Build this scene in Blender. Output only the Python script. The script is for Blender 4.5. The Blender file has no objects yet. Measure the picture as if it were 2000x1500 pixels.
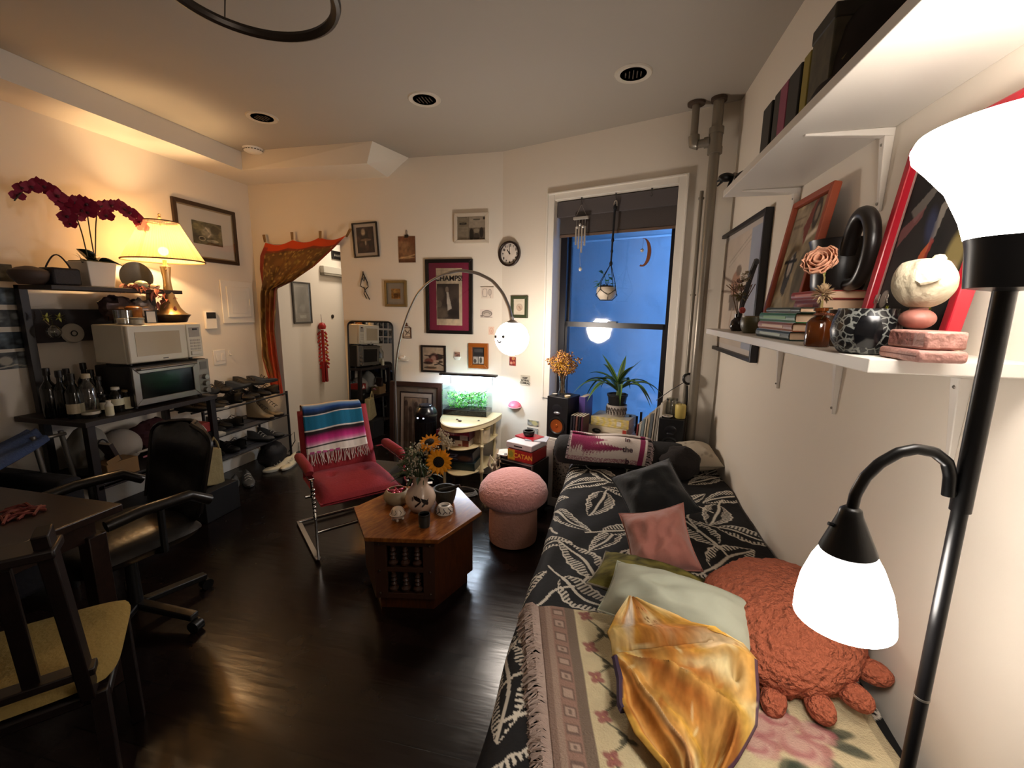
WORLD, VIEW, LOOK, EXPO, GAMMA, SHADE_E, GLOBE_E, SHADE2_E = 7.0, "Standard", "None", 0.5, 0.95, 1.3, 42.0, 24.0
import bpy, math, random
import numpy as np
from mathutils import Vector, Matrix, Quaternion, noise
random.seed(7)
PI = math.pi
C = bpy.context.scene.collection
R = math.radians

# ---------------------------------------------------------------- survey of the room
# camera at (0,0,1.5); X runs along the picture wall, Y into the room, Z up (metres)
CF = 841.0; CP = R(9.88); CR = R(.75); CY = R(12.39); EYE = 1.5
def sight(px, py):
    u = (px-1000)/CF; v = (py-750)/CF
    cr, sr, cp, sp, ca, sa = math.cos(CR), math.sin(CR), math.cos(CP), math.sin(CP), math.cos(CY), math.sin(CY)
    x = cr*u+sr*v; y = -sr*u+cr*v
    dn = cp*y+sp; fw = -sp*y+cp
    return (x*ca-fw*sa, x*sa+fw*ca, -dn)
def on_z(px, py, z):
    d = sight(px, py); t = (z-EYE)/d[2]; return Vector((d[0]*t, d[1]*t, z))
def on_y(px, py, y):
    d = sight(px, py); t = y/d[1]; return Vector((d[0]*t, y, EYE+d[2]*t))
def on_x(px, py, x):
    d = sight(px, py); t = x/d[0]; return Vector((x, d[1]*t, EYE+d[2]*t))
XL, XR, YB, ZC, ZS = -3.35, .7124, 3.635, 2.75, 2.605
KX, KY = -.896, 3.635                     # where the back wall bends towards the window
WA = R(19.8); WD = Vector((math.cos(WA), -math.sin(WA), 0)); WN = Vector((math.sin(WA), math.cos(WA), 0))
def ww(s, dep, z): return Vector((KX, KY, 0)) + WD*s + WN*dep + Vector((0, 0, z))
def on_w(px, py, dep=0):                  # point on the window wall plane -> (s, z)
    d = Vector(sight(px, py)); k = Vector((KX, KY, 0)) + WN*dep
    t = k.dot(WN)/d.dot(WN); p = d*t
    return ((p-Vector((KX, KY, 0))).dot(WD), EYE+p.z)

# ---------------------------------------------------------------- colours and materials
def lin(c):
    if isinstance(c, str):
        c = c.lstrip('#'); c = [int(c[i:i+2], 16)/255 for i in (0, 2, 4)]
    return tuple((x/12.92 if x <= .04045 else ((x+.055)/1.055)**2.4) for x in c[:3])
MATS = {}
def mat(name, col='#808080', rough=.6, metal=0, bump=None, var=0, vscale=8, emit=0, ecol=None, spec=.5, alpha=None, trans=0, coat=0, sheen=0):
    if name in MATS: return MATS[name]
    m = bpy.data.materials.new(name); m.use_nodes = True; nt = m.node_tree; N = nt.nodes; L = nt.links
    b = N['Principled BSDF']; c = lin(col)
    b.inputs['Base Color'].default_value = (*c, 1); b.inputs['Roughness'].default_value = rough
    b.inputs['Metallic'].default_value = metal; b.inputs['Specular IOR Level'].default_value = spec
    if trans: b.inputs['Transmission Weight'].default_value = trans; b.inputs['IOR'].default_value = 1.45
    if coat: b.inputs['Coat Weight'].default_value = coat; b.inputs['Coat Roughness'].default_value = .1
    if sheen: b.inputs['Sheen Weight'].default_value = sheen; b.inputs['Sheen Roughness'].default_value = .5
    if emit:
        b.inputs['Emission Color'].default_value = (*lin(ecol or col), 1); b.inputs['Emission Strength'].default_value = emit
    tc = N.new('ShaderNodeTexCoord')
    if var:
        n = N.new('ShaderNodeTexNoise'); n.inputs['Scale'].default_value = vscale; n.inputs['Detail'].default_value = 4
        L.new(tc.outputs['Object'], n.inputs['Vector'])
        mx = N.new('ShaderNodeMix'); mx.data_type = 'RGBA'
        mx.inputs['A'].default_value = (*[x*(1-var) for x in c], 1); mx.inputs['B'].default_value = (*[min(1, x*(1+var)) for x in c], 1)
        L.new(n.outputs['Fac'], mx.inputs['Factor']); L.new(mx.outputs['Result'], b.inputs['Base Color'])
    if bump:
        n2 = N.new('ShaderNodeTexNoise'); n2.inputs['Scale'].default_value = bump[0]; n2.inputs['Detail'].default_value = 3
        L.new(tc.outputs['Object'], n2.inputs['Vector'])
        bp = N.new('ShaderNodeBump'); bp.inputs['Strength'].default_value = bump[1]; bp.inputs['Distance'].default_value = bump[2] if len(bump) > 2 else .01
        L.new(n2.outputs['Fac'], bp.inputs['Height']); L.new(bp.outputs['Normal'], b.inputs['Normal'])
    MATS[name] = m; return m
def paintmat(name='painted', rough=.75, bump=None, sheen=0, spec=.4, coat=0):
    if name in MATS: return MATS[name]
    m = mat(name, '#808080', rough, bump=bump, sheen=sheen, spec=spec, coat=coat); nt = m.node_tree
    a = nt.nodes.new('ShaderNodeAttribute'); a.attribute_name = 'Col'
    nt.links.new(a.outputs['Color'], nt.nodes['Principled BSDF'].inputs['Base Color'])
    return m
def glow(name, col, strength):
    if name in MATS: return MATS[name]
    m = bpy.data.materials.new(name); m.use_nodes = True; nt = m.node_tree
    for n in list(nt.nodes): nt.nodes.remove(n)
    e = nt.nodes.new('ShaderNodeEmission'); o = nt.nodes.new('ShaderNodeOutputMaterial')
    e.inputs['Color'].default_value = (*lin(col), 1); e.inputs['Strength'].default_value = strength
    nt.links.new(e.outputs[0], o.inputs[0]); MATS[name] = m; return m
def clear(name, tint=(1, 1, 1), refl=.08, rough=.03, bump=None):
    if name in MATS: return MATS[name]
    m = bpy.data.materials.new(name); m.use_nodes = True; nt = m.node_tree
    for n in list(nt.nodes): nt.nodes.remove(n)
    o = nt.nodes.new('ShaderNodeOutputMaterial'); mx = nt.nodes.new('ShaderNodeMixShader')
    t = nt.nodes.new('ShaderNodeBsdfTransparent'); g = nt.nodes.new('ShaderNodeBsdfGlossy')
    t.inputs[0].default_value = (*tint, 1); g.inputs['Roughness'].default_value = rough
    lw = nt.nodes.new('ShaderNodeLayerWeight'); lw.inputs['Blend'].default_value = .25
    ma = nt.nodes.new('ShaderNodeMath'); ma.operation = 'MULTIPLY_ADD'; ma.inputs[1].default_value = .6; ma.inputs[2].default_value = refl
    nt.links.new(lw.outputs['Fresnel'], ma.inputs[0]); nt.links.new(ma.outputs[0], mx.inputs[0])
    nt.links.new(t.outputs[0], mx.inputs[1]); nt.links.new(g.outputs[0], mx.inputs[2]); nt.links.new(mx.outputs[0], o.inputs[0])
    if bump:
        tc = nt.nodes.new('ShaderNodeTexCoord'); n2 = nt.nodes.new('ShaderNodeTexNoise'); n2.inputs['Scale'].default_value = bump[0]
        bp = nt.nodes.new('ShaderNodeBump'); bp.inputs['Strength'].default_value = bump[1]; bp.inputs['Distance'].default_value = .01
        nt.links.new(tc.outputs['Object'], n2.inputs['Vector']); nt.links.new(n2.outputs['Fac'], bp.inputs['Height']); nt.links.new(bp.outputs['Normal'], g.inputs['Normal'])
    MATS[name] = m; return m
def wood(name, c1, c2, rough=.35, scale=(1, 12, 12), coat=0):
    if name in MATS: return MATS[name]
    m = mat(name, c1, rough, coat=coat); nt = m.node_tree; N = nt.nodes; L = nt.links; b = N['Principled BSDF']
    tc = N.new('ShaderNodeTexCoord'); mp = N.new('ShaderNodeMapping'); mp.inputs['Scale'].default_value = scale
    n = N.new('ShaderNodeTexNoise'); n.inputs['Scale'].default_value = 6; n.inputs['Detail'].default_value = 6; n.inputs['Distortion'].default_value = .6
    cr = N.new('ShaderNodeValToRGB'); cr.color_ramp.elements[0].position = .35; cr.color_ramp.elements[1].position = .65
    cr.color_ramp.elements[0].color = (*lin(c1), 1); cr.color_ramp.elements[1].color = (*lin(c2), 1)
    L.new(tc.outputs['Object'], mp.inputs['Vector']); L.new(mp.outputs[0], n.inputs['Vector']); L.new(n.outputs['Fac'], cr.inputs[0]); L.new(cr.outputs[0], b.inputs['Base Color'])
    return m

# ---------------------------------------------------------------- mesh builder
def frame_of(d):
    d = Vector(d).normalized(); a = Vector((0, 0, 1)) if abs(d.z) < .9 else Vector((1, 0, 0))
    x = a.cross(d).normalized(); return x, d.cross(x), d
class MB:
    def __init__(s): s.v = []; s.f = []; s.c = None
    def add(s, vs, fs):
        o = len(s.v); s.v += [tuple(v) for v in vs]; s.f += [tuple(i+o for i in f) for f in fs]; return s
    def box(s, c, z, rot=None):
        hx, hy, hz = z[0]/2, z[1]/2, z[2]/2; c = Vector(c)
        vs = [Vector((a*hx, b*hy, d*hz)) for a in (-1, 1) for b in (-1, 1) for d in (-1, 1)]
        if rot is not None: vs = [rot @ v for v in vs]
        return s.add([v+c for v in vs], [(0, 1, 3, 2), (4, 6, 7, 5), (0, 4, 5, 1), (2, 3, 7, 6), (0, 2, 6, 4), (1, 5, 7, 3)])
    def bx(s, x0, x1, y0, y1, z0, z1): return s.box(((x0+x1)/2, (y0+y1)/2, (z0+z1)/2), (abs(x1-x0), abs(y1-y0), abs(z1-z0)))
    def hexa(s, p): return s.add(p, [(0, 3, 2, 1), (4, 5, 6, 7), (0, 1, 5, 4), (1, 2, 6, 5), (2, 3, 7, 6), (3, 0, 4, 7)])   # bottom 4 ccw, top 4 ccw
    def beam(s, p, q, w, h=None, up=(0, 0, 1)):
        p, q = Vector(p), Vector(q); h = h or w; d = (q-p).normalized(); u = Vector(up)
        if abs(d.dot(u)) > .95: u = Vector((1, 0, 0))
        x = d.cross(u).normalized(); y = x.cross(d)
        vs = [e+x*(a*w/2)+y*(b*h/2) for e in (p, q) for a, b in ((-1, -1), (1, -1), (1, 1), (-1, 1))]
        return s.add(vs, [(3, 2, 1, 0), (4, 5, 6, 7), (0, 1, 5, 4), (1, 2, 6, 5), (2, 3, 7, 6), (3, 0, 4, 7)])
    def cyl(s, p, q, r0, r1=None, n=16):
        r1 = r0 if r1 is None else r1; p, q = Vector(p), Vector(q); x, y, d = frame_of(q-p)
        vs = [c+(x*math.cos(t)+y*math.sin(t))*r for c, r in ((p, r0), (q, r1)) for t in [2*PI*i/n for i in range(n)]]
        fs = [(i, (i+1) % n, n+(i+1) % n, n+i) for i in range(n)]+[tuple(range(n-1, -1, -1)), tuple(range(n, 2*n))]
        return s.add(vs, fs)
    def tube(s, pts, r, n=8, closed=False):
        pts = [Vector(p) for p in pts]; m = len(pts); rf = r if callable(r) else (lambda t: r); vs = []; fs = []; x = None
        for i, p in enumerate(pts):
            a = pts[i-1] if (i > 0 or closed) else p; b = pts[(i+1) % m] if (i < m-1 or closed) else p
            d = (b-a).normalized()
            if x is None: x = frame_of(d)[0]
            x = (x-d*x.dot(d)).normalized(); y = d.cross(x); rr = rf(i/max(1, m-1))
            vs += [p+(x*math.cos(2*PI*k/n)+y*math.sin(2*PI*k/n))*rr for k in range(n)]
        for i in range(m if closed else m-1):
            for k in range(n):
                j = (i+1) % m; fs.append((i*n+k, i*n+(k+1) % n, j*n+(k+1) % n, j*n+k))
        if not closed: fs += [tuple(range(n-1, -1, -1)), tuple(range((m-1)*n, m*n))]
        return s.add(vs, fs)
    def lathe(s, prof, c=(0, 0, 0), n=24, sq=1, wob=None):
        c = Vector(c); vs = []; fs = []; m = len(prof)
        for r, z in prof:
            for k in range(n):
                t = 2*PI*k/n; q = wob(t, z) if wob else 1
                vs.append(c+Vector((r*q*math.cos(t), r*q*math.sin(t)*sq, z)))
        for i in range(m-1):
            for k in range(n): fs.append((i*n+k, i*n+(k+1) % n, (i+1)*n+(k+1) % n, (i+1)*n+k))
        if prof[0][0] > 1e-5: fs.append(tuple(range(n-1, -1, -1)))
        if prof[-1][0] > 1e-5: fs.append(tuple(range((m-1)*n, m*n)))
        return s.add(vs, fs)
    def sph(s, c, r, nu=16, nv=10, rot=None):
        r = (r, r, r) if not hasattr(r, '__len__') else r; c = Vector(c); vs = []; fs = []
        for i in range(nv+1):
            a = PI*i/nv
            for k in range(nu):
                t = 2*PI*k/nu; v = Vector((r[0]*math.sin(a)*math.cos(t), r[1]*math.sin(a)*math.sin(t), -r[2]*math.cos(a)))
                vs.append(c+(rot @ v if rot is not None else v))
        for i in range(nv):
            for k in range(nu): fs.append((i*nu+k, i*nu+(k+1) % nu, (i+1)*nu+(k+1) % nu, (i+1)*nu+k))
        return s.add(vs, fs)
    def prism(s, poly, z0, z1, T=None):
        n = len(poly); vs = [Vector((x, y, z)) for z in (z0, z1) for x, y in poly]
        if T is not None: vs = [T @ v for v in vs]
        return s.add(vs, [tuple(range(n-1, -1, -1)), tuple(range(n, 2*n))]+[(i, (i+1) % n, n+(i+1) % n, n+i) for i in range(n)])
    def grid(s, P, col=None, wrap=False):                  # P (nu,nv,3)
        P = np.asarray(P, float); nu, nv = P.shape[:2]; o = len(s.v)
        s.v += [tuple(p) for p in P.reshape(-1, 3)]
        for i in range(nu-1):
            for j in range(nv-1 if not wrap else nv):
                k = (j+1) % nv; s.f.append((o+i*nv+j, o+(i+1)*nv+j, o+(i+1)*nv+k, o+i*nv+k))
        if col is not None: s.c = (s.c or []) + [tuple(c) for c in np.asarray(col).reshape(-1, 3)]
        return s
    def leaf(s, p, d, ln, w, droop=.3, fold=.15, n=7, side=None):
        p = Vector(p); d = Vector(d).normalized(); sd = Vector(side) if side else d.cross(Vector((0, 0, 1)))
        if sd.length < .05: sd = Vector((1, 0, 0))
        sd.normalize(); up = sd.cross(d).normalized(); o = len(s.v)
        for i in range(n+1):
            t = i/n; c = p+d*ln*t*(1-.25*droop*t)+Vector((0, 0, -1))*ln*droop*t*t; ww_ = w*math.sin(PI*min(1, .06+t*.94)**.8)*.5
            s.v += [tuple(c-sd*ww_+up*ww_*fold*2), tuple(c), tuple(c+sd*ww_+up*ww_*fold*2)]
        for i in range(n):
            a = o+i*3; s.f += [(a, a+1, a+4, a+3), (a+1, a+2, a+5, a+4)]
        return s
    def build(s, name, m, parent=None, smooth=40, bevel=0, solid=0, sub=0, loc=None, seg=2):
        me = bpy.data.meshes.new(name); me.from_pydata([tuple(v) for v in s.v], [], s.f); me.validate(); me.update()
        if s.c is not None and len(s.c) == len(me.vertices):
            a = me.color_attributes.new('Col', 'FLOAT_COLOR', 'POINT')
            a.data.foreach_set('color', np.c_[np.array(s.c, np.float32), np.ones(len(s.c), np.float32)].ravel())
        if smooth:
            me.polygons.foreach_set('use_smooth', [True]*len(me.polygons))
            if smooth < 180: me.set_sharp_from_angle(angle=R(smooth))
        o = bpy.data.objects.new(name, me); C.objects.link(o)
        if m: me.materials.append(m)
        if parent: o.parent = parent
        if loc is not None: o.location = loc
        if solid:
            k = o.modifiers.new('Solid', 'SOLIDIFY'); k.thickness = solid; k.offset = 0
        if bevel:
            k = o.modifiers.new('Bevel', 'BEVEL'); k.width = bevel; k.segments = seg; k.limit_method = 'ANGLE'; k.angle_limit = R(40)
        if sub:
            k = o.modifiers.new('Sub', 'SUBSURF'); k.levels = sub; k.render_levels = sub
        return o
def fix_normals(o):
    import bmesh
    b = bmesh.new(); b.from_mesh(o.data); bmesh.ops.recalc_face_normals(b, faces=b.faces); b.to_mesh(o.data); b.free(); return o

# ---------------------------------------------------------------- scene bookkeeping
def tag(o, label, cat, group=None, kind=None):
    if label: o['label'] = label
    if cat: o['category'] = cat
    if group: o['group'] = group
    if kind: o['kind'] = kind
    return o
def thing(name, label, cat, loc=(0, 0, 0), rz=0, group=None, rot=None):
    o = bpy.data.objects.new(name, None); o.empty_display_size = .05; C.objects.link(o); o.location = loc
    o.rotation_euler = rot if rot is not None else (0, 0, rz)
    return tag(o, label, cat, group)
def struct(o): o['kind'] = 'structure'; return o
def dup(root, loc=None, rz=None, label=None, group=None, scale=None):
    r = root.copy(); C.objects.link(r)
    for k, v in (('label', label), ('group', group)):
        if v: r[k] = v
    if loc is not None: r.location = loc
    if rz is not None: r.rotation_euler = (r.rotation_euler[0], r.rotation_euler[1], rz)
    if scale is not None: r.scale = (scale,)*3 if not hasattr(scale, '__len__') else scale
    for ch in list(root.children):
        c = ch.copy(); C.objects.link(c); c.parent = r
        for g in list(ch.children):
            d = g.copy(); C.objects.link(d); d.parent = c
    return r
def text_mesh(name, body, size, m, parent=None, loc=(0, 0, 0), rot=(0, 0, 0), depth=.0006, align='CENTER', space=1, bold=0):
    cu = bpy.data.curves.new(name, 'FONT'); cu.body = body; cu.size = size; cu.align_x = align; cu.align_y = 'CENTER'; cu.extrude = depth; cu.space_character = space; cu.offset = bold
    t = bpy.data.objects.new(name, cu); C.objects.link(t)
    me = bpy.data.meshes.new_from_object(t.evaluated_get(bpy.context.evaluated_depsgraph_get())); bpy.data.objects.remove(t); bpy.data.curves.remove(cu)
    me.name = name; me.materials.clear(); me.materials.append(m)
    o = bpy.data.objects.new(name, me); C.objects.link(o)
    if parent: o.parent = parent
    o.location = loc; o.rotation_euler = rot; return o

# ---------------------------------------------------------------- painted panels
class Canvas:
    def __init__(s, nx, ny, bg):
        s.nx, s.ny = nx, ny; s.a = np.zeros((ny, nx, 3)); s.a[:] = lin(bg)
        s.U, s.V = np.meshgrid((np.arange(nx)+.5)/nx, (np.arange(ny)+.5)/ny)      # V from the top
    def put(s, m, col, k=1.0):
        c = np.array(lin(col)); m = np.clip(m, 0, 1)[..., None]*k; s.a = s.a*(1-m)+c*m; return s
    def rect(s, x0, y0, x1, y1, col, k=1): return s.put(((s.U >= x0) & (s.U <= x1) & (s.V >= y0) & (s.V <= y1)).astype(float), col, k)
    def ell(s, cx, cy, rx, ry, col, k=1, soft=.15, ang=0):
        du, dv = s.U-cx, s.V-cy; ca, sa = math.cos(ang), math.sin(ang)
        d = np.sqrt(((du*ca+dv*sa)/rx)**2+((-du*sa+dv*ca)/ry)**2); return s.put((1-d)/soft+.5, col, k)
    def ring(s, cx, cy, rx, ry, w, col, k=1):
        d = np.sqrt(((s.U-cx)/rx)**2+((s.V-cy)/ry)**2); return s.put((w-abs(d-1))/w*1.5, col, k)
    def line(s, pts, w, col, k=1, asp=1):
        D = np.full(s.U.shape, 9.)
        for (x0, y0), (x1, y1) in zip(pts, pts[1:]):
            dx, dy = x1-x0, (y1-y0)*asp; l2 = dx*dx+dy*dy+1e-12
            t = np.clip(((s.U-x0)*dx+(s.V-y0)*asp*dy)/l2, 0, 1); D = np.minimum(D, np.hypot(s.U-x0-t*dx, (s.V-y0)*asp-t*dy))
        return s.put((w-D)/w*1.6, col, k)
    def poly(s, pts, col, k=1):
        x, y = s.U, s.V; ins = np.zeros(x.shape, bool); n = len(pts)
        for i in range(n):
            x0, y0 = pts[i]; x1, y1 = pts[i-1]
            if abs(y1-y0) < 1e-9: continue
            ins ^= ((y0 > y) != (y1 > y)) & (x < (x1-x0)*(y-y0)/(y1-y0)+x0)
        return s.put(ins.astype(float), col, k)
    def noise(s, sc, amp, seed=0, octv=3):
        rng = np.random.RandomState(seed); t = np.zeros((s.ny, s.nx)); a = 1.
        for o in range(octv):
            g = rng.rand(int(sc*2**o)+3, int(sc*2**o)+3); fx = s.U*sc*2**o; fy = s.V*sc*2**o
            ix, iy = fx.astype(int), fy.astype(int); u, v = fx-ix, fy-iy; u = u*u*(3-2*u); v = v*v*(3-2*v)
            t += a*(g[iy, ix]*(1-u)*(1-v)+g[iy, ix+1]*u*(1-v)+g[iy+1, ix]*(1-u)*v+g[iy+1, ix+1]*u*v-.5); a *= .5
        s.a = np.clip(s.a*(1+amp*t[..., None]*2), 0, 1); return t
    def textlines(s, x0, y0, x1, y1, n, col, k=.7, seed=1):
        rng = np.random.RandomState(seed); h = (y1-y0)/n
        for i in range(n): s.rect(x0, y0+h*i+h*.25, x0+(x1-x0)*(.75+.25*rng.rand()), y0+h*i+h*.65, col, k)
        return s
def panel(cv, w, h, name, parent, y=0, m=None, center=(0, 0)):
    x = (np.linspace(-.5, .5, cv.nx))*w+center[0]; z = np.linspace(.5, -.5, cv.ny)*h+center[1]
    X, Z = np.meshgrid(x, z); P = np.stack([X, np.full_like(X, y), Z], -1)
    mb = MB(); mb.grid(P, cv.a); mb.f = [f[::-1] for f in mb.f]
    return mb.build(name, m or paintmat(), parent, smooth=0)
# ================================================================= SETTING
def wallmat(name, col, var=.04, bumps=.12):
    return mat(name, col, .85, bump=(30, bumps, .004), var=var, vscale=1.2, spec=.25)
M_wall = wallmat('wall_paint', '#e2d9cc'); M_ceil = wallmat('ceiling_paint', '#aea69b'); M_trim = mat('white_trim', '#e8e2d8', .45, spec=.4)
def floor_material():
    m = mat('dark_planks', '#120b09', .22, spec=.5); nt = m.node_tree; N = nt.nodes; L = nt.links; b = N['Principled BSDF']
    tc = N.new('ShaderNodeTexCoord'); br = N.new('ShaderNodeTexBrick'); br.offset = .37
    br.inputs['Color1'].default_value = (*lin('#1d1210'), 1); br.inputs['Color2'].default_value = (*lin('#130c0a'), 1); br.inputs['Mortar'].default_value = (.0008, .0006, .0005, 1)
    for k, v in (('Scale', 1), ('Mortar Size', .0022), ('Brick Width', 1.3), ('Row Height', .105), ('Mortar Smooth', .1)): br.inputs[k].default_value = v
    L.new(tc.outputs['Object'], br.inputs['Vector']); L.new(br.outputs['Color'], b.inputs['Base Color'])
    n = N.new('ShaderNodeTexNoise'); n.inputs['Scale'].default_value = 5; n.inputs['Detail'].default_value = 6; L.new(tc.outputs['Object'], n.inputs['Vector'])
    mr = N.new('ShaderNodeMapRange'); mr.inputs['To Min'].default_value = .13; mr.inputs['To Max'].default_value = .36; L.new(n.outputs['Fac'], mr.inputs['Value']); L.new(mr.outputs[0], b.inputs['Roughness'])
    ma = N.new('ShaderNodeMath'); ma.operation = 'MULTIPLY_ADD'; ma.inputs[1].default_value = -1.5; L.new(br.outputs['Fac'], ma.inputs[0])
    n2 = N.new('ShaderNodeTexNoise'); n2.inputs['Scale'].default_value = 9; mp = N.new('ShaderNodeMapping'); mp.inputs['Scale'].default_value = (.5, 3, 1)
    L.new(tc.outputs['Object'], mp.inputs[0]); L.new(mp.outputs[0], n2.inputs['Vector']); L.new(n2.outputs['Fac'], ma.inputs[2])
    bp = N.new('ShaderNodeBump'); bp.inputs['Strength'].default_value = .22; bp.inputs['Distance'].default_value = .004; L.new(ma.outputs[0], bp.inputs['Height']); L.new(bp.outputs[0], b.inputs['Normal'])
    return m
YF = -2.6
struct(MB().bx(-3.5, 1.6, YF-.15, 6.2, -.1, 0).build('floor', floor_material(), smooth=0))
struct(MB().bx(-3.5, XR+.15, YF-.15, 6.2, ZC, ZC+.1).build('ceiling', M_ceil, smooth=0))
struct(MB().bx(XL-.12, XL, YF-.15, YB+.12, 0, ZC).build('wall_left', M_wall, smooth=0))
struct(MB().bx(XR, XR+.12, YF-.15, 3.3, 0, ZC).build('wall_right', M_wall, smooth=0))
struct(MB().bx(XL, XR, YF-.15, YF, 0, ZC).build('wall_front', M_wall, smooth=0))
DX0, DX1, DZ = -3.115, -2.417, 2.07
struct(MB().bx(XL, DX0, YB, YB+.12, 0, ZC).bx(DX1, KX+.02, YB, YB+.12, 0, ZC).bx(DX0, DX1, YB, YB+.12, DZ, ZC).build('wall_back', M_wall, smooth=0))
struct(MB().bx(DX0-.1, DX0, YB+.12, 6.1, 0, ZC).build('wall_hall', M_wall, smooth=0))
struct(MB().bx(-2.05, -1.95, YB+.12, 6.1, 0, ZC).build('wall_hall_side', M_wall, smooth=0))
struct(MB().bx(DX0, -1.95, 6.0, 6.1, 0, ZC).build('wall_hall_end', M_wall, smooth=0))
# window wall with its opening
S0, S1, SR = .4835, 1.387, 1.75; WZ0, WZ1 = .56, 2.32
def wwbox(mb, s0, s1, d0, d1, z0, z1):
    return mb.hexa([ww(s0, d0, z0), ww(s1, d0, z0), ww(s1, d1, z0), ww(s0, d1, z0), ww(s0, d0, z1), ww(s1, d0, z1), ww(s1, d1, z1), ww(s0, d1, z1)])
w = MB(); wwbox(w, -.02, S0, 0, .25, 0, ZC); wwbox(w, S1, SR+.05, 0, .25, 0, ZC); wwbox(w, S0, S1, 0, .25, WZ1, ZC); wwbox(w, S0, S1, 0, .25, 0, WZ0)
struct(w.build('wall_window', M_wall, smooth=0))
# boxed-in beams under the ceiling
struct(MB().bx(XL, -3.03, YF, YB, ZS, ZC).build('trim_1', M_wall, smooth=0))
b = MB(); b.hexa([(-3.03, 3.25, ZS), (-1.90, 3.27, ZS), (-1.92, YB, ZS), (-3.03, YB, ZS), (-3.03, 3.25, ZC), (-1.83, 3.24, ZC), (-1.72, YB, ZC), (-3.03, YB, ZC)])
struct(b.build('trim_2', M_wall, smooth=0))
# window casing
cs = MB(); cw = .06
wwbox(cs, S0-cw, S0, -.018, 0, 0.78, WZ1+.05); wwbox(cs, S1, S1+cw, -.018, 0, .78, WZ1+.05); wwbox(cs, S0, S1, -.018, 0, WZ1, WZ1+.05)
wwbox(cs, S0-.065, S0-.05, -.028, 0, .78, WZ1+.055); wwbox(cs, S1+.05, S1+.065, -.028, 0, .78, WZ1+.055); wwbox(cs, S0-.05, S1+.05, -.028, 0, WZ1+.042, WZ1+.055)
struct(cs.build('trim_3', M_trim, bevel=.003))
# baseboards
struct(MB().bx(DX0, DX0+.015, YB+.12, 6.0, 0, .1).build('baseboard_hall', M_trim, bevel=.004))
struct(MB().bx(XL, XL+.015, YF, YB, 0, .1).build('baseboard_left', M_trim, bevel=.004))
struct(MB().bx(DX1, KX, YB-.015, YB, 0, .1).build('baseboard_back', M_trim, bevel=.004))
bb = MB(); wwbox(bb, 0, SR-.05, -.015, 0, 0, .1); struct(bb.build('baseboard_window', M_trim, bevel=.004))
struct(MB().bx(XR-.015, XR, YF, 3.0, 0, .1).build('baseboard_right', M_trim, bevel=.004))
# window_1: black sashes, panes, sill
M_black = mat('black_metal', '#121110', .4, spec=.5); M_sash = mat('black_sash', '#15131a', .35)
f = MB(); D0, D1 = .12, .16
wwbox(f, S0, S0+.055, D0, .22, WZ0, WZ1); wwbox(f, S1-.05, S1, D0, .22, WZ0, WZ1); wwbox(f, S0, S1, D0, .22, WZ1-.04, WZ1)
win = thing('window_1', None, None); win['kind'] = 'structure'
f.build('window_frame', M_sash, win, smooth=0)
MZ = 1.40
f = MB(); wwbox(f, S0+.055, S1-.05, D0+.01, D0+.045, MZ-.035, MZ+.005); wwbox(f, S0+.055, S0+.075, D0+.01, .18, WZ0, MZ); wwbox(f, S1-.07, S1-.05, D0+.01, .18, WZ0, MZ); wwbox(f, S0+.075, S1-.07, D0+.01, .18, WZ0, WZ0+.05)
f.build('lower_sash', M_sash, win, smooth=0)
f = MB(); wwbox(f, S0+.055, S0+.07, D0+.05, .2, MZ, WZ1-.04); wwbox(f, S1-.065, S1-.05, D0+.05, .2, MZ, WZ1-.04); wwbox(f, S0+.07, S1-.065, D0+.05, .2, MZ-.03, MZ)
sm = (S0+S1)/2; wwbox(f, sm-.035, sm+.035, D0+.0, D0+.05, MZ+.003, MZ+.016)
f.build('upper_sash', M_sash, win, smooth=0)
M_pane = clear('filmed_glass', (.93, .95, .97), .06, .06, bump=(5, .15))
f = MB(); wwbox(f, S0+.07, S1-.065, D0+.028, D0+.031, WZ0+.05, MZ-.03); f.build('pane', M_pane, win, smooth=0)
f = MB(); wwbox(f, S0+.07, S1-.065, D0+.066, D0+.069, MZ, WZ1-.04); f.build('pane', M_pane, win, smooth=0)
f = MB(); wwbox(f, S0, S1, 0, D0, WZ0, WZ0+.02); f.build('sill', M_trim, win, smooth=0)
# neighbouring wall across the light well
ob = MB(); wwbox(ob, -2.2, 4.2, 1.3, 1.4, -1, 6)
om = mat('outside_plaster', '#c3cad2', .9, bump=(6, .6, .02), var=.25, vscale=1.6)
struct(ob.build('wall_outside', om, smooth=0))
ot = MB()
for (s, z, l) in ((.2, 2.66, 1.0), (.3, 2.59, 1.3), (.5, 2.75, .7), (-.3, 2.52, .8), (1.5, 2.8, .5), (1.2, 2.55, .9)): wwbox(ot, s, s+l, 1.285, 1.3, z, z+.012)
wwbox(ot, -2, 4, 1.27, 1.3, 2.2, 2.215)
struct(ot.build('trim_4', mat('pale_cable', '#e8eef4', .7), smooth=0))
lw = MB(); wwbox(lw, -2.3, -2.2, .3, 1.4, -1, 6); wwbox(lw, 4.2, 4.3, .3, 1.4, -1, 6); wwbox(lw, -2.3, 4.3, .26, 1.4, -1.1, -1)
struct(lw.build('wall_lightwell', om, smooth=0))

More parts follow.
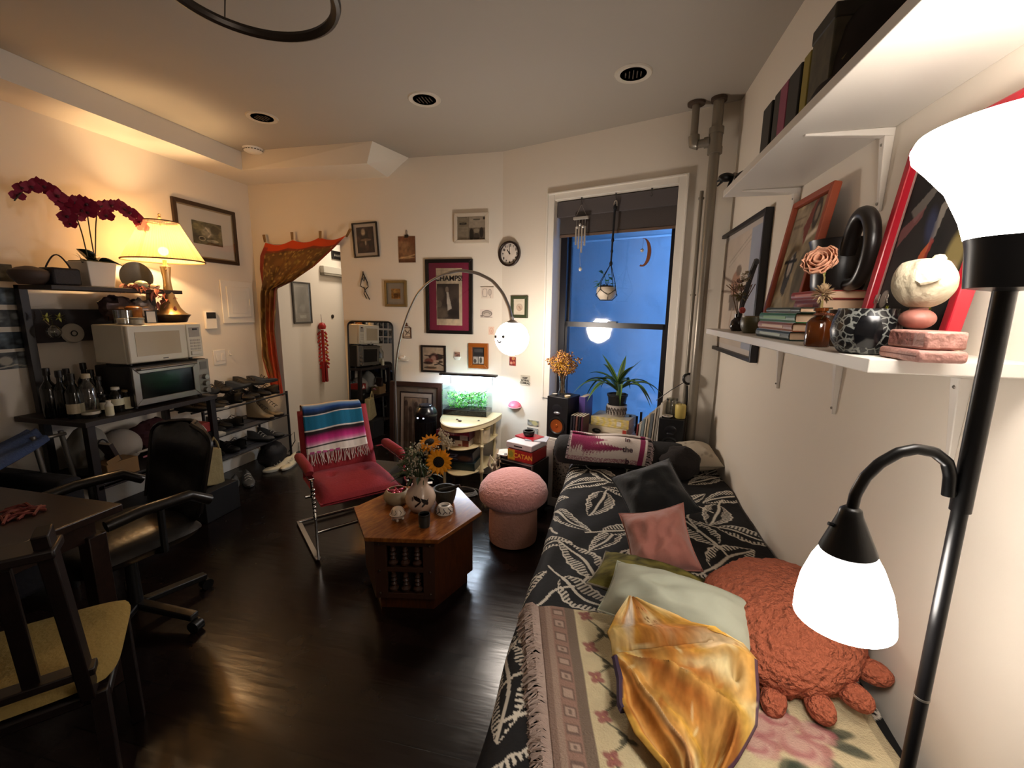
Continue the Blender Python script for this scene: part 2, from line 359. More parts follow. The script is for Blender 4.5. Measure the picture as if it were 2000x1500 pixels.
# ================================================================= CAMERA, WORLD, LIGHTS
cam = bpy.data.cameras.new('Camera'); co = bpy.data.objects.new('Camera', cam); C.objects.link(co)
cam.sensor_width = 36; cam.lens = CF/2000*36; cam.clip_start = .02
o0 = Vector(sight(1000, 750)); rx = (Vector(sight(1000+CF, 750))-o0); dy = (Vector(sight(1000, 750+CF))-o0)
co.matrix_world = Matrix(((rx.x, -dy.x, -o0.x, 0), (rx.y, -dy.y, -o0.y, 0), (rx.z, -dy.z, -o0.z, EYE), (0, 0, 0, 1)))
sc = bpy.context.scene; sc.camera = co
wd = bpy.data.worlds.new('World'); sc.world = wd; wd.use_nodes = True
wd.node_tree.nodes['Background'].inputs[0].default_value = (.10, .32, .78, 1); wd.node_tree.nodes['Background'].inputs[1].default_value = WORLD
sc.view_settings.view_transform = VIEW; sc.view_settings.look = LOOK; sc.view_settings.exposure = EXPO; sc.view_settings.gamma = GAMMA
sc.cycles.use_denoising = True; sc.cycles.max_bounces = 8; sc.cycles.diffuse_bounces = 4; sc.cycles.transparent_max_bounces = 12; sc.cycles.sample_clamp_indirect = 4
try: sc.cycles.denoiser = 'OPENIMAGEDENOISE'
except Exception: pass
def lamp(name, kind, loc, power, col, size=.05, rot=None, sx=None, spread=None, parent=None):
    l = bpy.data.lights.new(name, kind); l.energy = power; l.color = col
    if kind == 'AREA':
        l.size = size
        if sx: l.shape = 'RECTANGLE'; l.size_y = sx
        if spread: l.spread = spread
    else: l.shadow_soft_size = size
    o = bpy.data.objects.new(name, l); C.objects.link(o); o.location = loc
    if rot: o.rotation_euler = rot
    return o

# ================================================================= WALL DECOR
def hang(wall, tl, br):
    a, c = tl, br
    if wall == 'back':
        p, q = on_y(*a, YB), on_y(*c, YB); return (p+q)/2, abs(q.x-p.x), abs(p.z-q.z), 0
    if wall == 'left':
        p, q = on_x(*a, XL), on_x(*c, XL); return (p+q)/2, abs(q.y-p.y), abs(p.z-q.z), PI/2
    if wall == 'hall':
        p, q = on_x(*a, DX0), on_x(*c, DX0); return (p+q)/2, abs(q.y-p.y), abs(p.z-q.z), PI/2
    if wall == 'right':
        p, q = on_x(*a, XR), on_x(*c, XR); return (p+q)/2, abs(q.y-p.y), abs(p.z-q.z), -PI/2
    (s0, z0), (s1, z1) = on_w(*a), on_w(*c); return ww((s0+s1)/2, 0, (z0+z1)/2), abs(s1-s0), abs(z1-z0), -WA
def bars(w, h, fw, d, y0=0):
    m = MB(); x, z = w/2, h/2; xi, zi = x-fw, z-fw
    o = [(-x, -z), (x, -z), (x, z), (-x, z)]; i = [(-xi, -zi), (xi, -zi), (xi, zi), (-xi, zi)]
    for k in range(4):
        j = (k+1) % 4
        m.hexa([(o[k][0], y0-d, o[k][1]), (o[j][0], y0-d, o[j][1]), (i[j][0], y0-d, i[j][1]), (i[k][0], y0-d, i[k][1]), (o[k][0], y0, o[k][1]), (o[j][0], y0, o[j][1]), (i[j][0], y0, i[j][1]), (i[k][0], y0, i[k][1])])
    return m
M_glass = clear('picture_glass', (1, 1, 1), .03, .02)
def framed(name, label, cat, loc, w, h, rz, fcol, fw, cv, d=.018, mats=(), glass=True, frough=.4, group=None, rot=None, mcol=None):
    """mats: list of (inset fraction or metres, colour) laid from outside in; the print cv fills what is left"""
    t = thing(name, label, cat, loc, rz, group, rot)
    bars(w, h, fw, d).build('frame', mcol or mat('frame_'+fcol.strip('#'), fcol, frough), t, smooth=0, bevel=min(.003, fw*.2))
    x, z = w-2*fw+.002, h-2*fw+.002; y = -d*.35
    for ins, colr in mats:
        MB().bx(-x/2, x/2, y, y+.002, -z/2, z/2).build('mat_board', mat('mat_'+colr.strip('#'), colr, .8), t, smooth=0)
        ix, iz = (ins, ins) if not hasattr(ins, '__len__') else ins
        x -= 2*ix; z -= 2*iz; y -= .0015
    panel(cv, x, z, 'print', t, y-.0005)
    if glass: MB().bx(-w/2+fw, w/2-fw, -d*.8-.001, -d*.8, -h/2+fw, h/2-fw).build('glass', M_glass, t, smooth=0)
    return t
def photo_canvas(bg, fg, seed, nx=36, ny=44, mid=None):
    c = Canvas(nx, ny, bg); c.noise(3, .5, seed); rng = np.random.RandomState(seed)
    for k in range(6): c.ell(rng.rand(), rng.rand(), .08+.15*rng.rand(), .06+.2*rng.rand(), fg, .25+.4*rng.rand(), .6)
    if mid: c.ell(.5, .45, .16, .24, mid, .8, .4); c.ell(.5, .85, .3, .25, mid, .5, .4)
    c.noise(7, .35, seed+1); return c
# dark framed vintage photo
l, w, h, rz = hang('back', (688.5, 435.5), (741, 502.5))
c = photo_canvas('#35241c', '#6b5140', 3, 40, 54); c.ell(.4, .2, .11, .12, '#d8c6ac', .9, .6); c.ell(.52, .5, .3, .05, '#a08468', .7); c.ell(.5, .62, .05, .08, '#d8c6ac', .7); c.noise(12, .3, 5)
framed('picture_frame', 'thin black frame with pale mat and dark sepia photo, right of the orange curtain', 'picture', l, w*.98, h, 0, '#17100d', .012, c, mats=[(.028, '#cfc6bd')], rot=(0, R(-2.6), 0))
# clipped brown print
l, w, h, rz = hang('back', (778, 462), (812, 512.5))
c = Canvas(36, 52, '#6b452c'); c.noise(3, .5, 8); c.ell(.45, .55, .4, .3, '#8f6a48', .8, .7); c.ell(.5, .8, .45, .04, '#b99468', .8); c.line([(.05, .85), (.5, .78), (.95, .7)], .03, '#caa57a', .7); c.ell(.3, .3, .3, .12, '#9a7452', .6, .8); c.rect(0, .93, 1, 1, '#5c3a24'); c.noise(9, .3, 9)
t = thing('clipped_print', 'unframed brown landscape print hanging from a binder clip', 'picture', l+Vector((0, -.004, 0)), 0)
MB().bx(-w/2, w/2, 0, .004, -h/2, h/2).build('backing', mat('card_brown', '#54331f', .7), t, smooth=0); panel(c, w, h, 'print', t, -.001)
cl = MB().bx(-.016, .016, -.006, .004, h/2-.012, h/2+.012); cl.tube([(-.005, 0, h/2+.01), (-.006, 0, h/2+.045), (0, 0, h/2+.055), (.006, 0, h/2+.045), (.005, 0, h/2+.01)], .0016, 6)
cl.build('binder_clip', mat('clip_dark', '#3b332c', .35, .6), t)
# CHAMPS poster
l, w, h, rz = hang('back', (831.5, 507), (924.5, 653))
c = Canvas(56, 110, '#c9b79c')
c.rect(0, .045, 1, .05, '#b3a187'); c.rect(.03, .27, .88, .885, '#3a2f29'); c.noise(4, .12, 4)
c.ell(.75, .5, .3, .2, '#54463c', .8, .7); c.ell(.15, .45, .16, .12, '#6b5c4f', .8, .5); c.poly([(.40, .42), (.47, .41), (.6, .70), (.43, .74)], '#cfc3b4', .85); c.ell(.42, .37, .07, .05, '#8a7868', .9); c.ell(.2, .78, .25, .1, '#7d6c5c', .7, .8); c.ell(.7, .78, .28, .06, '#241c18', .8); c.ell(.72, .62, .15, .1, '#2b231f', .7); c.ell(.1, .62, .12, .06, '#8a7a6a', .6); c.rect(.88, .26, 1, .9, '#c4b196'); c.noise(14, .15, 6)
po = framed('poster_frame', 'large black frame with magenta mat around a newspaper front page headed CHAMPS!', 'picture', l, w, h, 0, '#120d0c', .03, c, d=.025, mats=[((.068, .045), '#8f2347')])
text_mesh('headline', 'CHAMPS!', .062, mat('ink', '#15110f', .8), po, (-.0, -.0145, h*.245), (PI/2, 0, 0), bold=.0012)
# newspaper clipping in a pale frame
l, w, h, rz = hang('back', (888.5, 418), (955, 475))
c = Canvas(64, 56, '#b9aa93'); c.textlines(.03, .03, .4, .14, 2, '#5b5044', .6); c.rect(.05, .16, .38, .42, '#a79980'); c.ell(.2, .3, .13, .06, '#4e443a', .8); c.ell(.1, .3, .03, .04, '#2f2823', .8); c.ell(.3, .29, .03, .04, '#2f2823', .8)
c.rect(.42, .02, .98, .46, '#c9bba6'); c.textlines(.56, .08, .84, .2, 1, '#4b433a', .8); c.rect(.9, .04, .98, .15, '#4b3f38'); c.rect(.42, .48, .98, .98, '#8a7a66'); c.ell(.5, .75, .08, .25, '#2a221c', .9); c.ell(.85, .68, .07, .22, '#2f2620', .9); c.ell(.67, .85, .12, .15, '#463a30', .8); c.ell(.68, .6, .1, .1, '#c9baa2', .7); c.textlines(.03, .46, .38, .96, 9, '#75685a', .45); c.rect(.39, 0, .41, 1, '#6d6153', .6); c.noise(12, .12, 2)
framed('newspaper_frame', 'cream shadow-box frame holding a yellowed newspaper page, highest on the picture wall', 'picture', l, w, h, 0, '#cbbfae', .028, c, d=.03)
# clock
p = ww(.02, -.012, 0); l, w, h, rz = hang('back', (975, 471), (1018, 521)); lc = on_y(996.5, 496, 3.60)
ck = thing('wall_clock', 'round wall clock with dark rim and pale face', 'clock', lc, -WA*.9); r = .5*h*.97
def ring_y(r0, r1, y0, y1, n=48):
    m = MB(); m.lathe([(r0, y0), (r1, y0), (r1*1.0, y1), (r0, y1), (r0, y0)], n=n); m.v = [(x, -z, y) for x, y, z in m.v]; return m
fix_normals(ring_y(r*.84, r, 0, .03).build('rim', mat('clock_rim', '#21100c', .3), ck, bevel=.004))
c = Canvas(72, 72, '#d8cdc2')
for k in range(60): a = k*PI/30; c.line([(.5+.44*math.sin(a), .5-.44*math.cos(a)), (.5+.47*math.sin(a), .5-.47*math.cos(a))], .005, '#6a5f58', .6)
c.noise(6, .06, 1)
fm = MB(); n = 40; P = np.zeros((12, n, 3)); col = np.zeros((12, n, 3))
for i in range(12):
    for k in range(n):
        a = 2*PI*k/n; q = i/11; P[i, k] = (r*.86*q*math.sin(a), -.006, r*.86*q*math.cos(a)); col[i, k] = c.a[min(71, int((.5-.48*q*math.cos(a))*72)), min(71, int((.5+.48*q*math.sin(a))*72))]
fm.grid(P, col, wrap=True); fm.build('face', paintmat(), ck, smooth=0)
for k in range(1, 13):
    a = k*PI/6; text_mesh('numeral', str(k), r*.26, mat('ink', '#15110f', .8), ck, (r*.66*math.sin(a), -.008, r*.66*math.cos(a)), (PI/2, 0, 0), bold=.0008)
for nm, a, ln, wd in (('hour_hand', -.62, r*.42, .006), ('minute_hand', -.05, r*.7, .004)):
    MB().beam((0, -.011, 0), (ln*math.sin(a), -.011, ln*math.cos(a)), wd, .002, (0, 1, 0)).build(nm, mat('ink', '#15110f', .8), ck, smooth=0)
MB().cyl((0, -.006, 0), (0, -.014, 0), r*.045).build('hub', mat('ink', '#15110f', .8), ck)
# wire ornament
l = on_y(711, 545, YB-.012)
t = MB(); Z = .0
def wl(pts, rr=.004): t.tube([on_y(x, y, YB-.014+.006*math.sin(i*2)) - l for i, (x, y) in enumerate(pts)], rr, 6)
wl([(709, 533), (706, 547), (704, 557), (706, 560), (711, 562), (714, 570), (722, 585)]); wl([(709, 533), (714, 543), (718, 552), (719, 560), (713, 566), (711, 573), (716, 583)]); wl([(706, 547), (711, 541), (716, 549), (717, 558)], .0025); wl([(704, 560), (709, 561)], .003); wl([(709, 530), (709, 537)], .005); wl([(709, 536), (707, 545), (711, 549), (713, 541), (710, 536)], .003)
tag(t.build('twig_ornament', mat('dark_wire', '#2c211b', .5), loc=l), 'small twisted dark wire figure hanging below the black-framed photo', 'ornament')
# gold frame
l, w, h, rz = hang('back', (752, 548), (796.5, 599.5))
c = Canvas(28, 36, '#b07f3a'); c.noise(4, .5, 4); c.ell(.5, .65, .3, .25, '#5e3b1c', .8, .6); c.ell(.4, .3, .3, .15, '#d8a85a', .8, .7); c.noise(8, .4, 3)
framed('gilt_frame', 'square gilt frame with wide grey-beige mat and tiny amber picture', 'picture', l, w, h, 0, '#7d6a45', .022, c, d=.022, mats=[((.042, .05), '#b5aa98')], frough=.35, mcol=mat('gilt', '#8c7850', .35, .55))
# two-panel sketch
l, w, h, rz = hang('back', (940, 561), (964, 583))
c = Canvas(50, 46, '#d9cbbd'); c.ring(.3, .5, .2, .34, .08, '#7d7168'); c.rect(.14, .15, .46, .85, '#d9cbbd', .3)
for a in (.14, .46): c.line([(a, .15), (a, .85)], .015, '#7d7168')
for a in (.15, .85): c.line([(.14, a), (.46, a)], .015, '#7d7168')
c.ell(.7, .45, .12, .25, '#b5a89c', .7); c.ring(.7, .45, .13, .26, .12, '#7d7168'); c.line([(.7, .7), (.76, .92)], .02, '#5d524a')
t = thing('paper_sketch', 'small pale paper with two pencil drawings under a thin strip, left of the green frame', 'drawing', l+Vector((0, -.003, 0)), 0)
panel(c, w, h, 'sheet', t); MB().bx(-w*.55, w*.5, -.006, 0, h/2, h/2+.005).build('strip', mat('strip_brown', '#8a7868', .5), t, smooth=0)
# little drawn animal cut-out
l, w, h, rz = hang('back', (938, 604), (962, 621))
c = Canvas(46, 34, '#d9cbc0'); c.ell(.55, .5, .38, .36, '#b9ada2', .9); c.ring(.55, .5, .38, .36, .1, '#4d443e')
for k in range(14): a = PI+k*PI/13; c.line([(.55+.18*math.cos(a), .55+.16*math.sin(a)), (.55+.36*math.cos(a), .52+.36*math.sin(a))], .018, '#5d534c')
c.ell(.15, .75, .14, .1, '#7d7168', .9); c.line([(.05, .9), (.95, .9)], .035, '#3b342f'); c.ell(.2, .3, .02, .03, '#2f2925')
t = MB(); pts = [(-.5, -.5), (.5, -.5), (.48, 0), (.3, .42), (0, .5), (-.3, .35), (-.5, -.1)]
tg = thing('animal_cutout', 'small inked paper cut-out of a round spiny animal', 'drawing', l+Vector((0, -.003, 0)), 0); panel(c, w, h, 'sheet', tg)
# green frame (window wall)
l, w, h, rz = hang('win', (999.5, 578), (1031.5, 621.5))
c = Canvas(28, 40, '#d9cdb9'); c.ell(.5, .55, .2, .18, '#c2a58e', .8, .6); c.ring(.5, .52, .22, .2, .15, '#9a7f6c', .7); c.line([(.45, .45), (.58, .62)], .03, '#8a6f5c')
framed('green_frame', 'small dark green frame with a pale sketch beside the lamp globe', 'picture', l, w, h, rz, '#39422c', .026, c, d=.02)
# hanging ornament
l, w, h, rz = hang('back', (787, 639), (804, 661))
c = Canvas(26, 34, '#cdbca8'); c.line([(.2, .3), (.8, .55)], .06, '#3a2a22'); c.line([(.25, .75), (.6, .45), (.8, .25)], .05, '#4a372c'); c.line([(.1, .9), (.9, .88)], .04, '#5b4436'); c.line([(.3, .2), (.5, .7)], .04, '#3a2a22')
t = framed('mini_hanging', 'tiny brown framed ornament on a bead hanger, between mirror and big poster', 'ornament', l, w, h, 0, '#4a2c20', .006, c, d=.01, glass=False)
hh = MB().sph((0, -.006, h/2+.018), .010).sph((0, -.006, h/2+.034), .007); hh.tube([(-w*.4, -.004, h/2), (0, -.006, h/2+.02), (w*.4, -.004, h/2)], .002, 6); hh.build('hanger', mat('frame_4a2c20', '#4a2c20', .4), t)
# dark animal print
l, w, h, rz = hang('back', (822.5, 673.5), (872, 728))
c = Canvas(60, 66, '#cdb59b'); c.ell(.62, .42, .34, .12, '#2b1c1a', .95, .2); c.ell(.52, .45, .2, .2, '#5a2f2b', .95, .3); c.ell(.5, .5, .12, .13, '#c79a8a', .9, .5); c.ell(.28, .6, .2, .12, '#8a4a3c', .9, .3); c.ell(.25, .68, .22, .06, '#3a1f1c', .9)
c.line([(.1, .36), (.35, .38), (.5, .3)], .03, '#241614'); c.line([(.55, .75), (.75, .7), (.95, .78)], .035, '#241614'); c.ell(.35, .88, .3, .05, '#2b1f1a', .9); c.ell(.75, .62, .18, .06, '#3a2420', .9); c.ell(.62, .6, .13, .05, '#d9b8a0', .9); c.line([(.7, .3), (.95, .35)], .03, '#241614'); c.noise(10, .15, 2)
framed('animal_print', 'black frame with a dark swirling animal print on beige paper', 'picture', l, w, h, 0, '#1d1410', .018, c)
# orange wood frame
l, w, h, rz = hang('back', (916.5, 669.5), (954.5, 720))
c = Canvas(40, 60, '#3c3a3a'); c.rect(.08, .06, .92, .48, '#2b2a2c'); c.rect(.15, .12, .85, .3, '#4f4c4c'); c.rect(.05, .55, .46, .95, '#b9b3ac'); c.ell(.2, .8, .12, .12, '#5b5652'); c.rect(.5, .55, .95, .95, '#d5d0c8'); c.ell(.68, .75, .1, .18, '#26221f', .9); c.noise(9, .12, 2)
framed('wood_frame', 'chunky orange wooden frame with black and white pictures', 'picture', l, w, h, 0, '#93501a', .036, c, d=.03, frough=.3)
# small wall ledges and cards
M_white = mat('white_ceramic', '#e6e0d8', .3); M_paper = mat('paper_white', '#dfd8cc', .8)
def ledge(label, a, wd, group=None):
    l = on_y(*a, YB); t = thing('wall_ledge', label, 'ornament', l, 0)
    m = MB(); m.lathe([(0, -.03), (wd*.3, -.026), (wd*.5, -.002), (wd*.5, .002), (wd*.44, .002), (wd*.26, -.02), (0, -.024)], sq=.5, n=24); m.v = [(x, min(0, y-.0), z) for x, y, z in m.v]; m.build('dish', M_white, t); return t
t = ledge('little white half-dish on the wall right of the animal print', (893, 697), .075)
c = photo_canvas('#7a5548', '#c9a890', 11, 18, 16); pt = thing('photo_card', 'tiny photo card standing in the white half-dish', 'photo', on_y(893, 692, YB-.012), 0); panel(c, .05, .042, 'picture', pt)
MB().bx(-.027, .027, .0005, .002, -.022, .022).build('card', M_paper, pt, smooth=0)
l = on_y(788, 702, YB); t = thing('bird_ledge', 'small white wall ledge with a bird figure above the leaning dark frame', 'ornament', l, 0)
MB().bx(-.055, .055, -.04, 0, -.006, .0).build('shelf', M_white, t, bevel=.002); MB().sph((-.005, -.02, .016), (.028, .014, .014)).sph((.018, -.02, .028), .010).build('bird', M_white, t)
# peach tag, red card, text sign, pink wall pocket, postcards (window wall)
def wpt(px, py, dep=0): s, z = on_w(px, py, dep); return ww(s, dep, z)
l, w, h, rz = hang('back', (954.5, 638), (965.5, 654))
c = Canvas(20, 28, '#e0c2ae'); c.ring(.5, .5, .28, .34, .12, '#b98f7a'); c.ell(.5, .55, .12, .2, '#cf9f88', .7)
t = thing('peach_tag', 'small peach paper tag left of the lamp globe', 'card', l+Vector((0, -.004, 0)), 0); panel(c, w, h, 'picture', t); MB().bx(-w/2, w/2, .0005, .003, -h/2, h/2).build('card', M_paper, t, smooth=0)
l, w, h, rz = hang('win', (995.5, 696.5), (1008, 715))
c = Canvas(26, 36, '#8a2f2a'); c.ell(.3, .7, .18, .16, '#d9a08a', .8, .4); c.ell(.7, .6, .15, .13, '#c97a5a', .8, .4); c.ell(.6, .2, .2, .15, '#d8a060', .8, .5); c.noise(8, .5, 3); c.rect(0, 0, 1, .04, '#e0d0c4'); c.rect(0, .96, 1, 1, '#e0d0c4')
t = thing('red_photo_card', 'small red photo card taped on the wall under the lamp globe', 'photo', l-WN*.004, rz); panel(c, w, h, 'picture', t); MB().bx(-w/2, w/2, .0005, .003, -h/2, h/2).build('card', M_paper, t, smooth=0)
l, w, h, rz = hang('win', (1017.5, 732), (1035, 754)); M_ink = mat('ink', '#15110f', .8)
t = thing('lettered_sign', 'small white square sign with three lines of dark lettering', 'sign', l, rz)
MB().bx(-w/2, w/2, -.006, 0, -h/2, h/2).build('board', mat('sign_white', '#c4bcab', .6), t, smooth=0, bevel=.001)
for k, s in enumerate(('KEEP', 'GOING', 'COMRAD')): text_mesh('lettering', s, h*.27, M_ink, t, (0, -.0068, h*(.24-.25*k)), (PI/2, 0, 0), bold=.0006, space=.95)
l = wpt(1006, 790); t = thing('pink_wall_pocket', 'pink half-round wall pocket with pale rim beside the speaker', 'ornament', l, -WA)
m = MB(); P = np.zeros((16, 9, 3))
for i in range(16):
    a = PI*i/15
    for j in range(9): q = j/8; P[i, j] = (-.062*math.cos(a), -.045*math.sin(a)*math.sin(PI*.5*q)-.001, -.012+.045*math.sin(a)*(1-q)-.012*math.sin(a)*q)
m.grid(P); m.build('bowl', mat('pink_glaze', '#d2667c', .4, var=.3, vscale=60), t, solid=.004)
MB().tube([(-.064*math.cos(PI*i/15), -.047*math.sin(PI*i/15)-.001, -.012-.012*math.sin(PI*i/15)) for i in range(16)], .004, 6).build('rim', mat('pink_rim', '#e8b0b4', .4), t)
# corridor things
l, w, h, rz = hang('hall', (567, 549), (608.5, 631))
c = Canvas(50, 90, '#aaa294'); c.rect(.1, .04, .9, .8, '#8f8a80'); c.noise(4, .35, 8); c.ell(.5, .4, .25, .25, '#6f6b64', .5, .8); c.ell(.55, .65, .2, .1, '#c9c2b4', .5, .8); c.rect(0, .82, 1, 1, '#a09688'); c.rect(.3, .86, .75, .94, '#d0c8ba')
framed('hall_picture', 'tall grey-framed print on the hallway wall behind the curtain', 'picture', l, w, h, PI/2, '#4b453d', .018, c, mats=[(.02, '#9b9284')])
l = on_x(619, 600, DX0+.02); M_red = mat('red_satin', '#a3201c', .4, var=.4, vscale=40); z0 = on_x(625, 637, DX0).z; z1 = on_x(632, 747, DX0).z; ypos = on_x(625, 660, DX0).y
t = thing('firecracker_hanging', 'red tasselled lucky charm hanging on the hallway wall', 'ornament', (DX0+.035, ypos, z0), 0)
MB().tube([(0, -.01, .13), (0, 0, .03)], .002, 5).build('cord', mat('cord_dark', '#3a2a20', .7), t)
MB().lathe([(0, -.035), (.035, -.03), (.042, 0), (.03, .03), (.012, .04), (0, .042)], n=14).build('knob', M_red, t)
m = MB(); rng = random.Random(4); H = z0-z1
for k in range(10):
    for q in (-1, 1):
        z = -.06-k*H*.065; m.cyl((q*.012, q*.02, z), (q*.035, q*.034+rng.uniform(-.01, .01), z-.035), .011, n=8)
m.cyl((0, 0, -.04), (0, 0, -H*.72), .016, n=8); m.build('firecrackers', M_red, t)
m = MB()
for k in range(6): a = k*PI/3; m.cyl((.018*math.cos(a), .028*math.sin(a), -H*.62), (.02*math.cos(a), .032*math.sin(a), -H*.98), .009, n=8)
m.build('tassels', mat('red_tassel', '#8c1416', .6), t)
m = MB()
for k in range(4): m.cyl((.03, 0, -.1-k*H*.15), (.042, 0, -.1-k*H*.15), .014, n=10)
m.build('gold_charms', mat('gold_charm', '#c58a3a', .4, .5), t)
l = on_x(649, 618, DX0); tag(MB().lathe([(0, .0), (.022, 0), (.022, .008), (.012, .012), (.009, .006), (0, .006)], n=20).build('door_viewer', mat('viewer_metal', '#4a4038', .3, .7), loc=l, smooth=30), 'round dark peephole on the pale hallway door', 'peephole').rotation_euler = (0, PI/2, 0)
a, bq = on_x(627, 520, DX0), on_x(668, 541, DX0)
t = thing('door_closer', 'long grey-white box mounted high on the hallway wall', 'door closer', (DX0, (a.y+bq.y)/2+.1, (a.z+bq.z)/2)); ln = bq.y-a.y+.25
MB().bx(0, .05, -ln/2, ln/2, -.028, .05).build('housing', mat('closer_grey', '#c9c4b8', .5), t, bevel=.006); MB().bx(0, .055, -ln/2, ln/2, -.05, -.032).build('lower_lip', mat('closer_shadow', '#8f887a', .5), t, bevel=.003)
l, w, h, rz = hang('hall', (646, 490), (670, 508)); c = photo_canvas('#8a8276', '#d0c8b8', 21, 20, 16)
framed('framed_picture', 'black-framed picture high on the hallway wall above the door closer', 'picture', l+Vector((0, .05, 0)), w*1.4, h*1.2, PI/2, '#1a1512', .03, c, mats=[(.03, '#d5cdbf')])
# curtain over the doorway
LE = [(519, 474), (509, 500), (508, 526), (512, 552), (514, 575), (515, 640), (517, 695), (529, 733), (538, 758)]
RE = [(677, 459), (652, 486), (616, 521), (578, 549), (545, 563), (542, 640), (548, 697), (553, 738), (556, 772)]
def along(pts, t):
    t = t*(len(pts)-1); i = min(int(t), len(pts)-2); k = t-i
    return tuple(pts[i][q]*(1-k)+pts[i+1][q]*k for q in range(len(pts[0])))
nu, nv = 64, 90; P = np.zeros((nv, nu, 3)); c = Canvas(nu, nv, '#6a4a22'); rng = np.random.RandomState(3)
c.noise(10, .35, 3)
for k in range(420): c.ell(rng.rand(), .08+.9*rng.rand(), .012, .010, ('#a88a48', '#8f7436')[k % 2], .75)
for k in range(60): c.ell(rng.rand(), .08+.9*rng.rand(), .01, .009, '#4a3312', .8)
c.rect(0, 0, 1, .075, '#c24312', .95); c.rect(0, .075, 1, .1, '#7d2f1c', .7)
for x0, x1, col, k in ((.93, 1.01, '#7a2820', .9), (0, .07, '#8c3324', .8)): c.rect(x0, .05, x1, 1, col, k)
c.put(((c.V > .5) & (c.U > .42) & (c.U < .86))*np.clip((c.V-.5)*5, 0, 1), '#a63a1c', .85); c.put((c.V > .82)*np.clip((c.V-.82)*9, 0, 1), '#b8371a', .8)
for i in range(nv):
    v = i/(nv-1); a, bq = along(LE, v), along(RE, v)
    for j in range(nu):
        u = j/(nu-1); sag = (math.sin(PI*((u*3) % 1)))*7*max(0, 1-v*6)
        p = on_y(a[0]*(1-u)+bq[0]*u, a[1]*(1-u)+bq[1]*u+sag, YB-.04)
        g = min(1, max(0, (v-.05)*2.2)); p.y += -.004+g*(.022*math.sin(u*21+v*5)+.010*math.sin(u*43))-.02*g; P[i, j] = p
m = MB(); m.grid(P, c.a); cu = m.build('door_curtain', paintmat('curtain_cloth', .8, bump=(250, .2)), smooth=180)
tag(cu, 'orange and olive patterned cloth swagged over the doorway', 'curtain')
M_peg = mat('peg_wood', '#8a6a42', .6)
for k, (x, y, dx) in enumerate(((517, 466, -.12), (571, 461, 0), (626, 459, .05), (681, 455, .75))):
    p = on_y(x, y, YB-.04); t = MB()
    for q in (-1, 1): t.beam((q*.004-dx*.03, -.004, -.034), (q*.007+dx*.03, -.004, .034), .007, .012)
    t.tube([(-.012, -.004, 0), (.012, -.004, 0)], .003, 6)
    tag(t.build('clothespin', M_peg, loc=p), ['wooden clothespin at the left end of the door curtain', 'wooden clothespin second from the left on the door curtain', 'wooden clothespin third from the left on the door curtain', 'slanted wooden clothespin at the right tip of the door curtain'][k], 'clothespin', 'clothespins along the curtain top')
# ceiling fittings
for k, (x, y) in enumerate(((512, 229), (829, 193.5), (1237, 143.5))):
    p = on_z(x, y, ZC); t = thing('recessed_light', ['recessed ceiling downlight nearest the left wall', 'middle recessed ceiling downlight above the picture wall', 'recessed ceiling downlight nearest the pipes'][k], 'ceiling light', p, 0, 'recessed downlights')
    m = MB(); m.lathe([(.07, -.004), (.094, -.007), (.1, -.001), (.1, 0), (.07, 0)], n=32); m.build('trim_ring', mat('downlight_ring', '#c9c0b2', .4), t)
    mm = mat('downlight_chrome', '#a8a095', .3, .6); m = MB(); m.lathe([(.07, -.004), (.066, -.0035), (.05, -.003), (.028, -.0025), (0, -.0025)], n=32); m.build('reflector', mm, t)
    m = MB()
    for q in range(5): m.box((-.04+.02*q, 0, -.005), (.006, .09-.02*abs(q-2), .003))
    m.build('baffle', mat('baffle_dark', '#5d544a', .3, .6), t, smooth=0)
p = on_z(494, 290, ZC); t = thing('smoke_detector', 'round white smoke detector on the ceiling near the beam', 'smoke detector', p)
MB().lathe([(0, -.035), (.05, -.034), (.068, -.022), (.07, -.012), (.075, 0)], n=32).build('body', M_white, t)
m = MB()
for k in range(20): a = k*PI/10; m.box((.066*math.cos(a), .066*math.sin(a), -.017), (.01, .012, .006), Matrix.Rotation(a, 3, 'Z'))
m.build('vents', mat('vent_dark', '#57503f', .6), t, smooth=0)
# hanging hoop
p0 = on_z(482, -28, 2.28); m = MB(); rr = .205; m.tube([(rr*math.cos(2*PI*k/60), rr*math.sin(2*PI*k/60), 0) for k in range(60)], .013, 8, closed=True)
t = thing('ceiling_hoop', 'dark round hoop hanging below the ceiling', 'hanging lamp ring', p0); m.build('ring', mat('hoop_bronze', '#2e241b', .4, .4), t)
m = MB()
for k in range(3): a = 2*PI*k/3+.5; m.tube([(rr*math.cos(a), rr*math.sin(a), 0), (0, 0, ZC-2.28)], .002, 5)
m.build('suspension_wire', mat('hoop_wire', '#3a3026', .5), t)
MB().sph((rr*math.cos(-1.9), rr*math.sin(-1.9), -.014), .008).build('finial', mat('hoop_bronze', '#2e241b', .4, .4), t)
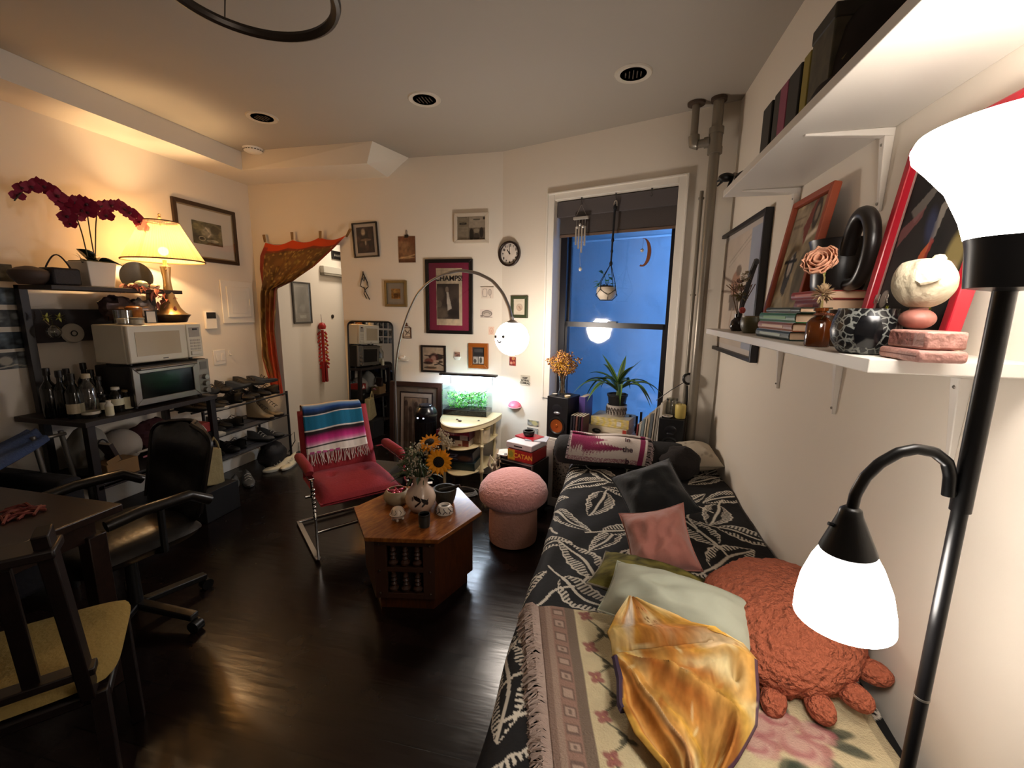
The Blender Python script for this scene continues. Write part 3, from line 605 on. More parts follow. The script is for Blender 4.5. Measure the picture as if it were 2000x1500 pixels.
# ================================================================= LEFT WALL SIDE
# framed animal-scene print
l, w, h, rz = hang('left', (331, 383), (461, 527)); 
c = Canvas(60, 56, '#6f6a4c'); c.noise(4, .6, 12); c.ell(.5, .45, .2, .22, '#b0a68a', .8, .6); c.line([(.45, .25), (.6, .5), (.5, .65)], .035, '#d6ccb2', .8); c.ell(.25, .7, .12, .1, '#2d2a1c', .9); c.ring(.3, .75, .1, .09, .2, '#cfc6a8', .8); c.ell(.65, .8, .2, .07, '#c9bfa2', .8); c.ell(.75, .3, .15, .2, '#3a3a22', .8); c.ell(.2, .25, .2, .15, '#8a8255', .7); c.noise(11, .4, 13)
pl = on_x(455, 419, XL); pa = on_x(331, 383, XL); h = pa.z-on_x(356, 506, XL).z
framed('picture_frame', 'brown and gilt frame with wide white mat, right of the pleated lamp', 'picture', Vector((XL, (pa.y+pl.y)/2, pa.z-h/2)), pl.y-pa.y, h, PI/2, '#3a2a1c', .03, c, d=.025, mats=[(.012, '#a58f6c'), ((.11, .10), '#d9d2c6')])
# electrical panel, thermostat, switch, hook
l, w, h, rz = hang('left', (427, 546), (497, 630)); t = thing('breaker_panel', 'white painted breaker panel with stepped frame on the left wall', 'electrical panel', l, PI/2)
MB().bx(-w/2, w/2, -.012, 0, -h/2, h/2).build('frame', M_trim, t, bevel=.006); MB().bx(-w*.36, w*.36, -.022, -.012, -h*.36, h*.36).build('door', M_trim, t, bevel=.008); MB().bx(-w*.25, w*.25, -.025, -.022, -h*.26, h*.26).build('inset', M_trim, t, bevel=.003); MB().bx(w*.31, w*.335, -.03, -.022, -.03, .03).build('latch', M_trim, t, bevel=.002)
l, w, h, rz = hang('left', (396, 608), (421, 642)); t = thing('thermostat', 'white wall thermostat with dark screen above the light switch', 'thermostat', l, PI/2)
MB().bx(-w/2, w/2, -.025, 0, -h/2, h/2).build('body', M_white, t, bevel=.005); MB().bx(-w*.42, w*.42, -.027, -.025, h*.1, h*.44).build('screen', mat('screen_dark', '#1a1614', .2), t, smooth=0)
l, w, h, rz = hang('left', (415, 685), (441, 710)); t = thing('light_switch', 'white double light switch plate beside the toaster oven', 'switch', l, PI/2)
MB().bx(-w/2, w/2, -.006, 0, -h/2, h/2).build('plate', M_white, t, bevel=.002)
for q in (-1, 1): MB().bx(q*w*.22-.014, q*w*.22+.014, -.011, -.006, -h*.25, h*.25).build('rocker', M_white, t, bevel=.003)
l = on_x(448, 690, XL); t = thing('wall_hook', 'small white adhesive hook right of the light switch', 'hook', l, PI/2); MB().bx(-.012, .012, -.004, 0, -.02, .025).build('plate', M_white, t, bevel=.002); MB().tube([(0, -.004, -.005), (0, -.02, -.02), (0, -.028, -.012)], .004, 6).build('hook', M_white, t)
# photo prints in rows on the left wall
rng = random.Random(5); first = None; k = 0
ys = [1.79-.172*i for i in range(9)]; zs = [1.665, 1.535, 1.41, 1.285, 1.17]
kinds = [('#4b4f52', '#8a8f90'), ('#22201e', '#b9b4aa'), ('#5a564e', '#c9c3b5'), ('#2f3a44', '#7d8a94'), ('#1d1a18', '#6d665c'), ('#6a6f74', '#a9adb0')]
for r_, z in enumerate(zs):
    for q, y in enumerate(ys):
        a, bb_ = kinds[(r_*3+q*5) % 6]; c = photo_canvas(a, bb_, 40+r_*9+q, 20, 18)
        if r_ == 4 and q == 0: c.ell(.3, .5, .2, .25, '#b9b2a4', .8); c.line([(0, .9), (.6, .75), (1, .95)], .04, '#c9c2b2')
        ph = thing('photo_print', 'dark-toned photo print pinned in the rows of prints on the left wall', 'photo', (XL+.003, y, z), PI/2, 'photo prints in rows on the left wall')
        MB().bx(-.075, .075, 0, .0015, -.052, .052).build('paper', M_paper, ph, smooth=0); panel(c, .14, .096, 'image', ph, -.0008)
# ---------------- shelving rack
M_rack = mat('rack_dark', '#1c1312', .45, var=.2); M_rackw = wood('rack_board', '#1d1513', '#2a1d19', .5)
rk = thing('storage_rack', 'dark tall storage rack against the left wall carrying ovens and bottles', 'shelf', (-3.3, 2.15, 0))
def rb(name, x0, x1, y0, y1, z0, z1, m=M_rack, bev=.002): return MB().bx(x0+3.3, x1+3.3, y0-2.15, y1-2.15, z0, z1).build(name, m, rk, smooth=0, bevel=bev)
rb('post', -3.32, -3.28, 1.835, 1.875, 0, 1.60); rb('post', -3.32, -3.28, 2.56, 2.60, 0, 1.60); rb('post', -2.84, -2.80, 1.75, 1.79, 0, .85); rb('post', -2.84, -2.80, 2.52, 2.56, 0, .85)
rb('shelf', -3.32, -3.03, 1.835, 2.60, 1.575, 1.60, M_rackw); rb('back_panel', -3.33, -3.31, 1.875, 2.56, 1.262, 1.462, mat('rack_panel', '#2b2326', .6)); rb('shelf', -3.33, -2.79, 1.74, 2.57, .82, .85, M_rackw); rb('shelf', -3.33, -2.80, 1.76, 2.56, .44, .465, M_rackw); rb('shelf', -3.33, -2.80, 1.76, 2.56, .10, .125, M_rackw)
rb('rail', -2.82, -2.80, 1.79, 2.52, .45, .475)
# microwave and toaster oven
M_mw = mat('microwave_white', '#d8d0bd', .35, var=.05); M_mwd = mat('microwave_window', '#b9a98f', .12, spec=.6)
X1 = -2.82; y0, y1, z0, z1 = 2.035, 2.53, 1.135, 1.375
t = thing('microwave', 'white microwave oven stacked on the toaster oven', 'microwave', (-3.05, (y0+y1)/2, z0)); w = y1-y0; h = z1-z0
xb = on_y(180, 660, 2.035).x+3.05; MB().bx(xb, .20, -w/2, w/2, 0, h).build('body', M_mw, t, bevel=.008)
MB().bx(.20, .228, -w/2+.002, w/2-.115, .005, h-.004).build('door', M_mw, t, bevel=.008); MB().bx(.2285, .230, -w/2+.045, w/2-.165, .045, h-.045).build('window', M_mwd, t, smooth=0)
MB().bx(.20, .226, w/2-.112, w/2, .005, h-.004).build('control_panel', M_mw, t, bevel=.006); MB().bx(.226, .228, w/2-.095, w/2-.018, h-.095, h-.03).build('keypad', mat('keypad_grey', '#a79d92', .5), t, smooth=0); MB().bx(.228, .229, w/2-.07, w/2-.035, h-.048, h-.036).build('display', mat('screen_dark', '#1a1614', .2), t, smooth=0)
for k in range(4):
    for q in range(3): MB().bx(.226, .228, w/2-.093+q*.027, w/2-.072+q*.027, h-.125-k*.02, h-.112-k*.02).build('button', mat('button_grey', '#b8ae9f', .5), t, smooth=0)
MB().bx(.226, .235, w/2-.095, w/2-.018, .02, .048).build('open_button', mat('button_pale', '#d5ccbb', .25), t, bevel=.004); MB().bx(.2285, .2295, -.045, -.01, .018, .024).build('badge', mat('badge_grey', '#5d564c', .4), t, smooth=0)
for x, y in ((xb+.03, -.2), (xb+.03, .2), (.16, -.2), (.16, .2)): MB().cyl((x, y, -.012), (x, y, .002), .012).build('foot', M_black, t)
M_steel = mat('brushed_steel', '#8f8a83', .32, .85, var=.08, vscale=30)
y0, y1, z0, z1 = 2.04, 2.56, .852, 1.122; w = y1-y0; h = z1-z0
t = thing('toaster_oven', 'steel toaster oven with dark glass door and three knobs', 'oven', (-3.05, (y0+y1)/2, z0))
MB().bx(xb-.03, .21, -w/2, w/2, .015, h).build('body', mat('oven_case', '#2d2a29', .4, .5), t, bevel=.008)
bars(w-.085, h-.03, .04, .018).build('door', M_steel, t, smooth=0, bevel=.003); d = t.children[-1]; d.location = (.21, -.0425, h/2+.005); d.rotation_euler = (0, 0, PI/2)
MB().bx(.212, .219, -w/2+.03, w/2-.12, .045, h-.05).build('window', mat('oven_glass', '#050507', .12, spec=.25), t, smooth=0)
m = MB(); m.tube([(.222, -w/2+.03, h-.025), (.25, -w/2+.03, h-.02), (.25, w/2-.115, h-.02), (.222, w/2-.115, h-.025)], .008, 10); m.build('handle', M_steel, t)
MB().bx(.205, .225, w/2-.085, w/2, .018, h-.004).build('control_panel', M_steel, t, bevel=.003); MB().bx(.225, .227, w/2-.07, w/2-.018, h-.075, h-.022).build('display', mat('lcd_grey', '#6d6a64', .3), t, smooth=0)
for z in (.045, .092, .14): MB().cyl((.225, w/2-.043, z), (.25, w/2-.043, z), .019, .017, 20).build('knob', mat('knob_steel', '#b0aaa2', .25, .9), t)
for x, y in ((xb+.02, -.22), (xb+.02, .22), (.16, -.22), (.16, .22)): MB().cyl((x, y, -.002), (x, y, .018), .014).build('foot', M_black, t)
# table lamp with pleated shade
LB = Vector((-3.06, 2.52, 1.376)); LAMP_C = LB+Vector((0, 0, .49))
t = thing('table_lamp', 'brass table lamp with pleated cream shade on the microwave', 'lamp', LB)
MB().lathe([(.085, 0), (.092, .006), (.10, .03), (.118, .052), (.11, .056), (0, .056)], n=32).build('base', mat('lamp_base_dark', '#2c1d14', .3, var=.5, vscale=30), t)
MB().lathe([(.105, .056), (.085, .07), (.062, .10), (.043, .15), (.03, .21), (.024, .26), (.023, .30), (.027, .34), (.032, .385), (.02, .39), (.012, .40), (.012, .43)], n=32).build('stem', mat('aged_brass', '#b3a07c', .36, .7), t)
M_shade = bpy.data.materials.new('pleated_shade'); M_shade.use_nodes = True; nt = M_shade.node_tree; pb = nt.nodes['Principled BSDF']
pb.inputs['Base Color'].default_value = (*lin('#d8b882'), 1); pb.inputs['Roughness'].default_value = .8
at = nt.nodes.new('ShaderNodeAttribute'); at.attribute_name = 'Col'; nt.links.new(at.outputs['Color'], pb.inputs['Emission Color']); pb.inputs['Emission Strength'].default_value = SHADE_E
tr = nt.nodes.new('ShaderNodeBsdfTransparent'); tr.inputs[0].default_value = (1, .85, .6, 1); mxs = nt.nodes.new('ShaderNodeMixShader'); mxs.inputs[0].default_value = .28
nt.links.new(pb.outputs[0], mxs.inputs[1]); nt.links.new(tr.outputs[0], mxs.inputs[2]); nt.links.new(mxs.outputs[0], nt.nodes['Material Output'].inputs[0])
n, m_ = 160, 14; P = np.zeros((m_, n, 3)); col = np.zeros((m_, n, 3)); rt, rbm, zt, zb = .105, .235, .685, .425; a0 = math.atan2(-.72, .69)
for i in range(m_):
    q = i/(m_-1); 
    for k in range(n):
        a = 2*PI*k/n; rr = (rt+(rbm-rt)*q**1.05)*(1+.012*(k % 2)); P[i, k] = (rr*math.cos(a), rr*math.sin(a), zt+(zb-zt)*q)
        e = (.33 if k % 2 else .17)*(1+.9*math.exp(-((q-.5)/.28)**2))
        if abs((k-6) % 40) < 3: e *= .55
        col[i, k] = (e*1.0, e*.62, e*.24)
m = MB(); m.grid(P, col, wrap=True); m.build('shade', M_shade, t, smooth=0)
M_trimb = mat('shade_trim', '#7a5a34', .7)
for rr, z in ((rt, zt), (rbm*1.005, zb)): m = MB(); m.tube([(rr*math.cos(2*PI*k/48), rr*math.sin(2*PI*k/48), z) for k in range(48)], .005, 6, closed=True); m.build('shade_trim', M_trimb, t)
m = MB(); 
for k in range(3): a = k*2*PI/3; m.tube([(0, 0, zt-.01), (rt*math.cos(a), rt*math.sin(a), zt)], .0022, 5)
m.cyl((0, 0, .66), (0, 0, .70), .004); m.build('harp', mat('aged_brass', '#b3a07c', .36, .7), t)
MB().lathe([(0, .70), (.01, .705), (.012, .715), (.006, .725), (.009, .735), (0, .745)], n=14).build('finial', mat('aged_brass', '#b3a07c', .36, .7), t)
m = MB(); m.tube([(.03, -.02, .43), (.032, -.022, .37)], .0014, 5); m.sph((.032, -.022, .365), .005, 8, 6); m.build('pull_chain', mat('aged_brass', '#b3a07c', .36, .7), t)
MB().sph((0, 0, .49), .03, 14, 10).build('bulb', glow('bulb_warm', '#ffcf8a', 12), t)
# things on top of the microwave
def pot(name, label, cat, loc, prof, m, n=24, wob=None, group=None, extra=None):
    t = thing(name, label, cat, loc, 0, group); MB().lathe(prof, n=n, wob=wob).build('body', m, t); return t
def vess(r0, r1, h, th=.004, belly=None):     # open vessel profile
    p = [(0, 0), (r0, 0)]; b = belly or (r0+r1)/2
    for k in range(1, 8): q = k/8; p.append(((1-q)**2*r0+2*q*(1-q)*(2*b-(r0+r1)/2)+q*q*r1, h*q))
    p.append((r1, h)); inner = [(max(.001, r-th), max(th, z)) for r, z in reversed(p[1:])]; inner[0] = (r1-th, h); return p+inner+[(0, th)]
ZM = 1.377
M_jar = clear('jar_glass', (.92, .93, .92), .1, .05)
p = on_x(240, 612, -2.93); t = thing('candle_jar', 'clear glass jar with pale wax on the microwave top', 'jar', (-2.93, p.y, ZM)); MB().lathe(vess(.045, .047, .085, .003), n=24).build('glass', M_jar, t); MB().cyl((0, 0, .005), (0, 0, .035), .041).build('wax', mat('wax_pale', '#cfc3ae', .5), t)
p = on_x(263, 605, -2.99); pot('amber_jar', 'amber brown lidded jar behind the clear candle jar', 'jar', (-3.0, p.y, ZM), [(0, 0), (.04, 0), (.042, .01), (.042, .07), (.044, .075), (.044, .10), (.03, .11), (0, .112)], mat('amber_glaze', '#8a5a2a', .3, var=.5, vscale=40))
p = on_x(266, 622, -2.88); t = thing('salt_tin', 'small low pale tin in front of the jars on the microwave', 'tin', (-2.88, p.y, ZM)); MB().lathe([(0, 0), (.038, 0), (.038, .03), (0, .03)], n=24).build('tin', mat('tin_pale', '#b8ae98', .4, var=.4, vscale=30), t, bevel=.003); MB().lathe([(.036, .03), (.04, .031), (.04, .04), (0, .041)], n=24).build('lid', mat('tin_lid', '#938a78', .4), t)
p = on_x(294, 618, -2.89); t = thing('mini_card_frame', 'tiny black-edged white card standing on the microwave', 'picture', (-2.89, p.y, ZM+.042), PI/2); bars(.07, .08, .005, .008).build('frame', M_black, t, smooth=0); MB().bx(-.033, .033, -.004, 0, -.038, .038).build('card', M_paper, t, smooth=0)
def crumple(seed, sx, sy, sz, nu=14, nv=10, amp=.35):
    rg = random.Random(seed); m = MB(); m.sph((0, 0, 0), (sx, sy, sz), nu, nv); o = Vector((seed*3.1, seed*1.7, 0))
    m.v = [tuple(Vector(v)*(1+amp*noise.noise(Vector(v)*26/ max(.4, sx*12)+o))) for v in m.v]; return m
t = thing('snack_bag', 'crumpled foil snack bag on the microwave top', 'bag', (-3.12, on_x(228, 585, -3.12).y, ZM+.09)); crumple(3, .06, .10, .08, 20, 14, .5).build('pouch', mat('foil_print', '#4a3a3a', .3, .3, var=.8, vscale=25), t)
t = thing('snack_bag', 'second silver snack bag crumpled beside the lamp', 'bag', (-3.13, on_x(268, 583, -3.13).y, ZM+.085)); crumple(5, .06, .085, .075, 20, 14, .5).build('pouch', mat('foil_silver', '#8a7f7a', .3, .4, var=.7, vscale=22), t)
# dried pink leaves spilling from the top shelf
t = thing('dried_garland', 'dried pinkish leaf garland hanging from the top shelf by the lamp', 'dried flowers', (-3.06, 2.36, 1.60)); rg = random.Random(9); m = MB()
for k in range(70):
    u = rg.random(); p0 = Vector((rg.uniform(-.05, .05)+.03*u, -.12+.27*u, .01+rg.uniform(-.02, .02)-max(0, u-.5)*.36*rg.random())); m.leaf(p0, (rg.uniform(-1, 1), rg.uniform(-1, 1), rg.uniform(-1, .4)), rg.uniform(.03, .06), .02, .3, .3, 4)
m.build('leaves', mat('dried_pink', '#a3645a', .7, var=.5, vscale=30), t); MB().tube([(-.02, -.12, .005), (0, 0, .01), (.03, .10, 0), (.04, .14, -.12)], .003, 5).build('stem', mat('dried_stem', '#6b4636', .8), t)
# items on the top shelf
ZT = 1.601
p = on_x(55, 545, -3.16); pot('clay_bowl', 'brown lidded clay bowl at the left end of the top shelf', 'bowl', (-3.16, p.y+.01, ZT), [(0, 0), (.05, 0), (.075, .03), (.085, .06), (.08, .075), (.05, .09), (.015, .10), (0, .10)], mat('clay_brown', '#4a3a32', .6, var=.3))
p = on_x(117, 540, -3.14); t = thing('dark_basket', 'small dark basket with arched handle left of the orchid', 'basket', (-3.14, p.y, ZT)); MB().bx(-.06, .06, -.07, .07, 0, .10).build('body', mat('basket_black', '#211d22', .6, bump=(60, .5)), t, bevel=.012); MB().tube([(0, -.06+.12*k/12, .10+.075*math.sin(PI*k/12)) for k in range(13)], .004, 6).build('handle', mat('basket_black', '#211d22', .6), t)
t = thing('potted_orchid', 'magenta orchid with arching sprays in a square white planter', 'plant', (-3.14, 2.125, ZT))
m = MB(); a, bt, hh = .066, .082, .15; m.hexa([(-a, -a, 0), (a, -a, 0), (a, a, 0), (-a, a, 0), (-bt, -bt, hh), (bt, -bt, hh), (bt, bt, hh), (-bt, bt, hh)]); m.build('planter', mat('planter_white', '#d5d0c6', .35), t, bevel=.004)
MB().bx(-.074, .074, -.074, .074, hh, hh+.006).build('moss', mat('moss', '#4a4426', .9, bump=(60, .8)), t, smooth=0)
M_leafd = mat('orchid_leaf', '#141d14', .35)
for (d, ln, w_) in (((.15, -.6, .9), .17, .085), ((.5, .7, .25), .17, .075), ((.6, -.2, .3), .13, .07), ((.2, .95, .45), .15, .08), ((.4, -.6, .2), .13, .06)):
    m = MB(); m.leaf((0, 0, hh), d, ln, w_, .35, .2, 8); m.build('leaf', M_leafd, t, solid=.003)
m = MB(); rg = random.Random(2)
for k in range(16): m.leaf((rg.uniform(-.03, .03), rg.uniform(-.03, .03), hh), (rg.uniform(-.6, .6), rg.uniform(-.7, .7), .8), .11, .008, .4, .1, 5)
m.build('grass_blades', mat('orchid_grass', '#6d7a2c', .5), t)
LO = Vector((-3.14, 2.125, ZT)); M_stem = mat('orchid_stem', '#3a3a1c', .5); M_blos = mat('orchid_bloom', '#8f0f38', .55, var=.35, vscale=30); M_lip = mat('orchid_lip', '#4a0a22', .5)
def bloom(c, s, rg, parent):
    n = Vector((1, -.6+rg.uniform(-.5, .5), rg.uniform(-.4, .2))).normalized(); x, y, z = frame_of(n); m = MB()
    for k, (a, ln, w_) in enumerate(((PI/2, 1, .8), (PI/2+2.1, 1, .8), (PI/2-2.1, 1, .8), (.1, 1.05, 1.4), (PI-.1, 1.05, 1.4))):
        d = x*math.cos(a)+y*math.sin(a)+z*.18; m.leaf(c, d, s*ln, s*w_, .0, .1, 5, side=z.cross(d))
    m.build('blossom', M_blos, parent, loc=(0, 0, 0))
    MB().sph(c+z*s*.2, s*.2, 8, 6).build('lip', M_lip, parent.children[-1])
for pts, bl in ((((172, 505), (160, 455), (148, 420), (132, 392), (105, 374), (70, 362), (45, 372), (28, 392)), [(34, 382, .8), (44, 368, .9), (62, 366, 1), (75, 360, 1), (88, 366, 1), (100, 372, 1), (112, 384, 1.1), (124, 394, 1.1), (136, 404, 1.2), (132, 424, 1.1), (148, 420, 1.2), (144, 396, 1.1), (138, 438, .8)]),
                (((184, 500), (176, 455), (170, 415), (160, 395)), [(158, 396, 1.2), (170, 400, 1.2), (172, 416, 1), (160, 412, 1.1), (178, 406, 1)]),
                (((186, 500), (187, 440), (190, 408), (205, 400), (235, 404), (258, 420), (272, 440), (286, 455)), [(194, 404, 1), (206, 404, 1.1), (218, 402, 1), (232, 402, 1.1), (243, 410, 1), (254, 416, 1.1), (264, 424, 1), (272, 434, 1), (279, 444, .9), (208, 422, 1)])):
    P3 = [on_x(x, y, -3.10)-LO for x, y in pts]; 
    sm_ = [Vector(along([tuple(v) for v in P3], i/24)) for i in range(25)]
    m = MB(); m.tube(sm_, .0035, 6); m.build('flower_stem', M_stem, t)
    rg = random.Random(len(pts)+len(bl))
    for x, y, s in bl: bloom(on_x(x, y, -3.10+rg.uniform(-.02, .05))-LO, .042*s, rg, t)
# black leaning plate, mint egg, white balls
p = on_x(265, 540, -3.2); t = thing('dark_plate', 'dark oval plate leaning on the wall behind the lamp stem', 'plate', (-3.24, on_x(264, 540, -3.24).y, ZT+.085), 0, None, (R(90), R(0), R(80))); MB().lathe([(0, .004), (.06, .004), (.10, .014), (.102, .018), (.06, .01), (0, .01)], n=32).build('plate', mat('plate_dark', '#0f100f', .3), t)
for (x, y, r_, col, lb, nm) in ((275, 547, .035, '#8fa898', 'mint green glazed pebble on the top shelf beside the lamp', 'glazed_pebble'), (258, 552, .022, '#cfc0ae', 'small cream ball left of the mint pebble', 'cream_ball'), (302, 553, .026, '#e2d8c8', 'white ball next to the lamp stem on the top shelf', 'white_ball')):
    p = on_x(x, y, -3.08); m = MB(); m.sph((0, 0, r_*.8), (r_, r_*1.15, r_*.8), 16, 10); tag(m.build(nm, mat('g_'+col[1:], col, .35), loc=(-3.08, p.y, ZT)), lb, 'ornament')
# disc and hanging flower vase on the back panel
p = on_x(145, 651, -3.29); t = thing('white_disc', 'round white disc with dark centre ring on the middle rack panel', 'speaker puck', (-3.308, p.y, p.z), 0, None, (0, PI/2, 0)); MB().lathe([(0, .0), (.058, 0), (.062, .006), (.055, .016), (0, .018)], n=36).build('disc', mat('disc_white', '#b9b0a0', .4), t); m = MB(); m.tube([(.016*math.cos(k*PI/12), .016*math.sin(k*PI/12), .019) for k in range(24)], .003, 6, True); m.build('centre_ring', M_black, t)
p = on_x(104, 640, -3.2); t = thing('hanging_bud_vase', 'small glass bud vase with yellow-green flowers hung in front of the rack', 'vase', (-3.2, p.y, p.z-.06))
MB().lathe(vess(.018, .014, .075, .002, .034), n=20).build('glass', M_jar, t); m = MB(); m.tube([(-.02, 0, .07), (-.06, 0, .10), (-.08, 0, .16)], .0025, 5); m.tube([(.012*math.cos(k*.52), .012*math.sin(k*.52), .07) for k in range(12)], .0025, 5, True); m.build('hook_wire', mat('hook_grey', '#8a857a', .3, .7), t)
m = MB(); m.tube([(0, 0, .02), (0, 0, .09), (0, -.005, .115)], .003, 5); m.build('stems', mat('orchid_stem', '#3a3a1c', .5), t)
m = MB()
for cx in (-.03, .03):
    for k in range(8): a = k*PI/4; m.leaf((.01, cx, .12), (.3, math.cos(a), math.sin(a)*.7), .032, .012, 0, .1, 4)
m.build('petals', mat('pale_petals', '#b5b356', .6), t)
# ---------------- bottles on the counter shelf
ZB_ = .851
M_bot = mat('wine_glass_dark', '#0d0f0d', .08, spec=.6); M_foil = mat('foil_dark', '#17120f', .4); M_label = mat('label_cream', '#b9ad92', .7, var=.25, vscale=60); M_clearb = clear('bottle_clear', (.78, .8, .78), .12, .05)
def bottle(label, x, px, py_top, r_, body=None, cap=None, lab=None, group=None, neck=.36, sh=.58, labz=(.15, .45)):
    p = on_x(px, py_top, x); h = p.z-ZB_; t = thing('bottle', label, 'bottle', (x, p.y, ZB_), random.uniform(0, 6), group)
    MB().lathe([(0, 0), (r_*.95, 0), (r_, .008), (r_, h*sh), (r_*.85, h*(sh+.06)), (r_*neck*1.1, h*(sh+.16)), (r_*neck, h*(sh+.2)), (r_*neck, h*.93), (r_*neck*1.15, h*.935), (r_*neck*1.15, h*.97), (0, h*.97)], n=20).build('glass', body or M_bot, t)
    MB().lathe([(0, h), (r_*neck*1.2, h), (r_*neck*1.25, h*.86 if cap is None else h*.9), (0, h*.86 if cap is None else h*.9)][::-1], n=16).build('cap', cap or M_foil, t)
    if lab: MB().lathe([(r_*1.01, h*labz[0]), (r_*1.015, h*labz[0]), (r_*1.015, h*labz[1]), (r_*1.01, h*labz[1])], n=20).build('label', lab, t)
    return t
bottle('dark wine bottle leftmost on the counter shelf', -3.1, 88, 719, .038); bottle('dark wine bottle second from left with a pale neck glint', -3.05, 113, 724, .037); bottle('dark wine bottle third from left, behind the labelled one', -3.2, 128, 720, .037)
bottle('dark bottle with small cream label in the bottle group', -2.95, 137, 730, .038, lab=M_label, labz=(.12, .34)); bottle('tallest dark bottle at the back of the bottle group', -3.2, 161, 709, .037); bottle('dark bottle behind the clear tall bottle', -3.1, 176, 722, .036)
bottle('tall clear square-shouldered bottle in front of the dark bottles', -2.9, 166, 730, .042, M_clearb, mat('cap_cream', '#b5a88c', .5), mat('label_band', '#c9c2b0', .6), labz=(.08, .14), sh=.66, neck=.4); bottle('second clear bottle right of the tall clear one', -2.98, 191, 735, .034, M_clearb, mat('cap_dark', '#26211d', .5))
for (lb, x, px, py, r_, cp, lz) in (('small dark bottle with yellow-green label beside the clear bottles', -2.95, 202, 770, .036, '#1d1916', (.2, .6)), ('tiny white dropper bottle at the shelf edge', -2.84, 211, 782, .02, '#d8d2c6', (.05, .62)), ('small bottle with cream label and clear top, middle of the small ones', -2.9, 224, 756, .034, '#d0cabc', (.28, .55)), ('small cream-labelled bottle rightmost beside the toaster oven', -2.9, 244, 761, .03, '#a58a60', (.08, .66))):
    bottle(lb, x, px, py, r_, mat('small_bottle', '#15130f', .15) if r_ > .021 else mat('dropper_white', '#d5cfc0', .4), mat('cap_'+cp[1:], cp, .4), mat('label_pale', '#d3ccae', .6, var=.15, vscale=90), labz=lz, neck=.5, sh=.68)
# ---------------- lower shelves of the rack
M_grey = mat('pale_grey_cloth', '#8f8b82', .8, bump=(20, .3)); ZL = .466
p = on_x(230, 845, -3.08); m = MB(); m.sph((0, 0, .115), (.115, .115, .115), 24, 16); tag(m.build('paper_globe', mat('globe_paper', '#a69c90', .8), loc=(-3.08, p.y-.0, ZL)), 'round pale paper globe under the toaster oven shelf', 'ball')
p = on_x(135, 905, -3.0); t = thing('storage_bag', 'pale fabric storage bag with black arched handle under the bottles', 'bag', (-3.06, 1.90, ZL)); m = crumple(8, .12, .10, .15, 20, 14, .18); m.v = [(x, y, max(0, z+.14)) for x, y, z in m.v]; m.build('bag', M_grey, t); MB().tube([(.125, -.06+.12*k/12, .12+.11*math.sin(PI*k/12)) for k in range(13)], .005, 6).build('handle', M_black, t)
t = thing('cardboard_box', 'small tan cardboard box on the low rack shelf', 'box', (-2.89, 1.925, ZL)); MB().bx(-.06, .06, -.09, .085, 0, .10).build('carton', mat('cardboard', '#8a6a42', .8, var=.15), t, bevel=.003); MB().box((.06, -.05, .115), (.002, .07, .035), Matrix.Rotation(.3, 3, 'X')).build('flap', mat('cardboard', '#8a6a42', .8), t, smooth=0)
t = thing('dark_book', 'dark picture book leaning in the cardboard box', 'book', (-2.90, 1.945, ZL+.03), 0, None, (R(18), 0, 0)); MB().bx(-.045, .05, -.012, .012, 0, .19).build('cover', mat('book_darkbrown', '#2d1a12', .5, var=.6, vscale=25), t, bevel=.002); MB().bx(-.044, .045, -.009, .009, .003, .192).build('pages', mat('page_edge', '#b8ab94', .8), t, smooth=0)
for q, (col, lb) in enumerate((('#b9aea2', 'white handled utensil lying by the cardboard box'), ('#b06a78', 'pink handled utensil lying by the cardboard box'))):
    m = MB(); m.tube([(0, 0, 0), (.03, .07, .012), (.05, .14, .03)], lambda t_: .006+.006*t_, 8); m.sph((.052, .15, .033), (.012, .025, .008), 10, 8); tag(m.build('kitchen_utensil', mat('ut_'+col[1:], col, .4), loc=(-2.86, 2.03+.03*q, ZL+.09-.04*q+.02)), lb, 'utensil')
m = crumple(11, .11, .15, .12, 24, 16, .35); m.v = [(x, y, max(0, z+.11)) for x, y, z in m.v]; tag(m.build('folded_red_blanket', mat('maroon_cloth', '#3a1218', .85, bump=(30, .4)), loc=(-3.14, 2.34, ZL)), 'dark maroon cloth bundle under the toaster oven', 'blanket')
t = thing('red_box', 'small red box with white triangle mark beside the rack post', 'box', (-2.89, 2.455, ZL+.12)); MB().bx(-.07, .07, -.06, .06, 0, .07).build('carton', mat('box_red', '#8a231c', .5), t, bevel=.003); m = MB(); m.add([(.071, -.03, .015), (.071, .03, .015), (.071, 0, .06)], [(0, 1, 2)]); m.build('triangle_mark', M_paper, t, smooth=0)
t = thing('black_case', 'black case supporting the red box on the rack', 'box', (-2.92, 2.455, ZL)); MB().bx(-.10, .10, -.075, .075, 0, .118).build('case', M_black, t, bevel=.008); MB().bx(.10, .106, -.02, .02, .05, .07).build('clasp', M_steel, t, bevel=.002)
for k, (y, col, lb) in enumerate(((2.35, '#23403a', 'dark teal jar under the toaster oven'), (2.42, '#2a3532', 'grey-green jar next to the teal jar'))): pot('teal_jar', lb, 'jar', (-3.02, y, ZL), [(0, 0), (.04, 0), (.045, .02), (.045, .15), (.03, .18), (.03, .2), (0, .2)], mat('jar_'+col[1:], col, .3))
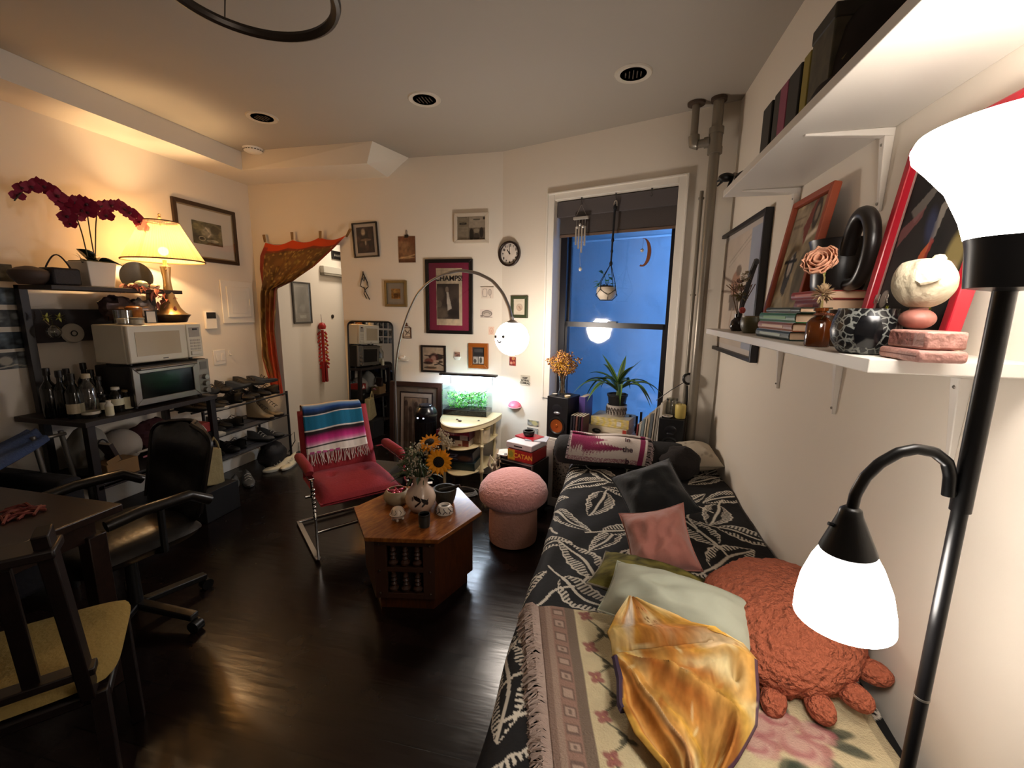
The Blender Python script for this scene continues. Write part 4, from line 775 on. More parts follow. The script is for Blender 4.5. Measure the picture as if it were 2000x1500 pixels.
# folding frame with grey tubes left of the rack front post
t = thing('folding_cart', 'grey tubular folding cart standing left of the rack post', 'cart', (-2.93, 1.66, 0)); M_tube = mat('grey_tube', '#77736d', .35, .6)
for q, (a, bq) in enumerate((((.04, -.02, 0), (-.02, -.06, .80)), ((.04, .10, 0), (-.02, .06, .80)))):
    m = MB(); m.cyl(a, bq, .012, n=10); m.build('upright', M_tube, t)
for z in (.25, .48, .78): m = MB(); m.cyl((.02-.04*z, -.045, z), (.02-.04*z, .075, z), .010, n=10); m.build('crossbar', M_tube, t)
for y in (-.03, .11): m = MB(); m.cyl((.05, y-.01, .03), (.05, y+.01, .03), .03, n=16); m.build('wheel', M_black, t)
# ---------------- shoes
def make_shoe(label, group, upper, sole, lace, high=0, L=.27):
    """toe towards +x; built at the origin with its own sole, upper and laces"""
    t = thing('shoe', label, 'shoe', (0, 0, 0), 0, group); n = 20; W = .045
    prof = []
    for k in range(n):
        a = 2*PI*k/n; x = math.cos(a); y = math.sin(a); wd = W*(1.0+.14*x-.12*(1-abs(x))) ; prof.append((x*L/2, y*wd*(1 if abs(x) < .98 else .9)))
    m = MB(); vs = []
    for z, s in ((0, .96), (.004, 1.0), (.022, 1.02), (.026, .98)): vs += [(x*s, y*s, z+(.012*max(0, x/L*2-.55) if z < .02 else .006*max(0, x/L*2-.5))) for x, y in prof]
    fs = [tuple(range(n-1, -1, -1)), tuple(range(3*n, 4*n))]
    for r_ in range(3): fs += [(r_*n+k, r_*n+(k+1) % n, (r_+1)*n+(k+1) % n, (r_+1)*n+k) for k in range(n)]
    m.add(vs, fs); m.build('sole', sole, t)
    P = np.zeros((13, 11, 3))
    for i in range(13):
        u = -1+2*i/12; x = u*L*.485; wd = W*math.sqrt(max(.02, 1-abs(u)**3.2))*(1+.12*u)
        top = (.085+high if u < -.55 else .085+high-(.05+high)*((u+.55)/1.0)**.8 if u < .45 else .035+.012*(1-u))*(1 if u < .9 else .75)
        top = max(top, .03)
        for j in range(11):
            a = PI*j/10; ya = -math.cos(a); za = math.sin(a)**.6
            P[i, j] = (x, ya*wd*(1-.35*za*(1 if u < .2 else .1)), .022+(top-.022)*za)
    m = MB(); m.grid(P); m.build('upper', upper, t, smooth=60)
    m = MB(); 
    for k in range(4): x = -.005+.022*k; z = .082+high*.6-.016*k; m.tube([(x, -.024, z-.012), (x+.004, 0, z+.003), (x, .024, z-.012)], .0032, 5)
    m.build('laces', lace, t); return t
Mk = lambda n_, c_, **k: mat('shoe_'+n_, c_, .6, **k)
blk, brn, gry, wht, crm, ltn = Mk('black', '#0f0d0b'), Mk('brown', '#2a1d15'), Mk('grey', '#4c4a48'), Mk('white', '#b9b2a4'), Mk('cream', '#cfc3a4'), Mk('tan', '#8a7658')
def place(t, x, y, z, rz, rx=0): t.location = (x, y, z); t.rotation_euler = (rx, 0, rz)
sr = thing('shoe_rack', 'dark three-tier shoe rack in the corner by the doorway', 'shoe rack', (-3.14, 3.02, 0)); M_rk2 = mat('shoe_rack_dark', '#191414', .5)
for x in (-.17, .17):
    for y in (-.42, .46): MB().cyl((x, y, 0), (x, y, .70), .011, n=10).build('post', M_rk2, sr)
for z in (.27, .47, .68):
    m = MB(); 
    for x in (-.17, -.06, .06, .17): m.cyl((x, -.42, z), (x, .46, z), .008, n=8)
    m.build('tier', M_rk2, sr)
    if z < .6: MB().bx(-.165, .165, -.41, .45, z-.006, z+.004).build('liner', mat('liner_grey', '#55555a', .6), sr, smooth=0)
GT = 'dark shoes on the shoe rack'
pa = make_shoe('dark low shoe on the tiers of the shoe rack', GT, blk, Mk('darksole', '#100e0d'), brn); place(pa, -3.12, 2.66, .492, .15)
i = 0
for z, ys_ in ((.492-.0, [2.76, 2.88, 2.98]), (.285, [2.66, 2.76, 2.9, 3.0]), (.69, [2.64, 2.75, 2.87, 2.98, 3.08, 3.19, 3.3, 3.4])):
    for y in ys_:
        i += 1; s = dup(pa); place(s, -3.12+.02*math.sin(i*2.3), y, z, .15*math.sin(i*1.7)+(PI if i % 4 == 3 else 0))
for k, y in enumerate((2.70, 2.83, 2.97, 3.10, 3.24, 3.37)):
    s = dup(pa, label='dark shoe heaped on top of the shoe rack shoes'); s['group'] = 'shoes heaped on top of the rack'; place(s, -3.14+.03*math.sin(k*3), y, .785, .5*math.sin(k*2.1)+PI/2*(k % 2), .25*math.sin(k))
wb = make_shoe('white-soled shoe at the left front of the rack top', None, blk, wht, gry); place(wb, -3.02, 2.70, .69, .5)
ws = make_shoe('pale white shoe on the lower tier beside the tote bag', None, wht, Mk('offwhite', '#a8a090'), gry, .02); place(ws, -3.04, 2.66, .475, .7)
bt = make_shoe('tan suede boot on the middle tier, left of its pair', None, ltn, brn, brn, .12); place(bt, -3.08, 3.26, .475, .1)
b2 = dup(bt, label='tan suede boot on the middle tier, right of its pair, nearest the doorway'); place(b2, -3.08, 3.38, .475, .1)
gy = make_shoe('grey strapped shoe on the right end of the low tier', None, gry, blk, wht); place(gy, -3.06, 3.22, .285, .1); g2 = dup(gy, label='grey strapped shoe nearest the doorway on the low tier'); place(g2, -3.06, 3.34, .285, .1)
s1 = make_shoe('cream running shoe on the floor, front of its pair by the doorway', None, crm, Mk('solewhite', '#d2c9b5'), wht, .01, .29); p = on_z(545, 916, 0); place(s1, p.x, p.y, 0, R(-112))
s2 = dup(s1, label='cream running shoe on the floor, rear of its pair by the door jamb'); p = on_z(566, 910, 0); place(s2, p.x, p.y, 0, R(-75))
gs = make_shoe('grey sneaker on the floor in front of the shoe rack', None, gry, Mk('soleg', '#6b6764'), wht, 0, .28); p = on_z(485, 943, 0); place(gs, p.x, p.y, 0, R(-40)); g3 = dup(gs, label='second grey sneaker on the floor nearest the tote bag'); p = on_z(455, 955, 0); place(g3, p.x, p.y, 0, R(-55))
ds = make_shoe('black shoe on the floor behind the office chair, left of two', None, blk, Mk('soleg', '#6b6764'), gry); p = on_z(400, 985, 0); place(ds, p.x, p.y, 0, R(-30)); d2 = dup(ds, label='black shoe on the floor behind the office chair, right of two'); p = on_z(415, 968, 0); place(d2, p.x+.03, p.y+.12, 0, R(-20))
# backpack dark at rack end
m = crumple(14, .11, .13, .13, 20, 14, .2); m.v = [(x, y, max(0, z+.12)) for x, y, z in m.v]; t = thing('dark_pouch', 'dark bag slumped on the floor at the right end of the shoe rack', 'bag', (-3.02, 3.30, 0)); m.build('pouch', mat('pouch_dark', '#1d1818', .7, bump=(20, .3)), t); MB().tube([(.09, .10, .12), (.12, .16, .22), (.10, .18, .30), (.08, .14, .26)], .004, 6).build('strap', M_black, t)
# tote bag
A = [on_x(x, y, -2.72) for x, y in ((393, 952), (441, 945), (433, 874), (404, 880))]; t = thing('tote_bag', 'cream canvas tote bag standing behind the office chair', 'bag', A[0]*.5+A[1]*.5); o = Vector(t.location)
m = MB(); a, b_, c_, d_ = [v-o for v in A]; k = Vector((-.07, 0, 0)); m.hexa([a, b_, b_+k, a+k, d_, c_, c_+k, d_+k]); m.build('bag', mat('canvas_cream', '#b5a273', .85, bump=(14, .6, .02), var=.12), t, bevel=.012)
m = MB(); e0, e1 = d_+(c_-d_)*.25, d_+(c_-d_)*.8; m.tube([e0, e0+Vector((0, .01, .05)), (e0+e1)/2+Vector((0, 0, .085)), e1+Vector((0, -.01, .05)), e1], .007, 6); m.build('handle', mat('canvas_cream', '#b5a273', .85), t)
st = MB(); tag(st.bx(-.12, .12, -.14, .14, 0, max(.05, o.z-.004)).build('shoe_box', mat('dark_carton', '#1d1a19', .7), loc=(o.x-.05, o.y, 0), bevel=.004), 'low dark box under the tote bag', 'box')
# ---------------- desk
M_desk = wood('desk_dark', '#1b110d', '#2a1a14', .32)
t = thing('desk', 'dark brown wooden desk table at the lower left', 'desk', (-2.3, .35, 0)); 
MB().bx(-.28, .50, -1.1, .85, .71, .74).build('tabletop', M_desk, t, bevel=.004)
MB().bx(-.22, .44, -1.04, .79, .62, .71).build('apron', M_desk, t, bevel=.002)
for x in (-.21, .43):
    for y in (-1.03, .78): MB().bx(x-.03, x+.03, y-.03, y+.03, 0, .64).build('leg', M_desk, t, bevel=.003)
t = thing('red_ribbon_pile', 'small tangle of reddish ribbon on the desk', 'ribbon', on_z(22, 1007, .741)); m = MB(); rg = random.Random(6)
for k in range(22):
    a = rg.uniform(0, 6.3); p = Vector((rg.uniform(-.05, .06), rg.uniform(-.06, .06), 0)); d = Vector((math.cos(a), math.sin(a), 0))
    m.tube([p-d*.04+Vector((0, 0, .004)), p+Vector((0, 0, .008+.012*rg.random())), p+d*.04+Vector((0, 0, .004))], .0045, 5)
m.build('ribbon', mat('ribbon_red', '#6a2a24', .7, var=.4, vscale=40), t)
# ---------------- office chair
M_lth = mat('black_leather', '#15110e', .32, bump=(14, .25, .01)); oc = thing('office_chair', 'black leather office chair with padded arms behind the desk', 'chair', (-2.10, 1.43, 0), R(-12))
def cushion(w, d, h, nu=18, nv=18, pinch=.0, seam=.03):
    m = MB()
    for sgn in (1, -1):
        P = np.zeros((nu, nv, 3))
        for i in range(nu):
            for j in range(nv):
                u, v = -1+2*i/(nu-1), -1+2*j/(nv-1); e = ((1-abs(u)**3.5)*(1-abs(v)**3.5))**.5
                P[i, j] = (u*w/2*(1-pinch*(1-v*v))*(1-.10*abs(v)**6), v*d/2*(1-pinch*(1-u*u))*(1-.10*abs(u)**6), sgn*h/2*e)
        if sgn < 0: P = P[::-1]
        m.grid(P)
    return m
m = MB(); n1, n2 = 22, 14
P = np.zeros((n1, n2, 3))
def backshape(front):
    P = np.zeros((n1, n2, 3))
    for i in range(n1):
        v = i/(n1-1)
        for j in range(n2):
            u = -1+2*j/(n2-1); wd = .25*(1-.12*(1-v)) * (math.sqrt(max(0, 1-((v-.82)/.19)**2)) if v > .82 else (1 if v > .1 else .75+2.5*v)); wd = max(wd, .06)
            bul = .04*(1-u*u)**.5*(1+.35*math.sin(v*PI*3.2)); P[i, j] = (u*wd, .20+.10*v+.05*u*u*(-1)-front*bul*(1 if front > 0 else .5), .46+.46*v)
    return P
m.grid(backshape(1)); m.grid(backshape(-1)[::-1]); 
bkp = m.build('backrest', M_lth, oc, smooth=70)
m = MB(); Pb = backshape(0); m.tube([tuple(Pb[i, 0]) for i in range(3, n1-1)]+[tuple(Pb[n1-1, j]) for j in range(0, n2, 3)]+[tuple(Pb[i, n2-1]) for i in range(n1-1, 2, -1)], .012, 6); m.build('piping', M_lth, oc)
m = cushion(.50, .50, .13); m.v = [(x, y-.06, z+.46) for x, y, z in m.v]; m.build('seat', M_lth, oc, smooth=70)
for q in (-1, 1):
    m = MB(); m.tube([(q*.28, .18, .60), (q*.285, .10, .655), (q*.285, -.08, .66), (q*.28, -.20, .645)], lambda t_: .024, 10); m.build('armrest', M_lth, oc)
    m = MB(); m.tube([(q*.22, -.02, .43), (q*.285, -.02, .45), (q*.29, -.02, .64)], .014, 8); m.build('arm_support', M_black, oc)
MB().cyl((0, -.03, .10), (0, -.03, .42), .028, .022, 14).build('gas_lift', M_black, oc)
for k in range(5):
    a = 2*PI*k/5+.3; m = MB(); m.beam((0, -.03, .11), (.30*math.cos(a), -.03+.30*math.sin(a), .075), .045, .03); m.build('base_leg', M_black, oc, bevel=.006)
    cst = MB(); cst.cyl((.30*math.cos(a)-.02*math.sin(a), -.03+.30*math.sin(a)+.02*math.cos(a), .028), (.30*math.cos(a)+.02*math.sin(a), -.03+.30*math.sin(a)-.02*math.cos(a), .028), .028, n=16); cst.build('caster', M_black, oc)
# ---------------- dining chair in the near left corner
dc = thing('dining_chair', 'dark slat-back wooden chair with mustard seat cushion in the lower left corner', 'chair', (-1.60, .75, 0), R(-132)); M_dk = wood('chair_dark', '#120b0a', '#1d1210', .4)
m = cushion(.46, .44, .05); m.v = [(x, y, z+.475) for x, y, z in m.v]; m.build('seat_cushion', mat('cushion_mustard', '#8f7a42', .85, bump=(80, .3)), dc, smooth=70)
MB().bx(-.215, .215, -.205, .205, .415, .45).build('seat', M_dk, dc, bevel=.008)
for x in (-.195, .195):
    MB().beam((x, -.19, 0), (x, -.18, .42), .036).build('leg', M_dk, dc, bevel=.003); m = MB(); m.beam((x, .23, 0), (x, .21, .46), .036); m.beam((x*.9, .21, .455), (x*.86, .31, .98), .05, .03); m.build('leg', M_dk, dc, bevel=.003)
MB().beam((-.2, .225, .54), (.2, .225, .54), .045, .022).build('lower_rail', M_dk, dc, bevel=.003); MB().beam((-.19, .30, .93), (.19, .30, .93), .09, .024).build('top_rail', M_dk, dc, bevel=.005)
for x in (-.09, 0, .09): MB().beam((x*.9, .226, .55), (x, .296, .90), .034, .014, (0, 1, 0)).build('slat', M_dk, dc, bevel=.002)
# ---------------- dark armchair and denim by the left wall
ac = thing('dark_armchair', 'dark upholstered armchair against the left wall at the photo edge', 'chair', (-2.99, 1.22, 0)); M_up = mat('dark_upholstery', '#131118', .85, bump=(40, .3))
MB().bx(-.32, .30, -.36, .36, .08, .40).build('base', M_up, ac, bevel=.03); MB().bx(-.34, -.18, -.36, .36, .38, .84).build('backrest', M_up, ac, bevel=.05, seg=4); MB().bx(-.18, .31, -.25, .25, .40, .50).build('seat_cushion', M_up, ac, bevel=.03)
for q in (-1, 1): MB().bx(-.30, .30, q*.36-.055, q*.36+.055, .30, .60).build('arm', M_up, ac, bevel=.03, seg=3)
for x in (-.28, .26):
    for y in (-.32, .32): MB().cyl((x, y, 0), (x, y, .09), .022, .026).build('foot', M_black, ac)
t = thing('denim_jeans', 'blue denim jeans draped over the dark armchair', 'clothing', (-2.95, 1.40, .60)); nu, nv = 14, 22; P = np.zeros((nu, nv, 3))
for i in range(nu):
    for j in range(nv):
        u = -1+2*i/(nu-1); v = j/(nv-1); P[i, j] = (-.05+u*(.10+.09*v), .24-.62*v, .17-.15*v**.8+.012*math.sin(u*9+v*4)+.05*(1-u*u)*(1-v))
m = MB(); m.grid(P); m.build('legs', mat('denim', '#3a4a6e', .85, bump=(90, .4), var=.2, vscale=12), t, solid=.012, smooth=180); MB().box((-.05, -.37, .03), (.30, .03, .012)).build('waistband', mat('denim_band', '#8a90a0', .8), t, bevel=.003)
MB().cyl((-.02, -.10, .15), (-.02, -.10, .158), .008).build('rivet', M_black, t)
# ================================================================= PICTURE WALL, FLOOR STANDING THINGS
# leaning mirror
def rrect(w, h, r, n=6):
    pts = []
    for cx, cz, a0 in ((w/2-r, h/2-r, 0), (-w/2+r, h/2-r, PI/2), (-w/2+r, -h/2+r, PI), (w/2-r, -h/2+r, 1.5*PI)):
        pts += [(cx+r*math.cos(a0+PI/2*k/n), cz+r*math.sin(a0+PI/2*k/n)) for k in range(n+1)]
    return pts
mh = 1.37; mw = .445; mx = (-2.352-1.908)/2
t = thing('mirror', 'tall round-cornered mirror with thin black frame leaning on the wall', 'mirror', (mx, YB-.08, 0), 0, None, (R(-2.0), 0, R(1.5)))
pts = rrect(mw, mh, .05); m = MB(); m.prism([(x, z+mh/2) for x, z in pts], 0, .014); m.v = [(x, .004+z, y) for x, y, z in m.v]; fix_normals(m.build('backing', M_black, t, smooth=0))
m = MB(); m.v = [(x, 0, z+mh/2) for x, z in pts]; m.f = [tuple(range(len(pts)))]; m.build('glass', mat('mirror_silver', '#e4e4e0', .015, 1.0), t, smooth=0)
m = MB(); m.tube([(x, 0, z+mh/2) for x, z in pts], .008, 6, closed=True); m.build('frame', M_black, t)
cb = thing('cardboard_box', 'tan cardboard box on the floor by the left wall, seen in the mirror', 'box', (-3.05, .05, 0)); MB().bx(-.2, .2, -.2, .2, 0, .42).build('carton', mat('cardboard', '#8a6a42', .8), cb, bevel=.004); MB().bx(.2, .201, -.06, .06, .22, .3).build('tape_label', M_paper, cb, smooth=0)
# big leaning frame
w, h = .508, .835
c = Canvas(44, 76, '#8c7460'); c.noise(5, .3, 31); 
for x0, x1, y0, y1, col in ((.0, .16, .1, 1, '#5e4434'), (.2, .34, .2, 1, '#4f382b'), (.42, .6, .12, 1, '#6b5040'), (.62, .75, .3, 1, '#453026'), (.8, .95, .18, 1, '#7a6350')): c.rect(x0, y0, x1, y1, col, .8); c.ell((x0+x1)/2, y0, .08, .05, '#4a352a', .9)
c.noise(10, .35, 32)
framed('large_leaning_frame', 'large dark brown frame with layered mats leaning on the wall behind the aquarium stand', 'picture', (-1.678, YB-.075, h/2), w, h, 0, '#2d1912', .042, c, d=.03, mats=[(.05, '#7b6a5a'), (.014, '#2b1a14'), ((.03, .035), '#b7a392'), (.006, '#3a241c')], rot=(R(-5), 0, 0), glass=True)
t = thing('pedestal_fan', 'black cylindrical tower fan standing left of the aquarium stand', 'fan', (-1.455, 3.27, 0))
MB().lathe([(.10, 0), (.105, .01), (.105, .04), (.09, .05), (.09, .60), (.095, .61), (.095, .64), (.09, .66), (.07, .69), (.03, .70), (0, .70)], n=32).build('body', mat('fan_black', '#101014', .25), t)
m = MB()
for k in range(26): a = -PI+PI*k/25; m.box((.0915*math.cos(a), .0915*math.sin(a), .33), (.004, .004, .48))
m.build('grille', M_black, t, smooth=0); MB().lathe([(.05, .695), (.055, .702), (.05, .708), (0, .708)], n=24).build('dial', mat('fan_dial', '#2b2b30', .2), t)
for q in (-.03, .02): MB().box((q, -.092, .61), (.012, .003, .01)).build('bright_reflection', glow('reflection_white', '#dfe6ff', 2.5), t, smooth=0)  # two bright reflections on the black body, put in as glowing marks
# low grey case with clutter behind the armchair
t = thing('grey_case', 'low grey case on the floor behind the red armchair', 'case', (-1.86, 3.10, 0)); MB().bx(-.22, .20, -.14, .14, 0, .20).build('shell', mat('case_grey', '#4b4742', .5), t, bevel=.02); MB().tube([(-.06, -.15, .15), (-.05, -.18, .16), (.05, -.18, .16), (.06, -.15, .15)], .008, 6).build('handle', M_black, t)
# ---------------- half-moon aquarium stand
M_cream = mat('cream_lacquer', '#cdbb92', .35, var=.08, vscale=20); ex, ey = -1.12, 3.58
t = thing('tiered_stand', 'cream half-moon tiered stand carrying the aquarium', 'stand', (ex, ey, 0))
def dshape(rx, ry, n=36): return [(rx*math.cos(PI+PI*k/n), ry*math.sin(PI+PI*k/n)) for k in range(n+1)]
for z, rx_, ry_, th, nm in ((.60, .245, .54, .05, 'top'), (.405, .215, .50, .012, 'shelf'), (.195, .215, .50, .012, 'shelf')):
    m = MB(); m.prism(dshape(rx_, ry_), z-th, z); m.build(nm, M_cream, t, bevel=.004)
m = MB(); m.prism(dshape(.25, .548), .588, .598); m.build('rim', mat('cream_rim', '#d9cba8', .3), t, bevel=.004)
for x, y in ((.175, -.385), (-.13, -.42), (.19, -.04), (-.19, -.04)):
    m = MB(); m.lathe([(.011, 0), (.016, .01), (.011, .03), (.012, .18), (.02, .19), (.02, .205), (.012, .215), (.012, .39), (.019, .40), (.019, .412), (.012, .42), (.013, .545), (.017, .55)], (x, y, 0), 14); m.build('leg', M_cream, t)
# aquarium
tx0, tx1, ty0, ty1, tz0, tz1 = -1.352, -.958, 3.385, 3.575, .601, .862
t = thing('aquarium', 'small rectangular glass aquarium full of green plants under a light bar', 'aquarium', ((tx0+tx1)/2, (ty0+ty1)/2, tz0)); W_, D_, H_ = (tx1-tx0)/2, (ty1-ty0)/2, tz1-tz0
M_tank = clear('tank_glass', (.97, 1, .99), .01, .02); g = .003
MB().bx(-W_, W_, -D_, -D_+g, 0, H_).bx(-W_, W_, D_-g, D_, 0, H_).bx(-W_, -W_+g, -D_+g, D_-g, 0, H_).bx(W_-g, W_, -D_+g, D_-g, 0, H_).build('glass', M_tank, t, smooth=0)
MB().bx(-W_+.004, W_-.004, -D_+.004, D_-.004, .002, .045).build('substrate', mat('aquasoil', '#1d1512', .9, bump=(90, 1, .01)), t, smooth=0)
MB().bx(-W_+.004, W_-.004, -D_+.004, D_-.004, H_-.04, H_-.038).build('water_surface', clear('water_top', (.85, .95, 1), .08, .08, bump=(25, .6)), t, smooth=0)
gr = [mat('weed_a', '#4fae28', .5), mat('weed_b', '#358a22', .5), mat('weed_c', '#86d048', .5), mat('weed_d', '#1c4a1a', .5)]
rg = random.Random(12)
for k in range(4):
    m = MB()
    for q in range(230):
        x = rg.uniform(-W_+.03, W_-.03); y = rg.uniform(-D_+.02, D_-.02); z0 = .045+rg.random()*.13; 
        m.leaf((x, y, z0), (rg.uniform(-1, 1), rg.uniform(-.6, .6), rg.uniform(-.1, 1)), rg.uniform(.02, .045), .009, .2, .1, 3)
    m.build('water_weed', gr[k], t)
m = MB()
for q in range(9):
    p = Vector((rg.uniform(-.15, .1), rg.uniform(-.06, .04), .05+.12*rg.random())); m.tube([p, p+Vector((.05, 0, .03)), p+Vector((.10, .01, .02)), p+Vector((.16, 0, .05))], .004, 6)
m.build('driftwood', mat('driftwood', '#5c6a34', .7), t)
TANK_C = Vector(((tx0+tx1)/2, (ty0+ty1)/2-.02, .926))
t = thing('aquarium_light', 'thin black light bar above the aquarium', 'light', (TANK_C.x+.015, TANK_C.y, .935)); MB().bx(-.255, .25, -.035, .035, 0, .016).build('housing', M_black, t, bevel=.004); MB().bx(-.23, .23, -.025, .025, -.003, .0).build('led_strip', glow('led_cool', '#cfe4ff', 14), t, smooth=0)
for q in (-.19, .19):
    m = MB(); m.tube([(q, .06, -.002), (q, .075, -.03), (q, .08, -.09)], .003, 6); m.build('bracket', M_black, t)
# small bits on the stand top
for k, (x, y, r_) in enumerate(((893, 820, .008), (898, 823, .012), (935, 822, .007))):
    p = on_z(x, y, .601); tag(MB().sph((0, 0, r_*.5), (r_*1.5, r_, r_*.5), 10, 6).build('pebble', mat('pebble_dark', '#4a3426' if k < 2 else '#b5ab98', .5), loc=p), ('dark pebble on the stand top, the smaller left one', 'dark pebble on the stand top, the larger one', 'pale pebble on the stand top near the tank corner')[k], 'pebble')
# boxes on the stand shelves
def boxed(name, label, cat, x0, x1, y0, y1, z0, z1, m, fr=None, cv=None, rz=0):
    t = thing(name, label, cat, ((x0+x1)/2, (y0+y1)/2, z0), rz); w, d, h = x1-x0, y1-y0, z1-z0
    MB().bx(-w/2, w/2, -d/2, d/2, 0, h).build('carton', m, t, bevel=.002)
    if cv is not None: panel(cv, w*.98, h*.96, 'printed_face', t, -d/2-.0008, center=(0, h/2))
    return t
c = Canvas(60, 24, '#7d2338'); c.rect(0, .55, 1, 1, '#1d1214'); c.rect(.72, .4, .95, .95, '#b8a8a0', .7); c.ell(.4, .3, .25, .12, '#c9909c', .5); c.noise(8, .25, 3)
bx_ = boxed('game_box', 'burgundy and black game box on the stand\'s upper shelf', 'box', -1.31, -1.03, 3.14, 3.42, .462, .535, mat('box_burgundy', '#5c1c2c', .4), cv=c); text_mesh('title', 'Love', .035, mat('print_pale', '#d9b8bc', .6), bx_, (-.02, -.1425, .052), (PI/2, 0, 0))
c = Canvas(60, 24, '#cfc3ae'); c.rect(.78, 0, 1, 1, '#7a3a2a'); c.ell(.5, .4, .05, .3, '#3a2a22'); c.rect(.05, .1, .2, .9, '#b8a890'); c.ell(.7, .8, .06, .15, '#8a4a3a'); c.noise(8, .15, 5)
boxed('game_box', 'pale patterned box under the burgundy box on the stand', 'box', -1.30, -1.04, 3.16, 3.42, .406, .461, mat('box_pale', '#b9aa90', .6), cv=c)
t = thing('patterned_tin', 'round floral tin at the right of the stand\'s upper shelf', 'tin', (-.985, 3.33, .406)); c_ = mat('floral_tin', '#b5a284', .5, var=.7, vscale=22); MB().lathe([(.065, 0), (.07, .004), (.07, .125), (0, .128)], n=28).build('tin', c_, t); MB().lathe([(.07, .115), (.074, .116), (.074, .135), (.06, .14), (0, .14)], n=28).build('lid', mat('tin_gold', '#a58f5a', .4, .4), t)
boxed('dark_game_box', 'dark blue-green box on the stand\'s lower shelf', 'box', -1.28, -1.0, 3.18, 3.42, .196, .262, mat('box_teal', '#142526', .35))
c = Canvas(50, 26, '#1a1820'); c.line([(.1, .3), (.5, .25), (.45, .5), (.2, .55), (.5, .75)], .05, '#6d6a80', .8); c.ell(.75, .6, .2, .25, '#6b4534', .8, .6)
boxed('dark_game_box', 'dark box with a violet zigzag drawing stacked on the teal box', 'box', -1.29, -1.02, 3.19, 3.42, .263, .345, mat('box_night', '#1b1820', .4), cv=c)
m = MB(); P_ = []
for k in range(80): a = k*.32; P_.append((.11*math.cos(a)*(1-.002*k), .07*math.sin(a)*(1-.002*k), .006+.0004*k))
m.tube(P_, .004, 6); tag(m.build('coiled_cable', mat('cable_grey', '#8a8680', .5), loc=(-1.08, 3.16, 0)), 'grey cable coiled on the floor under the stand', 'cable')
m = MB(); m.tube([on_z(x, y, .006) for x, y in ((880, 958), (905, 950), (930, 955), (950, 966), (962, 985), (975, 1015))], .005, 6); tag(m.build('white_cable', mat('cable_white', '#c9c2b5', .5)), 'white cable looping over the floor behind the hexagonal table', 'cable')
# ---------------- black cabinet with games
cd = Vector((.9416, -.3367, 0)); cn = Vector((.3367, .9416, 0)); cf = Vector((-.755, 2.935, 0)); cw_, cdp, ch = .305, .25, .42; crz = -WA
t = thing('side_cabinet', 'low black cabinet beside the white radiator cover', 'cabinet', cf+cd*cw_/2+cn*cdp/2, crz)
M_cab = mat('cabinet_black', '#0f0e10', .3); MB().bx(-cw_/2, cw_/2, -cdp/2+.012, cdp/2, .02, ch).build('carcass', M_cab, t, bevel=.003)
MB().bx(-cw_/2+.01, cw_/2-.01, -cdp/2, -cdp/2+.012, .05, ch-.03).build('door', mat('cabinet_door', '#131215', .2), t, bevel=.002)
m = MB(); m.beam((-cw_/2, -cdp/2, ch-.004), (cw_/2, -cdp/2, ch-.004), .006); m.beam((cw_/2-.004, -cdp/2, .02), (cw_/2-.004, -cdp/2, ch), .006); m.build('edge_trim', mat('trim_alu', '#8f8b86', .3, .8), t, smooth=0)
for x in (-.12, .12):
    for y in (-.1, .1): MB().cyl((x, y, 0), (x, y, .022), .015).build('foot', M_black, t)
def cabpt(u, v, z): return cf+cd*u+cn*v+Vector((0, 0, z))
t = thing('board_game_box', 'red and yellow CATAN board game box on the black cabinet', 'board game', cabpt(.19, .125, ch+.001), crz); w_, d_, h_ = .205, .22, .085
MB().bx(-w_/2, w_/2, -d_/2, d_/2, 0, h_).build('box', mat('catan_red', '#9c1f24', .4), t, bevel=.003)
c = Canvas(60, 24, '#a3201f'); c.rect(0, 0, .3, 1, '#c9a02c'); c.ell(.14, .45, .1, .3, '#8a9a3a', .8); c.rect(0, .86, 1, 1, '#7a1518', .8); c.noise(6, .2, 2); panel(c, w_*.98, h_*.97, 'printed_side', t, -d_/2-.001, center=(0, h_/2))
text_mesh('title', 'CATAN', .046, mat('catan_gold', '#d9a53a', .4), t, (.028, -d_/2-.0015, h_*.5), (PI/2, 0, 0), bold=.001)
z = ch+.001+h_+.001
t = thing('white_console', 'white flat box lying on the CATAN box', 'box', cabpt(.185, .125, z), crz-.05); MB().bx(-.11, .11, -.11, .11, .006, .05).build('shell', mat('console_white', '#d2ccd0', .35), t, bevel=.006); MB().bx(-.10, .10, -.1, .1, 0, .006).build('base', mat('console_grey', '#8a8690', .5), t, smooth=0); MB().bx(-.04, .03, -.111, -.109, .022, .03).build('slot', M_black, t, smooth=0)
t = thing('photo_papers', 'loose photo papers sticking out behind the white flat box', 'papers', cabpt(.25, .18, z+.0), crz+.3); MB().bx(-.09, .07, -.06, .07, 0, .006).build('sheets', mat('paper_mixed', '#b9bcc9', .4, var=.5, vscale=18), t, smooth=0); t.location.z = z+.052
t = thing('red_book', 'red book on top of the white flat box', 'book', cabpt(.17, .19, z+.051), crz-.2); MB().bx(-.09, .09, -.065, .065, 0, .012).build('cover', mat('book_red', '#a11a2a', .4), t, bevel=.002); MB().bx(-.086, .0905, -.061, .061, .003, .009).build('pages', M_paper, t, smooth=0)
t = thing('black_bowl', 'small black stone bowl on the red book', 'bowl', cabpt(.165, .185, z+.0638)); MB().lathe(vess(.032, .042, .035, .009, .042), n=24).build('bowl', mat('stone_black', '#1d1c1a', .4), t); MB().lathe([(.033, .036), (.044, .036), (.044, .04), (.033, .04), (.033, .036)], n=24).build('rim', mat('stone_rim', '#2b2a27', .35), t)
